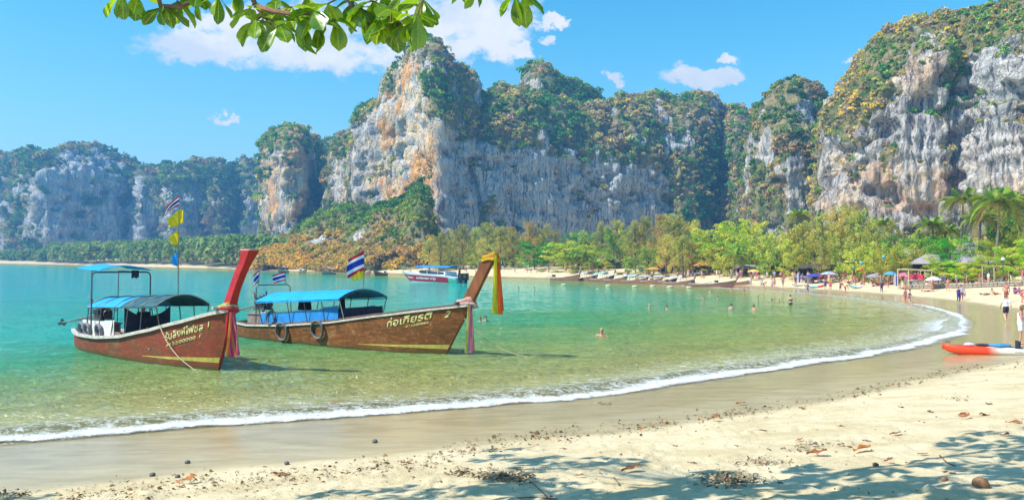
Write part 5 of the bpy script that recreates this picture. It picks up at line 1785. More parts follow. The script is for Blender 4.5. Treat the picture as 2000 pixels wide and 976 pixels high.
rf_lilac = mat('faded_lilac_tarpaulin', (.36, .36, .50), (.46, .44, .50), .6, 3)
rf_white = mat('whitish_tarpaulin', (.50, .48, .50), (.40, .38, .40), .6, 3)
rf_sky = mat('pale_blue_tarpaulin', (.20, .46, .74), (.30, .52, .74), .6, 3)
far_hull = paint('far_hull_paint', (.20, .10, .07), (.28, .13, .09), (.36, .2, .13))
pale_hull = paint('pale_hull_paint', (.60, .55, .56), (.50, .44, .46), (.66, .58, .55), .4, (.3, .2, .15))
FARP = [index_kids(far_longtail(m, hm, 9, i, rf_)) for i, (m, hm, rf_) in enumerate(((rf_lilac, far_hull, True), (rf_white, far_hull, True), (rf_sky, far_hull, True), (rf_white, pale_hull, True), (rf_white, far_hull, False)))]
FAR = [  # proto, bow px, stern px, waterline py, label
    (3, 544, 578, 532.5, 'pale longtail boat lying off the rocks, leftmost small far boat'),
    (0, 597, 566, 534.0, 'small dark longtail boat just right of the leftmost pale boat off the rocks'),
    (3, 630, 668, 536.0, 'pale longtail boat with grey roof lying below the golden scrub'),
    (4, 722, 694, 537.5, 'small open longtail boat half hidden behind the large flag'),
    (4, 732, 762, 538.5, 'small open longtail boat drawn up at the end of the white sand'),
    (4, 1128, 1062, 548.5, 'long open longtail boat moored farthest left along the white sand'),
    (1, 1164, 1120, 549.5, 'brown longtail boat moored second from left along the white sand'),
    (2, 1196, 1152, 551.5, 'longtail boat with pale blue roof moored third from left along the sand'),
    (1, 1222, 1180, 553.0, 'longtail boat with grey roof moored fourth from left along the sand'),
    (2, 1262, 1208, 554.5, 'longtail boat with blue roof at the centre of the moored row'),
    (0, 1290, 1236, 555.5, 'longtail boat with lilac roof right of the centre of the moored row'),
    (1, 1318, 1268, 556.5, 'longtail boat with grey roof beside the lilac roofed ones'),
    (0, 1352, 1296, 558.0, 'longtail boat with lilac roof, right most but two of the moored row'),
    (4, 1432, 1328, 561.5, 'long dark open longtail boat at the front right of the moored row'),
    (4, 1462, 1388, 560.0, 'last longtail boat on the right, its prow raised beside the white sand')]
used = set()
for pi, bx_, sx_, wy, lab in FAR:
    o = FARP[pi] if pi not in used else copy_tree(FARP[pi])
    used.add(pi)
    b = G(bx_, wy); s_ = G(sx_, wy - (2.2 if bx_ > sx_ else 1.2))
    d = b - s_
    o.location = (b.x, b.y, .02)
    o.rotation_euler = (0, 0, math.atan2(d.y, d.x))
    ap = abs(bx_ - sx_) / F * b.y
    k = .74 * min(1.2, max(.7, ap / (9.0 * abs(math.cos(math.atan2(d.y, d.x))) + 1e-3)))
    o.scale = (k, k, k)
    tag(o, lab, 'longtail boat', 'small longtail boats along the far shore')
# ------------------------------------------------------------------ people
skin_a = mat('tanned_skin', (.50, .27, .17), (.44, .22, .135), .5, 9, .35, .05)
skin_b = mat('pale_skin', (.64, .40, .29), (.58, .34, .24), .5, 9, .35, .05)
skin_c = mat('sunburnt_skin', (.60, .27, .19), (.54, .22, .15), .5, 9, .35, .05)
hair_d = mat('dark_hair', (.025, .018, .015), (.05, .035, .025), .6, 20)
hair_b = mat('brown_hair', (.20, .10, .05), (.13, .07, .035), .6, 20)
hair_y = mat('fair_hair', (.46, .34, .18), (.36, .25, .12), .6, 20)
_cl = {}


def cl(c):
    if c not in _cl:
        _cl[c] = mat('clothing', c, None, .8, 7, .2, .2)
    return _cl[c]


POSE = {
    'stand': dict(pel=(0, 0, .95), che=(0, .0, 1.27), nec=(0, .0, 1.47), hea=(0, -.02, 1.62), sh=(.18, 0, 1.41), el=((.25, .03, 1.13), (-.25, .03, 1.13)), wr=((.25, -.07, .89), (-.25, -.07, .89)), kn=((.11, -.02, .50), (-.11, -.01, .50)), an=((.12, .02, .08), (-.12, .03, .08))),
    'walk': dict(pel=(0, 0, .94), che=(0, -.03, 1.26), nec=(0, -.04, 1.46), hea=(0, -.07, 1.61), sh=(.18, -.03, 1.40), el=((.25, -.10, 1.14), (-.25, .10, 1.14)), wr=((.22, -.28, .96), (-.26, .16, .88)), kn=((.10, -.06, .50), (-.10, -.10, .52)), an=((.10, .22, .13), (-.10, -.26, .09))),
    'hip': dict(pel=(.03, 0, .95), che=(0, .0, 1.27), nec=(0, .0, 1.47), hea=(0, -.02, 1.62), sh=(.18, 0, 1.41), el=((.38, .06, 1.19), (-.25, .03, 1.13)), wr=((.19, -.04, 1.0), (-.25, -.07, .89)), kn=((.13, -.05, .50), (-.10, -.01, .50)), an=((.18, -.04, .08), (-.10, .03, .08))),
    'phone': dict(pel=(0, 0, .95), che=(0, .0, 1.27), nec=(0, -.02, 1.47), hea=(0, -.07, 1.61), sh=(.18, 0, 1.41), el=((.25, -.02, 1.12), (-.25, -.02, 1.12)), wr=((.08, -.26, 1.16), (-.09, -.25, 1.14)), kn=((.11, -.03, .50), (-.11, -.01, .50)), an=((.13, .02, .08), (-.13, .03, .08))),
    'sit': dict(pel=(0, .05, .14), che=(0, .12, .46), nec=(0, .08, .66), hea=(0, .04, .81), sh=(.18, .10, .60), el=((.25, -.02, .38), (-.25, -.02, .38)), wr=((.16, -.24, .38), (-.16, -.24, .38)), kn=((.14, -.34, .46), (-.14, -.34, .46)), an=((.14, -.56, .08), (-.14, -.56, .08))),
    'lie': dict(pel=(0, .0, .13), che=(0, .33, .14), nec=(0, .53, .15), hea=(0, .69, .16), sh=(.18, .46, .14), el=((.30, .26, .10), (-.34, .62, .10)), wr=((.30, .02, .07), (-.16, .74, .10)), kn=((.12, -.44, .15), (-.12, -.46, .12)), an=((.13, -.87, .08), (-.13, -.88, .08))),
    'prop': dict(pel=(0, .05, .13), che=(0, .30, .34), nec=(0, .44, .50), hea=(0, .45, .66), sh=(.18, .40, .44), el=((.28, .55, .22), (-.28, .55, .22)), wr=((.26, .62, .05), (-.26, .62, .05)), kn=((.12, -.38, .22), (-.12, -.40, .14)), an=((.13, -.80, .08), (-.13, -.82, .08))),
    'bend': dict(pel=(0, .08, .86), che=(0, -.16, 1.06), nec=(0, -.32, 1.14), hea=(0, -.46, 1.16), sh=(.18, -.26, 1.12), el=((.22, -.32, .84), (-.22, -.30, .84)), wr=((.16, -.42, .60), (-.16, -.42, .60)), kn=((.13, -.06, .48), (-.13, -.04, .48)), an=((.13, .05, .08), (-.13, .07, .08))),
    'wave': dict(pel=(0, 0, .95), che=(0, .0, 1.27), nec=(0, .0, 1.47), hea=(0, -.02, 1.62), sh=(.18, 0, 1.41), el=((.32, -.05, 1.30), (-.30, -.16, 1.32)), wr=((.44, -.16, 1.44), (-.22, -.34, 1.44)), kn=((.12, -.05, .50), (-.12, .02, .50)), an=((.15, -.03, .08), (-.15, .07, .08))),
    'tread': dict(pel=(0, .02, .95), che=(0, .0, 1.27), nec=(0, -.01, 1.47), hea=(0, -.03, 1.62), sh=(.19, 0, 1.41), el=((.40, -.06, 1.22), (-.40, -.06, 1.22)), wr=((.46, -.28, 1.18), (-.44, -.28, 1.18)), kn=((.14, -.12, .52), (-.14, -.05, .52)), an=((.15, .10, .12), (-.15, .12, .10))),
}


def body_mesh(pose, vox=.03, face=False, build=1.0):
    """one continuous figure: tapered limbs joined by a voxel remesh"""
    p = {k: v for k, v in POSE[pose].items()}
    V = lambda q: Vector(q)
    mb = MB()
    b = build

    def limb(a, c, r0, r1, n=9):
        a, c = V(a), V(c)
        mb.tube([a, a.lerp(c, .33), a.lerp(c, .66), c], [r0, r0 * .6 + r1 * .4 + .004, r0 * .35 + r1 * .65 + .003, r1], n)
        mb.ball(a, r0 * .98, 8, 6); mb.ball(c, r1 * .99, 8, 6)
    pel, che, nec, hea = (V(p[k]) for k in ('pel', 'che', 'nec', 'hea'))
    sh = V(p['sh'])
    # torso as flattened sections
    ax = (nec - pel).normalized()
    side = Vector((1, 0, 0))
    fr = side.cross(ax).normalized()
    secs = [(pel - ax * .06, .150, .10), (pel + ax * .06, .155, .105), (pel.lerp(che, .55), .128, .09), (che, .155, .105), (che.lerp(nec, .45), .165, .10), (che.lerp(nec, .8), .12, .075), (nec, .055, .055)]
    rows = []
    for c, w_, d_ in secs:
        rows.append([c + side * (w_ * b * math.cos(a)) + fr * (d_ * b * math.sin(a)) for a in np.linspace(0, 2 * math.pi, 15)[:-1]])
    k0 = len(mb.v)
    n = 14
    mb.add([q for r_ in rows for q in r_], [(i * n + j, i * n + (j + 1) % n, (i + 1) * n + (j + 1) % n, (i + 1) * n + j) for i in range(len(rows) - 1) for j in range(n)] + [tuple(range(n))[::-1], tuple((len(rows) - 1) * n + j for j in range(n))])
    limb(nec - ax * .03, hea - (hea - nec) * .25, .058, .050)
    hu = (hea - nec).normalized()
    hm = Matrix.Translation(hea) @ hu.to_track_quat('Z', 'Y').to_matrix().to_4x4()
    hb_ = MB().ball((0, 0, .02), .098, 14, 10, sc=(.80, .98, 1.18))
    if pose in ('lie',):
        fdir = Vector((0, 0, 1))
    else:
        fdir = Vector((0, -1, 0))
    mb.add([hm @ V(q) for q in hb_.v], hb_.f)
    if face:
        c = hea + fdir * .088
        mb.tube([hea + fdir * .085 + hu * .035, hea + fdir * .118 - hu * .012], [.010, .017], 7)
        mb.ball(hea + fdir * .055 - hu * .075, .045, 8, 6)
        for s_ in (-1, 1):
            mb.ball(hea + side * s_ * .080 + hu * .0, .024, 7, 5, sc=(.5, .8, 1.2))
    for i, s_ in enumerate((1, -1)):
        S_ = V((sh.x * s_ * b, sh.y, sh.z)) if pose not in ('lie', 'prop') else V((sh.x * s_ * b, sh.y, sh.z))
        E_, W_ = V(p['el'][i]), V(p['wr'][i])
        limb(che.lerp(nec, .6) + side * s_ * .08, S_, .07, .060 * b)
        limb(S_, E_, .053 * b, .040 * b); limb(E_, W_, .041 * b, .027)
        if not face:
            d_ = (W_ - E_).normalized()
            mb.tube([W_, W_ + d_ * .09, W_ + d_ * .17], [.026, .036, .016], 7)
        H_ = pel + side * s_ * .085 - ax * .05
        K_, A_ = V(p['kn'][i]), V(p['an'][i])
        limb(H_, K_, .088 * b, .056 * b, 10); limb(K_, A_, .056 * b, .036)
        ft = Vector((s_ * .03, -.17, -.035)) if pose != 'lie' else Vector((s_ * .04, -.06, -.0))
        if pose == 'walk' and i == 0:
            ft = Vector((0, -.13, -.09))
        mb.tube([A_ + Vector((0, .05, -.03)), A_ + Vector((0, 0, -.03)), A_ + ft], [.036, .044, .028], 8)
    me = bpy.data.meshes.new('body'); me.from_pydata(mb.v, [], mb.f)
    o = bpy.data.objects.new('body_source', me); COL.objects.link(o)
    md = o.modifiers.new('r', 'REMESH'); md.mode, md.voxel_size, md.use_smooth_shade = 'VOXEL', vox, True
    sm = o.modifiers.new('s', 'SMOOTH'); sm.iterations, sm.factor = 3, .5
    out = bpy.data.meshes.new_from_object(o.evaluated_get(bpy.context.evaluated_depsgraph_get()))
    bpy.data.objects.remove(o)
    out.name = 'body'
    out.polygons.foreach_set('use_smooth', [True] * len(out.polygons))
    return out, dict(pel=pel, che=che, nec=nec, hea=hea, ax=ax, hu=hu, fdir=fdir, p=p, sh=sh)


def shell(me, sel, off, name):
    """clothing: the chosen faces of the body, lifted off the skin and closed with a hem"""
    bm = bmesh.new(); bm.from_mesh(me); bm.normal_update()
    bmesh.ops.delete(bm, geom=[f for f in bm.faces if not sel(f.calc_center_median())], context='FACES')
    if not bm.faces:
        bm.free(); return None
    ns = {v.index: v.normal.copy() for v in bm.verts}
    for v in bm.verts:
        v.co += v.normal * off
    ret = bmesh.ops.extrude_edge_only(bm, edges=[e for e in bm.edges if e.is_boundary])
    for v in [g_ for g_ in ret['geom'] if isinstance(g_, bmesh.types.BMVert)]:
        v.co -= v.normal * 0
    m2 = bpy.data.meshes.new(name); bm.to_mesh(m2); bm.free()
    m2.polygons.foreach_set('use_smooth', [True] * len(m2.polygons))
    return m2


PEOPLE = {}


def person_parts(pose, top='none', low='shorts', vox=.03, face=False, longhair=False):
    key = (pose, top, low, vox, face, longhair)
    if key in PEOPLE:
        return PEOPLE[key]
    bodykey = (pose, vox, face)
    if bodykey not in PEOPLE:
        PEOPLE[bodykey] = body_mesh(pose, vox, face)
    me, k = PEOPLE[bodykey]
    pel, ax, hea, hu, p = k['pel'], k['ax'], k['hea'], k['hu'], k['p']
    kn = [Vector(q) for q in p['kn']]

    def along(c):
        return (c - pel).dot(ax)

    def arm(c):
        d = [min((c - Vector(p['el'][i])).length, (c - Vector(p['wr'][i])).length) for i in (0, 1)]
        return min(d)

    def torso(lo, hi, sleeves=True):
        def f(c):
            a = along(c)
            if not (lo < a < hi):
                return sleeves and any((c - (Vector((k['sh'].x * s_, k['sh'].y, k['sh'].z)).lerp(Vector(p['el'][i]), .45))).length < .11 for i, s_ in enumerate((1, -1)))
            lat = abs(c.x)
            if lat > .19 and not sleeves:
                return False
            if lat > .175 and arm(c) < .13:
                return False
            return True
        return f

    def legs(to):
        def f(c):
            a = along(c)
            if a > .07 or abs(c.x) > .26:
                return False
            if a > -.07:
                return arm(c) > .10 or abs(c.x) < .17
            for i, s_ in enumerate((1, -1)):
                H_ = pel + Vector((s_ * .085, 0, 0)) - ax * .05
                d = kn[i] - H_
                q = (c - H_).dot(d) / d.length_squared
                if c.x * s_ >= -.01 and q < to and (c - (H_ + d * max(q, 0))).length < .16:
                    return True
            return False
        return f
    res = {'body': me}
    L = (k['nec'] - pel).length
    if top == 'shirt':
        res['shirt'] = shell(me, torso(-.05, L - .035), .016, 'shirt')
    elif top == 'vest':
        res['shirt'] = shell(me, torso(-.02, L - .09, False), .014, 'shirt')
    elif top == 'bikini':
        res['bikini_top'] = shell(me, torso(.24, .36, False), .010, 'bikini_top')
    elif top == 'dress':
        res['dress'] = shell(me, lambda c: torso(-.05, L - .09, False)(c) or legs(.75)(c), .025, 'dress')
    if low == 'shorts':
        res['shorts'] = shell(me, legs(.82), .018, 'shorts')
    elif low == 'trunks':
        res['trunks'] = shell(me, legs(.5), .014, 'trunks')
    elif low == 'brief':
        res['bikini_bottom'] = shell(me, legs(.10), .010, 'bikini_bottom')
    elif low == 'trousers':
        res['trousers'] = shell(me, lambda c: legs(1.0)(c) or (c.z < .52 and c.z > .12 and abs(c.x) < .26), .016, 'trousers')
    fd = k['fdir']
    lo_ = -.02 if not longhair else -.14
    res['hair'] = shell(me, lambda c: (c - hea).length < .24 and (c - hea).dot(hu) > -.14 and (((c - hea).dot(hu) > .055 and (c - hea).dot(fd) < .085) or ((c - hea).dot(fd) < .01 and (c - hea).dot(hu) > lo_)), .016, 'hair')
    PEOPLE[key] = res
    return res


def hand_mesh():
    mb = MB()
    mb.tube([(0, 0, .01), (0, 0, -.03), (0, 0, -.085)], [.024, .034, .036], 8)
    for i, (x_, L_) in enumerate(((-.027, .070), (-.009, .080), (.009, .075), (.027, .058))):
        mb.tube([(x_, 0, -.08), (x_ * 1.1, -.008, -.08 - L_ * .45), (x_ * 1.1, -.028, -.08 - L_ * .8), (x_ * 1.05, -.045, -.08 - L_ * .95)], [.0095, .009, .008, .006], 6)
    mb.tube([(.030, 0, -.03), (.052, -.012, -.055), (.056, -.028, -.085)], [.012, .010, .007], 6)
    return mb.mesh('hand')


HAND = hand_mesh()
eye_m = mat('eye_dark', (.03, .02, .02), None, .3, bump=0)


def person(label, loc, rz, pose='stand', top='none', low='shorts', skin=None, hair=None, tc=(.7, .7, .7), lc=(.1, .1, .2), h=1.72, group=None, near=False, longhair=False, tilt=0.):
    ps = person_parts(pose, top, low, .015 if near else .032, near, longhair)
    r = thing('person', label, 'person', loc, rz, group)
    s_ = h / 1.74
    r.scale = (s_, s_, s_)
    if tilt:
        r.rotation_euler = (tilt, 0, rz)
    col = {'body': skin or skin_a, 'hair': hair or hair_d, 'shirt': cl(tc), 'dress': cl(tc), 'bikini_top': cl(tc), 'shorts': cl(lc), 'trunks': cl(lc), 'bikini_bottom': cl(lc), 'trousers': cl(lc)}
    for nm, me in ps.items():
        if me is None:
            continue
        if not me.materials:
            me.materials.append(None)
        o = link(nm, me, r)
        o.material_slots[0].link = 'OBJECT'
        o.material_slots[0].material = col[nm]
    if near:
        p = POSE[pose]
        for i in (0, 1):
            E_, W_ = Vector(p['el'][i]), Vector(p['wr'][i])
            d = (W_ - E_).normalized()
            if not HAND.materials:
                HAND.materials.append(None)
            o = link('hand', HAND, r)
            o.location = W_ - d * .012
            o.rotation_euler = (-d).to_track_quat('Z', 'Y').to_euler()
            o.scale = (1 if i else -1, 1, 1)
            o.material_slots[0].link = 'OBJECT'; o.material_slots[0].material = skin or skin_a
        hea = Vector(p['hea'])
        for s2 in (-1, 1):
            MB().ball((hea.x + s2 * .032, hea.y - .084, hea.z + .025), .011, 7, 5).build('eye', eye_m, r)
    return r


# crewman sitting under the canopy of the red boat, seen from behind
q = place(B1, -5.62, .05, 1.02)
person('person with dark hair sitting behind the black cloth under the canopy of the red boat', q, B1.rotation_euler.z + rad(90), 'sit', 'shirt', 'shorts', skin_a, hair_d, (.07, .03, .05), (.03, .03, .05), 1.72)
person('person in dark clothes standing at the stern of the red and white speedboat', P(899.5, hor(899.5) + 32, 137), 0, 'stand', 'shirt', 'shorts', skin_a, hair_d, (.20, .06, .05), (.04, .03, .04), 1.7)
_sb = bpy.data.objects[-1]


def at(px, py, z=None):
    q = on_ground(px, py)
    return q


# right foreground
person('person in white t-shirt and dark shorts walking away along the wet sand', at(1965, 628), rad(170), 'walk', 'shirt', 'shorts', skin_b, hair_b, (.78, .77, .78), (.06, .045, .08), 1.66, near=True)
person('person in white top standing behind the kayak at the right edge, head bent', at(1993, 672), rad(62), 'phone', 'dress', 'brief', skin_c, hair_b, (.80, .78, .76), (.7, .7, .7), 1.74, near=True, longhair=True)
person('shirtless person in red shorts seen from behind, farther up the sand beyond the white t-shirt', at(1966, 592), rad(180), 'hip', 'none', 'trunks', skin_c, hair_b, lc=(.42, .12, .10), h=1.75)
GR = 'people on the right hand beach'
LST = [
    (1776, 598, 'walk', 'bikini', 'brief', skin_b, hair_d, (.45, .03, .08), (.50, .02, .04), 1.46, 40, 'person in red bikini wading out at the edge of the wet sand'),
    (1768, 592, 'stand', 'vest', 'brief', skin_c, hair_b, (.70, .20, .32), (.4, .1, .2), 1.40, 200, 'person in pink swimwear beside the wader in the red bikini'),
    (1872, 590, 'stand', 'dress', 'trousers', skin_a, hair_d, (.05, .06, .35), (.05, .08, .34), 1.45, 10, 'person in dark blue wrap standing on the sand, left one of the pair'),
    (1878, 588, 'stand', 'shirt', 'trousers', skin_b, hair_b, (.50, .48, .60), (.24, .10, .12), 1.45, 170, 'person in pale shirt and brown trousers next to the dark blue wrap'),
    (1884, 584, 'stand', 'shirt', 'shorts', skin_b, hair_d, (.62, .42, .36), (.3, .2, .2), .95, 120, 'small child standing right of the pair with the dark blue wrap'),
    (1722, 571, 'stand', 'shirt', 'trousers', skin_a, hair_d, (.06, .05, .16), (.05, .05, .15), 1.4, 0, 'person all in dark clothes standing alone on the sand left of the bamboo frame'),
    (1769, 567, 'sit', 'none', 'trunks', skin_c, hair_d, (.5, .3, .3), (.3, .1, .1), 1.5, 60, 'person sitting on the sand below the bamboo frame'),
    (1822, 570, 'stand', 'bikini', 'brief', skin_c, hair_b, (.36, .06, .10), (.4, .06, .1), 1.4, 30, 'sunburnt person in dark red bikini standing beside the sunbather'),
    (1812, 570, 'lie', 'none', 'trunks', skin_c, hair_b, (.5, .3, .3), (.3, .1, .12), 1.5, 80, 'sunbather lying on the sand right of the bamboo frame'),
    (1851, 570, 'wave', 'none', 'trunks', skin_c, hair_b, (.5, .3, .3), (.50, .24, .16), 1.45, 330, 'shirtless sunburnt person striding with arms out, right of the sunbather'),
    (1926, 577, 'lie', 'none', 'trunks', skin_a, hair_d, (.5, .3, .3), (.06, .05, .05), 1.5, 100, 'dark sunbather lying flat on the sand left of the person in red shorts'),
    (1944, 576, 'prop', 'none', 'trunks', skin_c, hair_d, (.5, .3, .3), (.4, .1, .1), 1.4, 100, 'person propped on their elbows right of the dark sunbather'),
    (1983, 574, 'sit', 'shirt', 'trunks', skin_c, hair_d, (.28, .12, .30), (.3, .1, .1), 1.6, 20, 'person in purple top sitting right of the person in red shorts'),
    (1993, 573, 'sit', 'none', 'trunks', skin_c, hair_b, (.5, .3, .3), (.55, .12, .1), 1.7, 60, 'sunburnt person sitting at the right edge, upper one'),
    (1997, 592, 'bend', 'none', 'trunks', skin_c, hair_b, (.5, .3, .3), (.55, .16, .12), 1.6, 80, 'sunburnt person bending at the right edge above the white top'),
    (1703, 560, 'sit', 'shirt', 'trunks', skin_c, hair_d, (.6, .58, .6), (.4, .1, .1), 1.5, 60, 'person in white sitting at the left end of the pink kayak'),
    (1577, 576, 'walk', 'none', 'trunks', skin_c, hair_d, (.5, .3, .3), (.10, .18, .50), 1.5, 30, 'shirtless person in blue trunks wading ankle deep near the shore'),
    (1612, 566, 'stand', 'dress', 'brief', skin_a, hair_d, (.10, .06, .20), (.1, .1, .2), 1.4, 0, 'person in dark purple dress standing at the red end of the paddle boards'),
    (1622, 568, 'stand', 'bikini', 'trunks', skin_c, hair_b, (.6, .08, .14), (.60, .06, .16), 1.4, 180, 'person in bright red swimwear right of the dark purple dress'),
    (1641, 571, 'wave', 'none', 'trunks', skin_c, hair_b, (.5, .3, .3), (.36, .14, .12), 1.4, 20, 'person with spread legs and no shirt left of the person with the orange top'),
    (1651, 571, 'bend', 'vest', 'trunks', skin_c, hair_d, (.80, .40, .05), (.50, .06, .10), 1.45, 50, 'person in orange top and red shorts bending on the wet sand'),
    (1487, 563, 'stand', 'shirt', 'trunks', skin_b, hair_b, (.68, .66, .72), (.5, .5, .6), 1.4, 0, 'person in white shirt standing left of the person with the black bag'),
    (1492, 563, 'bend', 'none', 'trunks', skin_c, hair_d, (.5, .3, .3), (.02, .02, .04), 1.4, 60, 'person in black trunks bending on the white sand right of the moored boats'),
    (1508, 566, 'stand', 'shirt', 'trunks', skin_c, hair_b, (.66, .60, .70), (.42, .26, .30), 1.45, 180, 'person in pale top at the edge of the wet sand, centre of the far beach'),
    (1513, 561, 'walk', 'none', 'trunks', skin_c, hair_d, (.5, .3, .3), (.62, .16, .10), 1.4, 180, 'shirtless person in red trunks just right of the pale top'),
    (1529, 560, 'stand', 'vest', 'trunks', skin_a, hair_d, (.55, .36, .30), (.30, .20, .18), 1.4, 20, 'person in brownish vest standing alone on the white sand'),
    (1554, 557, 'stand', 'shirt', 'trousers', skin_a, hair_d, (.20, .06, .10), (.24, .08, .12), 1.4, 0, 'person in maroon standing below the blue and white sailboards'),
    (1466, 560, 'stand', 'shirt', 'shorts', skin_b, hair_b, (.7, .66, .66), (.5, .46, .46), 1.4, 0, 'person in white beside the prow of the last moored longtail boat'),
    (1683, 556, 'sit', 'none', 'trunks', skin_c, hair_b, (.5, .3, .3), (.4, .2, .2), 1.5, 0, 'person sitting at the end of the striped paddle board'),
]
for (px, py, po, tp, lw, sk, hr, tc, lc, h_, rz, lab) in LST:
    person(lab, at(px, py), rad(rz), po, tp, lw, sk, hr, tc, lc, h_, GR)

# swimmers: px, py of the waterline, depth of the waterline on the body, pose
SW = [
    (1175, 656, 1.37, 'tread', skin_c, hair_y, 1.75, -10, 'person with fair hair standing chest deep, the nearest bather in the middle of the bay', 'none', True),
    (948, 627, 1.40, 'stand', skin_b, hair_d, 1.72, 30, 'bather with dark hair just right of the pink prow ribbons', 'none', True),
    (938, 627, 1.44, 'stand', skin_c, hair_b, 1.7, 10, 'bather half hidden behind the pink prow ribbons', 'none', False),
    (1544, 594, .86, 'stand', skin_b, hair_d, 1.7, 180, 'person in black bikini bottom standing waist deep, seen from behind', 'bikini', False),
    (1428, 604, 1.28, 'stand', skin_b, hair_d, 1.7, 180, 'dark haired bather with bare shoulders, left of the pair in line', 'none', False),
    (1472, 604, 1.36, 'stand', skin_c, hair_d, 1.7, 120, 'dark haired bather facing sideways, right of the bare shouldered one', 'none', False),
    (1302, 603, 1.42, 'stand', skin_c, hair_b, 1.7, 100, 'bather low in the water, second from left of the middle group', 'none', False),
    (1268, 601, 1.40, 'tread', skin_b, hair_y, 1.7, 60, 'pale bather swimming farthest left of the middle group', 'none', False),
    (1374, 583, 1.36, 'tread', skin_c, hair_b, 1.6, 0, 'bather with raised shoulders straight above the dark haired one', 'none', False),
    (1402, 583, 1.44, 'stand', skin_c, hair_d, 1.6, 0, 'bather farther out, only the head showing, above the pair in line', 'none', False),
    (1481, 581, 1.48, 'stand', skin_a, hair_d, 1.6, 0, 'swimmer whose black hair alone shows above the water', 'none', False),
    (1507, 590, 1.42, 'tread', skin_c, hair_d, 1.6, 70, 'tanned bather left of the one with the white cap', 'none', False),
    (1521, 589, 1.38, 'tread', skin_c, hair_y, 1.6, 60, 'tanned bather with pale cap left of the waist deep person', 'none', False),
    (1013, 563, 1.48, 'stand', skin_a, hair_d, 1.9, 0, 'dark head of a lone swimmer right of the orange ribbons', 'none', False),
    (1044, 564, 1.48, 'stand', skin_a, hair_d, 1.9, 0, 'dark head of a second lone swimmer farther right of the orange ribbons', 'none', False),
    (1387, 571, 1.30, 'stand', skin_b, hair_y, 1.5, 0, 'pale bather close to the dark moored boat, left one', 'none', False),
    (1429, 567, 1.30, 'tread', skin_c, hair_b, 1.5, 0, 'bather below the prow of the long dark moored boat', 'none', False),
    (1452, 567, 1.20, 'stand', skin_c, hair_y, 1.5, 0, 'bather below the prow of the last moored boat', 'none', False),
]
for (px, py, dp, po, sk, hr, h_, rz, lab, tp, nr_) in SW:
    q = G(px, py, 0)
    k = h_ / 1.74
    person(lab, (q.x, q.y, -dp * k), rad(rz), po, tp, 'brief', sk, hr, (.03, .03, .04), (.03, .03, .05), h_, 'bathers in the bay', nr_)

# the crowd at the top of the sand, each a person of its own
g = np.random.default_rng(21)
CC = [(.68, .66, .70), (.60, .10, .14), (.10, .12, .34), (.72, .30, .36), (.30, .36, .60), (.06, .05, .08), (.72, .50, .16), (.42, .16, .28), (.75, .72, .70), (.10, .34, .40), (.62, .22, .10)]
CN = ['white', 'red', 'navy', 'pink', 'light blue', 'black', 'orange', 'plum', 'cream', 'teal', 'rust red']
PO = [('stand', 'shirt', 'shorts'), ('walk', 'shirt', 'trunks'), ('stand', 'none', 'trunks'), ('sit', 'shirt', 'shorts'), ('stand', 'dress', 'brief'), ('hip', 'bikini', 'brief'), ('sit', 'none', 'trunks')]
PW = {'stand': 'standing', 'walk': 'walking', 'sit': 'sitting', 'hip': 'standing'}
_cc = {}


def zone2(px):
    for lim, s_ in ((880, 'behind the speedboat'), (1000, 'beyond the wooden prow'), (1100, 'right of the orange ribbons'), (1345, 'near the moored boats'), (1420, 'before the orange roof'), (1490, 'right of the orange roof'), (1545, 'left of the upright boards'), (1600, 'beside the upright boards'), (1650, 'left of the lanterns'), (1700, 'under the teal lanterns'), (1770, 'left of the bamboo frame'), (1850, 'by the bamboo frame'), (1900, 'before the pavilions'), (1945, 'left of the lamp post')):
        if px < lim:
            return s_
    return 'near the lamp post'


def crowd_label(c, w_, z_, pre=''):
    n = _cc[(c, w_, z_, pre)] = _cc.get((c, w_, z_, pre), -1) + 1
    return f"tiny {pre}{w_} beachgoer in {c}, {ORD[n]} such from left {z_}"


for i in range(135):
    px = float(1335 + (1998 - 1335) * (i + g.uniform(.05, .95)) / 135)
    off = g.uniform(-7, 3)
    D = tl(px) + off
    b = P(px, hor(px), D)
    ci, po = int(g.integers(0, len(CC))), PO[int(g.integers(0, len(PO)))]
    person(crowd_label(CN[ci], PW[po[0]], zone2(px)), (b.x, b.y, gz(b.x, b.y) - .02), g.uniform(0, 6.28), po[0], po[1], po[2], (skin_a, skin_b, skin_c)[i % 3], (hair_d, hair_b)[i % 2], CC[ci], CC[(ci + 3) % len(CC)], float(g.uniform(1.35, 1.7)), 'crowd at the top of the beach')
_far = sorted([float(g.uniform(1000, 1345)) for _ in range(29)] + [float(g.uniform(770, 1000)) for _ in range(13)])
for i in range(42):
    px = _far[i]
    sy = np.interp(px, [770, 1000, 1200, 1345], [211, 187, 166, 143])
    D = sy + g.uniform(5, 16)
    b = P(px, hor(px), D)
    ci, po = int(g.integers(0, len(CC))), PO[int(g.integers(0, 3))]
    person(crowd_label(CN[ci], PW[po[0]], zone2(px), 'distant '), (b.x, b.y, gz(b.x, b.y)), g.uniform(0, 6.28), po[0], po[1], po[2], (skin_a, skin_b, skin_c)[i % 3], hair_d, CC[ci], CC[(ci + 3) % len(CC)], float(g.uniform(1.4, 1.75)), 'people strolling on the far sand')
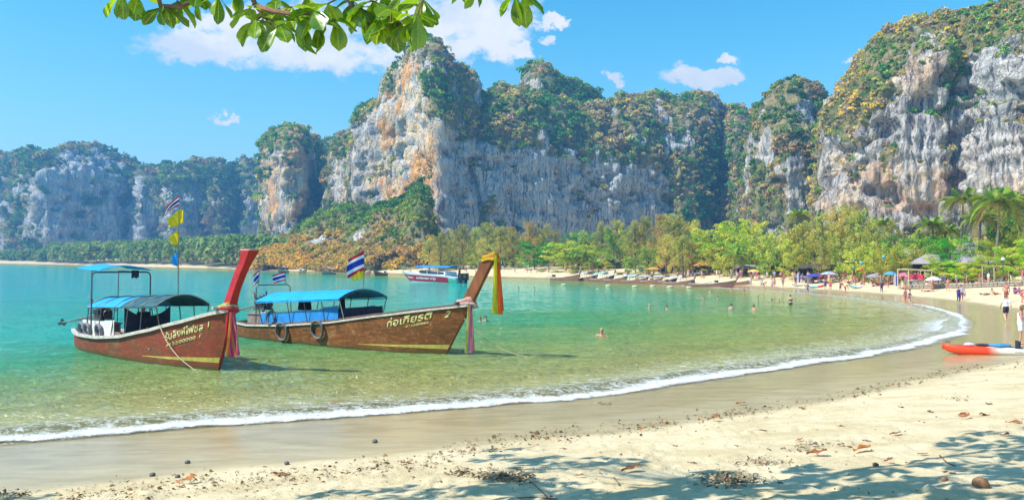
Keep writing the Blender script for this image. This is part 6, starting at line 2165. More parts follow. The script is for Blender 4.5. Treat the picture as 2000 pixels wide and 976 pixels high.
# ------------------------------------------------------------------ speedboat
wl_l, wl_r = G(800, 550), G(880, 553)
sp = thing('speedboat', 'speedboat with dark red side, green stern and blue canopy, beyond the second longtail boat', 'speedboat', (0, 0, 0), 0)
_b, _s = G(785, 549), G(902, 552.5)
_d = _b - _s
sp.location = (_b.x, _b.y, 0)
sp.rotation_euler = (0, 0, math.atan2(_d.y, _d.x))
LS = _d.length
k_ = LS / 10.4
white_g = mat('white_gelcoat', (.78, .78, .80), (.70, .70, .73), .3, 3, .5, 0)
red_g = mat('dark_red_gelcoat', (.50, .012, .055), (.42, .01, .05), .3, 3, .5, 0)
green_g = mat('green_gelcoat', (.10, .50, .36), (.07, .44, .30), .3, 3, .5, 0)
orange_g = mat('orange_gelcoat', (.70, .30, .06), None, .3, 3, .5, 0)
glass_d = mat('dark_glass', (.012, .014, .02), (.02, .025, .03), .12, 3, .6, 0)
blue_c = mat('bright_blue_canvas', (.03, .28, .78), (.02, .20, .62), .6, 3)
# the picture shows its left hand (port, y<0 after turning) side; t from bow
shv = [(0, 1.22), (2, 1.16), (6, .98), (8.5, .86), (10.4, .62)]
bmv = [(0, .08), (.6, .55), (1.6, .95), (3.2, 1.25), (7, 1.32), (10.4, 1.15)]


def sp_pt(t_, f, side):
    """f 0 at the chine (water) .. 1 at the deck edge"""
    z = -.25 + (np.interp(t_, *zip(*shv)) + .25) * f
    w_ = np.interp(t_, *zip(*bmv)) * (.62 + .38 * f ** .8)
    x = -t_ + 1.5 * (f - 1) * -0 - (1 - f) * 2.0 * max(0, 1 - t_ / 4) ** 1.2
    return Vector((x, side * w_, z))


def sp_band(f0, f1, t0, t1, m, name, parent, off=0., closed=False, taper=0.):
    mb = MB()
    for side in (-1, 1):
        rows = []
        for t_ in np.linspace(t0, t1, 34):
            q = (t_ - t0) / (t1 - t0)
            a, b = f0 + taper * q, f1
            r_ = [sp_pt(t_, a + (b - a) * j / 4, side) for j in range(5)]
            for p in r_:
                p.y += side * off
            rows.append(r_)
        mb.sheet(rows)
    return mb.build(name, m, parent)


hl = sp_band(0, 1, 0, 10.4, white_g, 'hull', sp)
MB().sheet([[sp_pt(t_, 1, -1), sp_pt(t_, 1, 1)] for t_ in np.linspace(0, 10.4, 30)]).sheet([[sp_pt(10.4, f, -1), sp_pt(10.4, f, 1)] for f in np.linspace(0, 1, 5)]).build('deck', white_g, sp)
sp_band(.26, .84, .9, 9.2, red_g, 'red_side_band', hl, .012)
sp_band(.30, .80, .35, .95, orange_g, 'orange_bow_flash', hl, .014)
sp_band(.2, .80, 9.15, 10.38, green_g, 'green_stern_band', hl, .010)
for tx, t0, sz in (('Phuket', 1.5, .34), ('andaman trip', 3.75, .42)):
    cu = bpy.data.curves.new('lettering', 'FONT'); cu.body, cu.size, cu.shear = tx, sz, .25
    cu.offset = .012
    oo = bpy.data.objects.new('lettering_source', cu); COL.objects.link(oo)
    me = bpy.data.meshes.new_from_object(oo.evaluated_get(bpy.context.evaluated_depsgraph_get())); bpy.data.objects.remove(oo)
    for v in me.vertices:
        t_ = t0 + v.co.x * 1.55
        zz = np.interp(t_, *zip(*shv))
        f = .50 + v.co.y / (zz + .25)
        sd = 1 if _d.x < 0 else -1
        p = sp_pt(t_, f, sd); p.y += sd * .03
        v.co = p
    me.materials.clear()
    link('side_lettering', me, sp, white_g)
cab = MB()
for i, (x0, x1, w0, w1, z0, z1) in enumerate(((-2.6, -8.6, 1.0, 1.05, .95, 1.42),)):
    cab.add([(x0, -w0 * .6, z0), (x0, w0 * .6, z0), (x1, w1, z0 - .1), (x1, -w1, z0 - .1), (x0 - 1.5, -w0 * .72, z1), (x0 - 1.5, w0 * .72, z1), (x1, w1 * .9, z1 - .12), (x1, -w1 * .9, z1 - .12)], [(0, 1, 5, 4), (1, 2, 6, 5), (2, 3, 7, 6), (3, 0, 4, 7), (4, 5, 6, 7)])
cab.build('cabin', white_g, sp, smooth=False)
for sd in (-1, 1):
    MB().add([(-3.9, sd * .86, 1.12), (-8.4, sd * 1.07, 1.0), (-8.4, sd * 1.02, 1.24), (-4.2, sd * .84, 1.40)], [(0, 1, 2, 3)]).build('side_window', glass_d, sp)
MB().add([(-2.68, -.55, 1.0), (-2.68, .55, 1.0), (-3.95, .66, 1.44), (-3.95, -.66, 1.44)], [(0, 1, 2, 3)]).build('windscreen', glass_d, sp)
vault(-3.6, -9.2, 1.15, 1.86, 1.80, .18, nx=8, ny=9).build('canopy', blue_c, sp)
for x_ in (-3.9, -5.6, -7.4, -9.0):
    for sd in (-1, 1):
        MB().tube([(x_, sd * 1.02, .95), (x_, sd * 1.08, 1.86)], .03, 6).build('canopy_post', blue_c if x_ < -8 else white_g, sp)
MB().tube([(-.7, -.4, 1.2), (-.9, -.5, 1.62), (-2.6, -.85, 1.66)], .022, 6).tube([(-.7, .4, 1.2), (-.9, .5, 1.62), (-2.6, .85, 1.66)], .022, 6).build('bow_rail', steel, sp)
for y_ in (-.45, .45):
    MB().box((-10.9, y_ - .2, .35), (-10.35, y_ + .2, 1.15)).box((-10.8, y_ - .09, -.4), (-10.55, y_ + .09, .4)).build('outboard_motor', glass_d, sp, smooth=False)
sp.scale = (k_, k_, k_)
_p = [o for o in bpy.data.objects if o.get('label', '').startswith('person in dark clothes standing at the stern of the red')][0]
_p.location = sp.matrix_basis @ Vector((-10.0, 0, .75))

# ------------------------------------------------------------------ kayak in the foreground
kay_m, t = new_mat('kayak_plastic')
x_ = t.attr('along')
n = t.noise(t.coord(), 3, 4)
c = t.ramp(t.math('ADD', x_, t.math('MULTIPLY', t.math('SUBTRACT', n, .5), .05)), [(0, (.80, .065, .012)), (.36, (.80, .06, .012)), (.46, (.74, .70, .62)), (1, (.72, .69, .60))])
finish(kay_m, t, t.bsdf(c, .32, .5, 0, t.bump(t.noise(t.coord(), 30, 3), .05, .01)))
ka, kb_ = at(1840, 692), at(2052, 690)
kd = (kb_ - ka)
KL = 4.3
ky = thing('kayak', 'orange and white sit-on-top kayak lying on the wet sand at the right edge', 'kayak', (ka.x, ka.y, gz(ka.x, ka.y)), math.atan2(kd.y, kd.x))
rows, al = [], []
for s_ in np.linspace(0, 1, 40):
    w_ = .41 * max(.0, math.sin(math.pi * min(1, max(0, s_)) ** .9)) ** .62 + .015
    zt = .33 + .09 * (abs(s_ - .5) * 2) ** 3 + (.02 if .08 < s_ < .92 else 0)
    zb = .0 + .25 * (abs(s_ - .5) * 2) ** 7
    xx = s_ * KL
    r_ = [(xx, -w_ * .15, zb), (xx, -w_ * .75, zb + .03), (xx, -w_, zb + .16 * (1 - (abs(s_ - .5) * 2) ** 6)), (xx, -w_ * .96, zt - .03), (xx, -w_ * .84, zt), (xx, -w_ * .55, zt - (.07 if .14 < s_ < .9 else .0)), (xx, 0, zt - (.10 if .14 < s_ < .9 else -.02)),
          (xx, w_ * .55, zt - (.07 if .14 < s_ < .9 else .0)), (xx, w_ * .84, zt), (xx, w_ * .96, zt - .03), (xx, w_, zb + .16 * (1 - (abs(s_ - .5) * 2) ** 6)), (xx, w_ * .75, zb + .03), (xx, w_ * .15, zb), (xx, -w_ * .15, zb)]
    rows.append(r_); al += [s_] * 14
V = np.array(rows).reshape(-1, 3)
link('hull', np_mesh('hull', V, grid_faces(40, 14), True, {'along': ('POINT', np.array(al))}, [kay_m]), ky)
MB().tube([(1.95, -.36, .40), (3.9, -.37, .40)], .018, 6).build('deck_line', black_cloth, ky)
for x0 in (2.1, 3.1):
    MB().add([(x0, -.405, .20), (x0 + .62, -.410, .21), (x0 + .62, -.408, .23), (x0, -.404, .22)], [(0, 1, 2, 3)]).build('hull_mark', cl((.35, .30, .28)), ky)
MB().box((2.6, -.24, .30), (2.68, .24, .62)).build('seat_back', black_cloth, ky)
MB().tube([(.12, 0, .47), (.2, 0, .53), (.3, 0, .46)], .015, 6).build('carry_handle', black_cloth, ky)


def pebble(seed, sc, sub=3, rough=.25):
    bm = bmesh.new()
    bmesh.ops.create_icosphere(bm, subdivisions=sub, radius=1)
    for v in bm.verts:
        q = v.co.copy()
        v.co = Vector((q.x * sc[0], q.y * sc[1], q.z * sc[2])) * (1 + rough * float(fbm(q.x * 1.4 + seed * 7, q.y * 1.4, q.z * 1.4, 3)))
    me = bpy.data.meshes.new('lump'); bm.to_mesh(me); bm.free()
    me.polygons.foreach_set('use_smooth', [True] * len(me.polygons))
    return me


def on_kayak(me, m, name, lab, cat, x_, y_, z_, rz=0):
    o = link(name, me, None, m)
    o.location = ky.matrix_basis @ Vector((x_, y_, z_))
    o.rotation_euler = (0, 0, ky.rotation_euler.z + rz)
    return tag(o, lab, cat, 'things lying on the kayak')


on_kayak(pebble(1, (.20, .16, .08)), cl((.62, .58, .74)), 'plastic_bag', 'crumpled white and lilac bag on the bow of the kayak', 'bag', .95, 0, .42)
on_kayak(pebble(2, (.24, .18, .06)), black_cloth, 'life_vest', 'dark life vest on the kayak between the white bag and the blue one', 'life vest', 1.42, 0, .42)
on_kayak(pebble(3, (.42, .20, .075)), cl((.06, .28, .52)), 'life_vest', 'blue life vest on the kayak, right of the dark one', 'life vest', 2.0, .02, .42)

# ------------------------------------------------------------------ huts, frame, roofs and small things on the far beach
bam = mat('bamboo', (.62, .50, .32), (.46, .36, .22), .6, 6, .3, .2)
thatch = mat('grey_thatch', (.36, .32, .33), (.24, .21, .22), .95, 4, .1, .8, stretch=(1, 6, 1))
thatch_p = mat('pinkish_roof_sheet', (.55, .38, .36), (.42, .28, .27), .85, 4)
roof_o = mat('orange_roof_tiles', (.62, .20, .08), (.50, .15, .06), .8, 5, .2, .6)
wall_w = mat('white_plaster', (.66, .62, .54), (.54, .50, .44), .9, 3)
dark_in = mat('dark_wood', (.05, .04, .035), (.08, .06, .05), .9, 4)
log_m = mat('driftwood', (.40, .34, .27), (.27, .22, .17), .9, 5, .2, .6)


def ground_at(px, off):
    D = tl(px) + off
    b = P(px, hor(px), D)
    return Vector((b.x, b.y, gz(b.x, b.y)))


def mpx(px, off):
    return F / (tl(px) + off)


# bamboo frame
o_ = ground_at(1797, -7)
m_ = 1 / mpx(1797, -7)
fr = thing('bamboo_frame', 'open bamboo frame stall with pink cloths on the sand, left of the pavilions', 'stall', o_, .1)
W2, H2 = 24 * m_, 37 * m_
for x_, y_, hh in ((-W2, 0, H2 * 1.02), (W2, 0, H2 * .95), (-W2, 2.2, H2), (W2, 2.2, H2 * .95)):
    MB().tube([(x_, y_, -.2), (x_ * .99, y_, hh)], .075, 7).build('post', bam, fr)
MB().tube([(-W2 - .2, 0, H2 * .98), (W2 + .2, 0, H2 * .90)], .07, 7).build('top_beam', bam, fr)
MB().tube([(-W2, 0, H2 * .97), (-W2, 2.3, H2 * .97)], .06, 7).build('top_beam', bam, fr)
MB().tube([(W2, 0, H2 * .9), (W2, 2.3, H2 * .9)], .06, 7).build('top_beam', bam, fr)
MB().tube([(W2 * .35, 0, H2 * .9), (W2 * .98, -.1, .1)], .065, 7).build('brace', bam, fr)
for k in range(9):
    x_ = -W2 + 2 * W2 * k / 8
    MB().tube([(x_, -.1, H2 * (.985 - .07 * k / 8) + .06), (x_, 2.3, H2 * .95 + .06)], .035, 5).build('roof_pole', bam, fr)
rows = [[Vector((x_, 1.2 + .15 * math.sin(x_ * 5), z_)) for z_ in np.linspace(H2 * .45, H2 * .72, 5)] for x_ in np.linspace(-W2 * .45, W2 * .62, 14)]
o = MB().sheet(rows).build('hung_cloth', cl((.72, .07, .16)))
o.location = o_
tag(o, 'bright pink cloth hanging inside the bamboo frame', 'cloth')
for k, (x_, w_) in enumerate(((-.7, .5), (-.15, .45), (.4, .4))):
    o = MB().box((-w_, -.3, 0), (w_, .3, .75 + .1 * k)).box((-w_ - .06, -.36, .75 + .1 * k), (w_ + .06, .36, .80 + .1 * k)).build('counter', (bam, wall_w, bam)[k], smooth=False)
    o.location = o_ + Vector((x_ * W2, 1.3, .02))
    tag(o, ('left', 'middle', 'right')[k] + ' pale counter standing under the bamboo frame', 'counter', 'counters under the bamboo frame')


def pavilion(lab, px, off, wpx, hpx, roof, panels=0, ov=.5, dpt=4.0, lowroof=.0):
    o_ = ground_at(px, off)
    m_ = 1 / mpx(px, off)
    r = thing('pavilion', lab, 'pavilion', o_, .12, 'open pavilions behind the beach')
    w_, h_ = wpx * m_ / 2, hpx * m_
    eh = h_ * .66
    for x_ in np.linspace(-w_, w_, max(3, int(w_ / 1.4) + 2)):
        for y_ in (0, dpt):
            MB().box((x_ - .08, y_ - .08, -.2), (x_ + .08, y_ + .08, eh)).build('post', dark_in, r, smooth=False)
    a, b = (-w_ - ov, -ov, eh), (w_ + ov, dpt + ov, eh)
    rg = h_
    mb = MB()
    yc = dpt / 2
    top_ = [(-w_ * .8, yc, rg), (w_ * .8, yc, rg)]
    P_ = [(a[0], a[1], eh), (b[0], a[1], eh), (b[0], b[1], eh), (a[0], b[1], eh)] + top_
    P2 = [(x, y, z - .12) for x, y, z in P_]
    fs = [(0, 1, 5, 4), (2, 3, 4, 5), (1, 2, 5), (3, 0, 4)]
    mb.add(P_ + P2, fs + [tuple(i + 6 for i in f[::-1]) for f in fs] + [(0, 6, 7, 1), (1, 7, 8, 2), (2, 8, 9, 3), (3, 9, 6, 0)])
    mb.build('roof', roof, r, smooth=False)
    MB().box((-w_, dpt - .1, 0), (w_, dpt, eh * .98)).build('back_wall', dark_in, r, smooth=False)
    MB().box((-w_ - .1, -.2, -.1), (w_ + .1, dpt, .12)).build('floor_slab', log_m, r, smooth=False)
    for k in range(panels):
        x0 = -w_ + 2 * w_ * (k + .12) / panels
        x1 = -w_ + 2 * w_ * (k + .80) / panels
        MB().box((x0, .12, eh * .42), (x1, .16, eh * .90)).build('white_screen', white_p, r, smooth=False)
    return r


pavilion('dark open pavilion with three white screens right of the bamboo frame', 1850, 1, 60, 52, thatch, 3)
pavilion('dark open pavilion with two white screens near the lamp post', 1920, 0, 52, 52, thatch, 2)
pavilion('pavilion with grey thatched roof showing between the trees below the palms', 1925, 12, 44, 64, thatch, 0)
pavilion('pavilion with faded pink roof above the bamboo frame', 1797, 10, 40, 52, thatch_p, 0)
pavilion('long low restaurant with orange tiled roof at the top of the sand', 1410, 6, 92, 24, roof_o, 0, dpt=5)
pavilion('small orange roofed shelter left of the long restaurant', 1318, 6, 44, 20, roof_o, 0)
pavilion('grey thatched shelter at the right of the moored longtail boats', 1475, 3, 46, 20, thatch, 0)
pavilion('hut with faded pink roof and white screens behind the moored boats', 1190, 6, 30, 24, thatch_p, 3)
pavilion('low dark shelter in the shade behind the crowd, left of the bamboo frame', 1640, 6, 130, 26, dark_in, 0, dpt=3)
pavilion('low dark shelter behind the crowd beside the sailboards', 1545, 6, 80, 26, dark_in, 0, dpt=3)
# low wall of stacked logs along the top of the sand
wl = thing('log_wall', 'low wall of grey logs along the top of the sand at the right', 'wall', (0, 0, 0))
for k in range(34):
    a, b = ground_at(1758 + k * 8, -8), ground_at(1765.6 + k * 8, -8)
    for j in range(2):
        z_ = .16 + .24 * j
        MB().tube([a + Vector((0, .05 * (k % 2), z_)), b + Vector((0, .05 * (k % 3), z_))], .13, 7).build('log', log_m, wl)
# lamp post
o_ = ground_at(1959, -6)
lp = thing('street_lamp', 'grey lamp post with round white globe in front of the pavilions', 'street lamp', o_)
MB().tube([(0, 0, -.1), (0, 0, 2.5)], [.06, .05], 8).build('pole', steel, lp)
MB().tube([(0, 0, 2.5), (0, 0, 2.62)], [.12, .14], 10).build('collar', steel, lp)
MB().ball((0, 0, 2.8), .2, 12, 8).build('lamp_globe', cl((.72, .74, .76)), lp)
# wooden bars by the lamp
o_ = ground_at(1945, -5)
br = thing('wooden_rack', 'pale wooden bars on two posts left of the lamp post', 'rack', o_)
MB().tube([(-1.6, 0, 2.05), (1.5, 0, 2.0)], .05, 6).build('top_bar', bam, br)
for x_ in (-1.5, -.2, 1.4):
    MB().tube([(x_, 0, -.1), (x_, 0, 2.05)], .05, 6).build('post', bam, br)
# lanterns hanging in the trees
lan = mat('teal_lantern_paper', (.10, .38, .42), (.08, .30, .36), .7, 4)
lan_o = mat('orange_lantern_paper', (.62, .16, .06), None, .7, 4)
for px, py, m, lb in ((1683, 514, lan, 'teal round lantern hanging in the yellow green trees, middle one'), (1667, 522, lan, 'small teal lantern left of the middle one in the trees'), (1682, 526, lan_o, 'orange lantern below the middle teal one in the trees'), (1726, 502, lan, 'teal lantern highest in the trees, right of the others'), (1668, 509, lan, 'small teal lantern upper left in the trees')):
    r = thing('lantern', lb, 'lantern', P(px, py, tl(px) - 3.5), 0, 'lanterns hanging in the trees')
    MB().ball((0, 0, 0), .26 if 'small' not in lb else .17, 10, 7, sc=(1, 1, .9)).build('shade', m, r)
    MB().tube([(0, 0, .2), (.03, .4, 2.6)], .012, 4).build('cord', black_cloth, r)
# boards and kayaks on the far sand


def board(lab, px, py, Lpx, cols, ang=0., th=.14, wd=.62, cat='kayak'):
    q = on_ground(px, py)
    L_ = Lpx / F * q.y
    r = thing(cat.replace(' ', '_'), lab, cat, q + Vector((0, 0, .02)), ang, 'boards and kayaks drawn up on the far sand')
    n = len(cols)
    for k, c in enumerate(cols):
        rows = []
        for s_ in np.linspace(k / n, (k + 1) / n, 9):
            w_ = wd / 2 * math.sin(math.pi * (.02 + .96 * s_)) ** .55
            up_ = .22 * (abs(s_ - .5) * 2) ** 3
            x_ = (s_ - .5) * L_
            rows.append([(x_, w_ * math.cos(a), th + up_ + th * math.sin(a)) for a in np.linspace(0, 2 * math.pi, 11)])
        MB().sheet(rows).build('hull_section' if n > 1 else 'hull', cl(c), r)
    return r


board('paddle board, pale blue at left and bright red at right, on the far sand', 1590, 563, 38, [(.30, .55, .62), (.25, .52, .60), (.66, .05, .08)], 0)
board('pale blue and white striped paddle board left of the pink kayak', 1672, 563, 28, [(.30, .56, .66), (.70, .74, .76)], .15)
board('pink red kayak on the sand left of the bamboo frame', 1724, 557, 40, [(.62, .10, .12), (.70, .20, .20)], 0)
board('grey paddle board lying flat below the sailboards', 1558, 559, 22, [(.42, .40, .40)], 0, .08)
board('yellow and white boat hulls stacked at the far right edge', 1990, 551, 40, [(.70, .62, .34), (.72, .70, .62)], .1, .3, 1.2)
for px, c, lb in ((1560, ((.72, .73, .78), (.10, .10, .50)), 'white and blue board standing upright in the crowd'), (1580, ((.74, .74, .74), (.66, .66, .70)), 'white board standing upright right of the white and blue one'), (1750, ((.70, .72, .76), (.06, .10, .48)), 'white and blue board standing upright left of the bamboo frame')):
    q = ground_at(px, -5)
    r = thing('surfboard', lb, 'surfboard', q, 0, 'boards standing upright in the crowd')
    for k, cc in enumerate(c):
        rows = []
        for s_ in np.linspace(0, 1, 10):
            w_ = .28 * math.sin(math.pi * (.12 + .82 * s_)) ** .5
            x0, x1 = ((-w_, 0) if k == 0 else (0, w_))
            rows.append([(x0, 0, s_ * 1.5), (x1, 0, s_ * 1.5), (x1, .06, s_ * 1.5), (x0, .06, s_ * 1.5), (x0, 0, s_ * 1.5)])
        MB().sheet(rows).build('panel', cl(cc), r, smooth=False)
# parasols and tents in the crowd


def parasol(lab, px, off, c, R_=1.2, h_=1.9):
    q = ground_at(px, off)
    r = thing('parasol', lab, 'parasol', q, 0, 'parasols in the crowd')
    MB().tube([(0, 0, -.1), (0, 0, h_ + .1)], .03, 6).build('pole', steel, r)
    rows = [[(R_ * f * math.cos(a), R_ * f * math.sin(a), h_ - .42 * f ** 1.6 + .03 * math.cos(8 * a) * f) for f in (0.02, .35, .7, 1)] for a in np.linspace(0, 2 * math.pi, 25)]
    MB().sheet(rows).sheet([[(x, y, z - .03) for x, y, z in r_] for r_ in rows]).build('canopy', cl(c), r)
    return r


parasol('navy parasol with red edge low in the crowd beside the white board', 1590, -4, (.08, .07, .36), 1.4, 1.4)
parasol('dark red parasol right of the navy one', 1600, -3, (.36, .05, .10), 1.1, 1.2)
parasol('pale blue parasol in the crowd above the paddle boards', 1618, -3, (.40, .50, .66), 1.2, 1.7)
parasol('blue parasol in the crowd left of the upright board by the bamboo frame', 1739, -4, (.10, .34, .62), .9, 1.8)
parasol('grey purple parasol left of the pink kayak', 1706, -5, (.34, .30, .36), 1.0, 1.6)
parasol('white parasol on the sand right of the bamboo frame', 1823, -9, (.70, .68, .70), .9, 1.5)
parasol('pink parasol beside the bamboo frame', 1766, -5, (.70, .16, .26), 1.0, 1.7)
parasol('orange parasol behind the moored longtail boats', 1276, -6, (.66, .30, .10), 1.6, 2.0)
parasol('yellow parasol by the last moored longtail boat', 1472, -6, (.70, .50, .12), 1.1, 1.8)
# white buoys on the bathing line
for i, (px, py) in enumerate(((1101, 556.5), (1188, 558.5), (1240, 560), (1275, 559), (1308, 561), (1346, 562))):
    q = G(px, py)
    r = thing('buoy', f'pale float on the water before the moored boats, {ORD[i]} from the left', 'buoy', (q.x, q.y, 0), 0, 'floats on the bathing line')
    MB().ball((0, 0, .06), .26, 10, 6, sc=(1.9, .8, .7)).build('float', cl((.70, .66, .42)), r)
    MB().torus((0, 0, .22), (0, 1, 0), .07, .02, 10, 5).build('eye_ring', steel, r)
# ------------------------------------------------------------------ the sea almond tree overhead: limbs, twigs, big leaves
def big_leaf(seed, L=.25, Wd=.135, curl=.25, fold=.25, wavy=.04):
    g = np.random.default_rng(seed)
    nu, nv = 10, 7
    u, v = np.meshgrid(np.linspace(0, 1, nu), np.linspace(-1, 1, nv), indexing='ij')
    wprof = np.interp(u, [0, .06, .12, .3, .55, .75, .9, .97, 1], [.05, .06, .18, .52, .86, 1.0, .80, .45, .12])
    x = u * L
    y = v * wprof * Wd / 2
    z = -curl * L * u ** 2 + fold * np.abs(y) + wavy * Wd * np.sin(u * 9 + v * 2 + seed) * np.abs(v)
    me = np_mesh('leaf', np.stack([x, y, z], -1).reshape(-1, 3), grid_faces(nu, nv), True, {'lu': ('POINT', u.ravel()), 'lv': ('POINT', v.ravel())})
    return me


def almond_mat(name, c0, c1, c2, trans=.52, gloss=.05):
    m, t = new_mat(name)
    lu, lv = t.attr('lu'), t.attr('lv')
    oi = t.n.new('ShaderNodeObjectInfo')
    n = t.noise(t.coord(), 14, 4)
    c = t.mix(t.step(t.math('ADD', n, t.math('MULTIPLY', t.math('SUBTRACT', oi.outputs['Random'], .5), .5)), .3, .7), c0, c1)
    av = t.math('ABSOLUTE', lv)
    vein = t.math('ABSOLUTE', t.math('SUBTRACT', t.math('FRACT', t.math('MULTIPLY', t.math('SUBTRACT', lu, t.math('MULTIPLY', av, .12)), 8)), .5))
    c = t.mix(t.step(vein, .07, .0, 0, .45), c, c2)
    c = t.mix(t.step(av, .10, .03, 0, .9), c, c2)
    c = t.mix(t.step(t.noise(t.coord(), 40, 3), .66, .74, 0, .7), c, (.16, .09, .03))
    d = t.n.new('ShaderNodeBsdfDiffuse'); t.put(c, d.inputs[0])
    tr = t.n.new('ShaderNodeBsdfTranslucent'); t.put(t.mix(1., c, (1.9, 1.6, .5), 'MULTIPLY'), tr.inputs[0])
    g_ = t.n.new('ShaderNodeBsdfGlossy'); g_.inputs['Roughness'].default_value = .3
    return finish(m, t, t.mixs(gloss, t.mixs(trans, d.outputs[0], tr.outputs[0]), g_.outputs[0]))


green_leaf = almond_mat('almond_leaf_green', (.065, .20, .010), (.20, .37, .02), (.42, .52, .12))
red_leaf = almond_mat('almond_leaf_dry', (.38, .14, .04), (.25, .09, .035), (.50, .28, .13), .2)
brown_leaf = almond_mat('almond_leaf_brown', (.24, .12, .05), (.14, .07, .035), (.34, .20, .10), .15)
LEAF = [big_leaf(i, .245 + .02 * (i % 3), .125 + .012 * (i % 4), .12 + .14 * (i % 5) / 2, .18 + .1 * (i % 3)) for i in range(8)]
for m_ in LEAF:
    m_.materials.append(green_leaf)
twig_m = mat('twig_bark', (.26, .15, .10), (.16, .09, .06), .85, 9, .2, .4)
TR = thing('sea_almond_tree', 'tree overhead with big glossy green leaves hanging into the top of the picture', 'tree', (-7.6, 1.2, gz(-7.6, 1.2)))
TO = TR.location.copy()


def wtube(pts, r_, name, n=7):
    return MB().tube([Vector(p) - TO for p in pts], r_, n).build(name, twig_m, TR)


wtube([TO + Vector((0, 0, -.3)), TO + Vector((.1, .15, 1.4)), TO + Vector((.35, .5, 2.8)), TO + Vector((.5, .9, 4.6)), TO + Vector((.4, 1.2, 6.5))], [.30, .24, .20, .15, .08], 'trunk', 12)
FK1, FK2 = TO + Vector((.35, .5, 2.8)), TO + Vector((.5, .9, 4.3))
LIMBS = [
    [FK1, Vector((-5.6, 3.6, 5.7)), P(300, -75, 6.9), P(380, -60, 6.9), P(470, -48, 6.8), P(672, -55, 6.85), P(860, -70, 6.9), P(1000, -40, 6.9)],
    [FK2, Vector((-4.6, 4.9, 7.0)), Vector((-2.6, 7.1, 7.4)), Vector((-.4, 8.2, 7.3)), Vector((1.4, 8.9, 7.2)), Vector((2.8, 9.4, 7.4))],
    [FK2, Vector((-5.0, 4.0, 7.6)), Vector((-3.2, 6.0, 7.9)), Vector((-1.0, 7.0, 7.8)), Vector((1.0, 7.6, 7.9))],
]
for L_ in LIMBS:
    wtube(L_, list(np.linspace(.11, .025, len(L_))), 'limb', 8)
BR = [
    [P(470, -48, 6.8), P(489, -12, 6.75), P(500, 12, 6.7), P(520, 36, 6.62), P(545, 60, 6.6)],
    [P(500, 12, 6.7), P(530, 22, 6.5), P(570, 28, 6.45), P(612, 26, 6.4)],
    [P(672, -55, 6.85), P(683, -5, 6.75), P(688, 22, 6.7), P(705, 42, 6.65), P(735, 55, 6.6), P(762, 58, 6.55)],
    [P(735, 55, 6.6), P(775, 48, 6.5), P(815, 32, 6.45)],
    [P(300, -75, 6.9), P(306, -20, 6.85), P(314, 14, 6.8), P(322, 24, 6.78)],
    [P(314, 14, 6.8), P(350, 14, 6.85), P(392, -4, 6.9)],
    [P(1000, -40, 6.9), P(1010, -8, 6.9)],
    [P(380, -60, 6.9), P(425, -15, 6.8), P(440, -6, 6.8)],
]
for b_ in BR:
    wtube(b_, list(np.linspace(.026, .012, len(b_))), 'twig', 7)
g = np.random.default_rng(17)
ROS = [(240, -6, 6.85, 7), (268, 2, 6.8, 6), (316, 20, 6.78, 7), (346, 8, 6.9, 5), (385, -4, 6.9, 5), (425, -2, 6.85, 5), (462, -22, 6.8, 5), (488, 22, 6.6, 5), (500, 46, 6.55, 6), (528, 30, 6.7, 6), (545, 54, 6.5, 7), (570, 20, 6.75, 6), (585, 48, 6.45, 6), (612, 28, 6.4, 8), (622, 52, 6.5, 6), (640, 14, 6.75, 6),
       (655, 46, 6.55, 6), (690, 8, 6.8, 5), (706, 22, 6.6, 7), (728, 8, 6.7, 7), (744, 40, 6.5, 7), (765, 24, 6.6, 6), (770, 54, 6.5, 7), (800, 46, 6.45, 7), (815, 34, 6.4, 7), (826, 6, 6.55, 5), (600, 2, 6.9, 5), (780, 2, 6.75, 5), (1008, -4, 6.9, 6), (1022, -2, 6.85, 4), (925, -28, 6.9, 5), (540, 4, 6.85, 5), (752, -8, 6.85, 5)]
allb = [Vector(p) for b_ in BR for p in b_]
for (px, py, D, n) in ROS:
    c = P(px, py - 6, D)
    near_ = min(allb, key=lambda q: (q - c).length)
    if (near_ - c).length > .03:
        wtube([near_, near_.lerp(c, .5) + Vector((0, 0, .02)), c], [.010, .008, .007], 'twig', 5)
    a0 = g.uniform(0, 6.28)
    for k in range(n):
        o = link('leaf', LEAF[int(g.integers(0, 8))], TR)
        o.location = c - TO
        a = a0 + k * 6.283 / n + g.normal() * .25
        el = g.choice([.15, .6, 1.1]) + g.normal() * .22
        o.rotation_euler = (g.normal() * .45, el, a)
        s_ = g.uniform(.60, 1.0)
        o.scale = (s_, s_, s_)
# the rest of the crown, out of frame: only its shade is seen
tgt = [(1010, 888, 110, 16), (1120, 900, 120, 16), (1230, 905, 80, 7), (1060, 912, 60, 8), (690, 966, 80, 9), (840, 962, 120, 12), (980, 950, 110, 18), (1090, 960, 200, 16), (1290, 948, 130, 16), (1420, 938, 90, 22), (1440, 962, 160, 12), (1620, 925, 90, 9), (1640, 955, 140, 18), (1760, 945, 110, 18), (1880, 962, 110, 16),
       (1905, 848, 90, 10), (1960, 862, 60, 14), (1880, 874, 60, 7), (1975, 886, 60, 14), (1900, 912, 120, 9), (1960, 930, 80, 20), (1740, 920, 60, 7), (2060, 880, 60, 60), (30, 970, 60, 5), (1560, 915, 60, 5), (1200, 968, 200, 9)]
cen = []
for (tx, ty, rx, ry) in tgt:
    for _ in range(max(3, int(rx * ry / 185))):
        while True:
            ex, ey = g.uniform(-1, 1, 2)
            if ex * ex + ey * ey < 1:
                break
        q = on_ground(tx + ex * rx, ty + ey * ry)
        zc = g.uniform(6.9, 7.9) + .25 * max(0, q.y - 9.5)
        cen.append(q + SUN_DIR * ((zc - q.z) / SUN_DIR.z))
vs, fs = [], []
base_v = [np.array([v.co[:] for v in m_.vertices]) for m_ in LEAF[:4]]
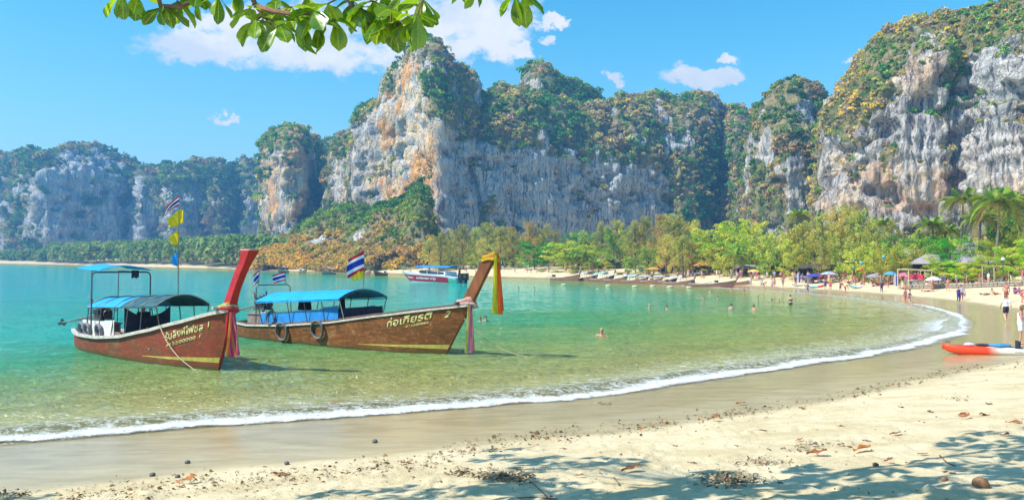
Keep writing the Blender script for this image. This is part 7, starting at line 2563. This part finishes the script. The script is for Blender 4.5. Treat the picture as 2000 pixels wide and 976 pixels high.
base_f = np.array([p.vertices[:] for p in LEAF[0].polygons])
lu = np.array([d.value for d in LEAF[0].attributes['lu'].data]); lv = np.array([d.value for d in LEAF[0].attributes['lv'].data])
us, vs_ = [], []
k0 = 0
tw = MB()
for c in cen:
    a0 = g.uniform(0, 6.28)
    for k in range(6):
        m_ = Euler((g.normal() * .4, .35 + g.normal() * .35, a0 + k * 1.047 + g.normal() * .2)).to_matrix()
        vs.append(base_v[k % 4] @ np.array(m_).T * g.uniform(.9, 1.25) + np.array(c - TO))
        fs.append(base_f + k0); k0 += len(base_v[0])
        us.append(lu); vs_.append(lv)
    lq = min((Vector(p).lerp(Vector(L_[i + 1]), f) for L_ in LIMBS[1:] for i, p in enumerate(L_[:-1]) for f in (0, .33, .66)), key=lambda q: (q - c).length)
    tw.tube([lq - TO, lq.lerp(c, .5) - TO + Vector((0, 0, .1)), c - TO], [.012, .009, .006], 5)
o = link('canopy_leaves', np_mesh('canopy_leaves', np.vstack(vs), np.vstack(fs), True, {'lu': ('POINT', np.concatenate(us)), 'lv': ('POINT', np.concatenate(vs_))}, [green_leaf]), TR)
o['kind'] = 'stuff'
o = tw.build('canopy_twigs', twig_m, TR)
o['kind'] = 'stuff'

# ------------------------------------------------------------------ fallen leaves, twigs and wrack on the sand
DRY = [big_leaf(40 + i, .24, .12, (-.12, .2, -.08, .25)[i % 4], (.3, -.25, .45, .2)[i % 4], .16) for i in range(6)]
for i, m_ in enumerate(DRY):
    m_.materials.append(red_leaf if i % 2 == 0 else brown_leaf)
FL = [(1445, 790, 20, 0, 'small orange leaf on the wet sand, nearest the foam'), (1392, 823, 36, 0, 'long orange leaf at the edge of the wet sand'), (1570, 799, 30, 1, 'brown curled leaf at the edge of the wet sand, right of the long orange one'), (1252, 841, 20, 0, 'small orange leaf left of the long orange one'),
      (1230, 924, 42, 0, 'large orange leaf lying between two patches of leaf shade'), (1592, 890, 48, 0, 'flat orange leaf on the bright sand, left of the big red brown one'), (1683, 886, 52, 0, 'big red brown leaf on the bright sand'), (1664, 874, 24, 1, 'brown leaf resting behind the big red brown one'), (1877, 816, 26, 0, 'upright orange leaf on the sand at the right'),
      (1933, 790, 20, 1, 'brown leaf above and right of the upright orange one'), (1925, 812, 32, 1, 'thin brown leaf beside the upright orange one'), (1962, 852, 22, 0, 'orange brown leaf at the top of the right hand shade'), (1506, 879, 22, 1, 'brown leaf alone on the bright sand left of the orange leaves'), (1490, 843, 20, 1, 'small brown leaf below the long orange one'),
      (1747, 851, 24, 0, 'reddish leaf right of the big red brown one'), (1297, 829, 22, 1, 'brown leaf in the wrack left of the long orange one'), (1045, 849, 24, 1, 'brown leaf standing in the wrack at the wet edge'), (1975, 828, 30, 0, 'red leaf cut off near the right edge'), (1820, 806, 22, 1, 'brown leaf left of the upright orange one'), (1690, 862, 18, 1, 'dark leaf just behind the big red leaf'),
      (675, 926, 24, 1, 'dark brown leaf in the wrack below the ribbon reflection'), (360, 946, 46, 0, 'long red brown leaf in the wrack at lower left'), (545, 928, 40, 1, 'brown leaf in the wrack at lower left, right of the long red one'), (795, 906, 26, 1, 'brown leaf lying alone at the edge of the wrack'), (877, 927, 26, 1, 'dark leaf left of the wrack mound'), (862, 943, 22, 1, 'dark round leaf below left of the wrack mound'),
      (1010, 918, 20, 1, 'brown leaf inside the upper patch of shade'), (1130, 932, 22, 0, 'orange brown leaf above the lower patch of shade'), (1850, 925, 26, 1, 'brown leaf in the right hand shade'), (1800, 890, 20, 1, 'small brown leaf left of the right hand shade'), (1440, 872, 16, 1, 'tiny brown leaf on the bright sand'), (1560, 862, 16, 0, 'tiny orange leaf above the flat orange one'),
      (1350, 905, 18, 1, 'brown leaf right of the large orange leaf'), (1530, 946, 30, 1, 'brown leaf between the shade patches at the bottom'), (1735, 905, 22, 0, 'orange leaf on the sand left of the right hand shade'), (1640, 835, 18, 1, 'small brown leaf at the middle of the dry sand'), (1760, 796, 16, 1, 'tiny brown leaf on the sand above the reddish one'), (1320, 872, 14, 1, 'tiny brown leaf right of the wet edge'), (1100, 878, 16, 1, 'small brown leaf between wrack and shade')]
g = np.random.default_rng(23)
for px, py, w_, kd_, lab in FL:
    q = on_ground(px, py)
    o = link('fallen_leaf', DRY[int(g.integers(0, 3)) * 2 + kd_])
    s_ = min(1.2, (w_ / F * q.y) / .25)
    o.scale = (s_, s_ * 1.1, s_)
    o.location = q + Vector((-.10 * s_, 0, .025 * s_ + .01))
    o.rotation_euler = (g.normal() * .25, g.normal() * .12 - .05, g.uniform(-.5, .5))
    tag(o, lab, 'leaf', 'fallen leaves on the sand')
q = G(652, 790)
o = link('fallen_leaf', DRY[0]); o.location = (q.x - .1, q.y, .03); o.scale = (1.0, 1.2, .6); o.rotation_euler = (0, 0, .3)
tag(o, 'orange leaf floating on the water in front of the breaker', 'leaf', 'fallen leaves on the sand')
nut = mat('weathered_husk', (.30, .17, .09), (.19, .10, .055), .85, 8, .2, .8)
for px, py, w_, lab in ((1915, 952, 44, 'brown coconut husk in the shade at lower right'), (1710, 910, 16, 'small brown seed pod at the lower right'), (298, 930, 16, 'small dark stone at the lower left, left one of two'), (347, 933, 14, 'small dark stone at the lower left, right one of two'), (732, 864, 14, 'lone dark pebble on the wet sand'), (560, 907, 14, 'dark pebble on the wet sand above the wrack'), (366, 905, 14, 'dark pebble farthest left on the wet sand'), (1845, 940, 18, 'brown seed pod left of the coconut husk')):
    q = on_ground(px, py)
    s_ = w_ / F * q.y / 2.5
    o = link('coconut_husk' if 'husk' in lab else 'seed_pod' if 'pod' in lab else 'pebble', pebble(int(px), (s_ * .9, s_ * .9, s_ * .75), 3, .22), None, nut if 'stone' not in lab and 'pebble' not in lab else rock_m)
    o.location = q + Vector((0, 0, s_ * .45))
    tag(o, lab, 'husk' if 'husk' in lab else 'pod' if 'pod' in lab else 'stone', 'small things washed up on the sand')


def litter(name, pts, sizes, label, seed, tones):
    """thin sticks and flakes, each a small bent strip lying on the sand"""
    g = np.random.default_rng(seed)
    n = len(pts)
    pts = np.asarray(pts, float)
    a = g.uniform(0, math.pi, n) * .9 - .9
    L = sizes * g.uniform(.4, 1.4, n)
    Wd = L * np.where(g.uniform(0, 1, n) < .6, g.uniform(.08, .16, n), g.uniform(.25, .5, n))
    ca, sa = np.cos(a)[:, None], np.sin(a)[:, None]
    dx = np.hstack([ca, sa, g.normal(size=(n, 1)) * .18])
    dy = np.hstack([-sa, ca, g.normal(size=(n, 1)) * .5])
    up_ = np.array([0, 0, 1.])
    c = pts + up_ * .008
    l, w_ = L[:, None] / 2, Wd[:, None] / 2
    hb_ = (g.uniform(.05, .35, n) * L)[:, None] * up_
    v = np.stack([c - dx * l - dy * w_, c - dx * l + dy * w_, c - dy * w_ * 1.2 + hb_, c + dy * w_ * 1.2 + hb_, c + dx * l - dy * w_ * .6, c + dx * l + dy * w_ * .6], 1).reshape(-1, 3)
    b = np.arange(n)[:, None] * 6
    f = np.concatenate([b + np.array([[0, 1, 3, 2]]), b + np.array([[2, 3, 5, 4]])])
    tc_ = np.array(tones)[g.integers(0, len(tones), n)] * g.uniform(.6, 1.3, (n, 1))
    me = np_mesh(name, v, f, False, {'tint': ('POINT', np.repeat(tc_, 6, 0))}, [litter_m])
    return tag(link(name, me), label, 'litter', kind='stuff')


litter_m, t = new_mat('dry_litter')
finish(litter_m, t, t.bsdf(t.attr('tint', 'Color'), .9, .15))
TON = [(.22, .14, .08), (.15, .10, .06), (.24, .15, .08), (.30, .17, .08), (.07, .05, .035), (.34, .24, .13)]
wr = np.array([(-60, 985), (120, 972), (230, 958), (300, 948), (350, 940), (450, 936), (540, 930), (640, 920), (720, 912), (800, 902), (900, 878), (1000, 858), (1060, 846), (1250, 831), (1300, 825), (1450, 802), (1550, 786), (1700, 760), (1800, 737), (1850, 723), (1920, 716), (2010, 709)], float)
g = np.random.default_rng(31)


def ground_many(pp):
    """sight line / sand intersection for many pixels by a few fixed-point steps"""
    pp = np.asarray(pp, float)
    d = np.array(fwd) + np.outer((pp[:, 0] - 1000) / F, np.array(right)) + np.outer((488 - pp[:, 1]) / F, np.array(up))
    z = np.full(len(pp), .5)
    for _ in range(14):
        q = np.array(EYE) + d * ((z - EYE.z) / d[:, 2])[:, None]
        z = .5 * z + .5 * np.maximum(ground_z(q[:, 0], q[:, 1]), 0)
    q[:, 2] = z
    return q


s_ = np.concatenate([[0], np.cumsum(np.hypot(*np.diff(wr, axis=0).T))])
n = 3600
u = g.uniform(0, s_[-1], n)
keep_ = (vnoise(u / 22, 0 * u, 0 * u) + .6 * vnoise(u / 7, 0 * u + 3, 0 * u) + g.uniform(-.6, 1, n)) > .0
u = u[keep_]
pp = np.stack([np.interp(u, s_, wr[:, 0]), np.interp(u, s_, wr[:, 1])], -1)
k_ = np.interp(pp[:, 1], [700, 760, 850, 960], [4, 6, 11, 13])
pp[:, 1] += g.normal(size=len(u)) * k_ * .8 + 3
pp[:, 0] += g.normal(size=len(u)) * 12
q = ground_many(pp)
litter('wrack_litter', q, np.interp(q[:, 1], [8, 20, 35], [.055, .075, .11]), 'line of twigs and dead leaf scraps left along the edge of the wet sand', 1, TON)
n = 2600
pp = np.stack([g.uniform(-20, 2020, n), g.uniform(0, 1, n)], -1)
lo_ = np.interp(pp[:, 0], wr[:, 0], wr[:, 1])
pp[:, 1] = lo_ + pp[:, 1] ** 1.1 * (1000 - lo_)
sel = vnoise(pp[:, 0] / 60, pp[:, 1] / 26, 0 * pp[:, 0]) + g.uniform(-.7, 1, n) > .15
q = ground_many(pp[sel])
litter('sand_litter', q, np.interp(q[:, 1], [8, 20, 35], [.028, .05, .08]), 'scattered crumbs of leaf and twig over the dry sand', 2, TON)
pp = []
for (mx, my, rx, ry, n) in ((975, 932, 55, 9, 420), (1425, 940, 60, 14, 460), (905, 925, 25, 6, 90), (1010, 938, 40, 8, 160), (30, 968, 40, 6, 120), (1180, 790, 14, 3, 40), (1870, 780, 30, 5, 60), (1600, 870, 50, 6, 80), (1480, 905, 60, 6, 120), (1560, 880, 30, 5, 60)):
    e = g.normal(size=(n, 2)) * .5
    pp.append(np.stack([mx + e[:, 0] * rx, my + e[:, 1] * ry], -1))
q = ground_many(np.vstack(pp))
q[:, 2] += np.abs(g.normal(size=len(q))) * .03
litter('wrack_mound', q, np.full(len(q), .06), 'low dark mounds of seaweed and twigs on the dry sand', 3, [(.22, .16, .10), (.15, .11, .07), (.30, .22, .14), (.36, .28, .18)])
for k, pts in enumerate(([(1195, 925), (1200, 935), (1210, 948)], [(1035, 940), (1052, 955), (1075, 978)], [(1835, 890), (1850, 905), (1866, 911)], [(1000, 975), (1040, 972), (1090, 976)])):
    q = ground_many(np.array(pts, float))
    o = MB().tube([Vector(p) + Vector((0, 0, .012)) for p in q], .008, 6).build('stick', twig_m)
    tag(o, ('thin bent stick right of the wrack mound below the large orange leaf', 'long stick running down to the bottom edge left of the large orange leaf', 'thin twig on the sand left of the right hand shade', 'stick lying flat along the bottom edge')[k], 'stick', 'sticks on the sand')
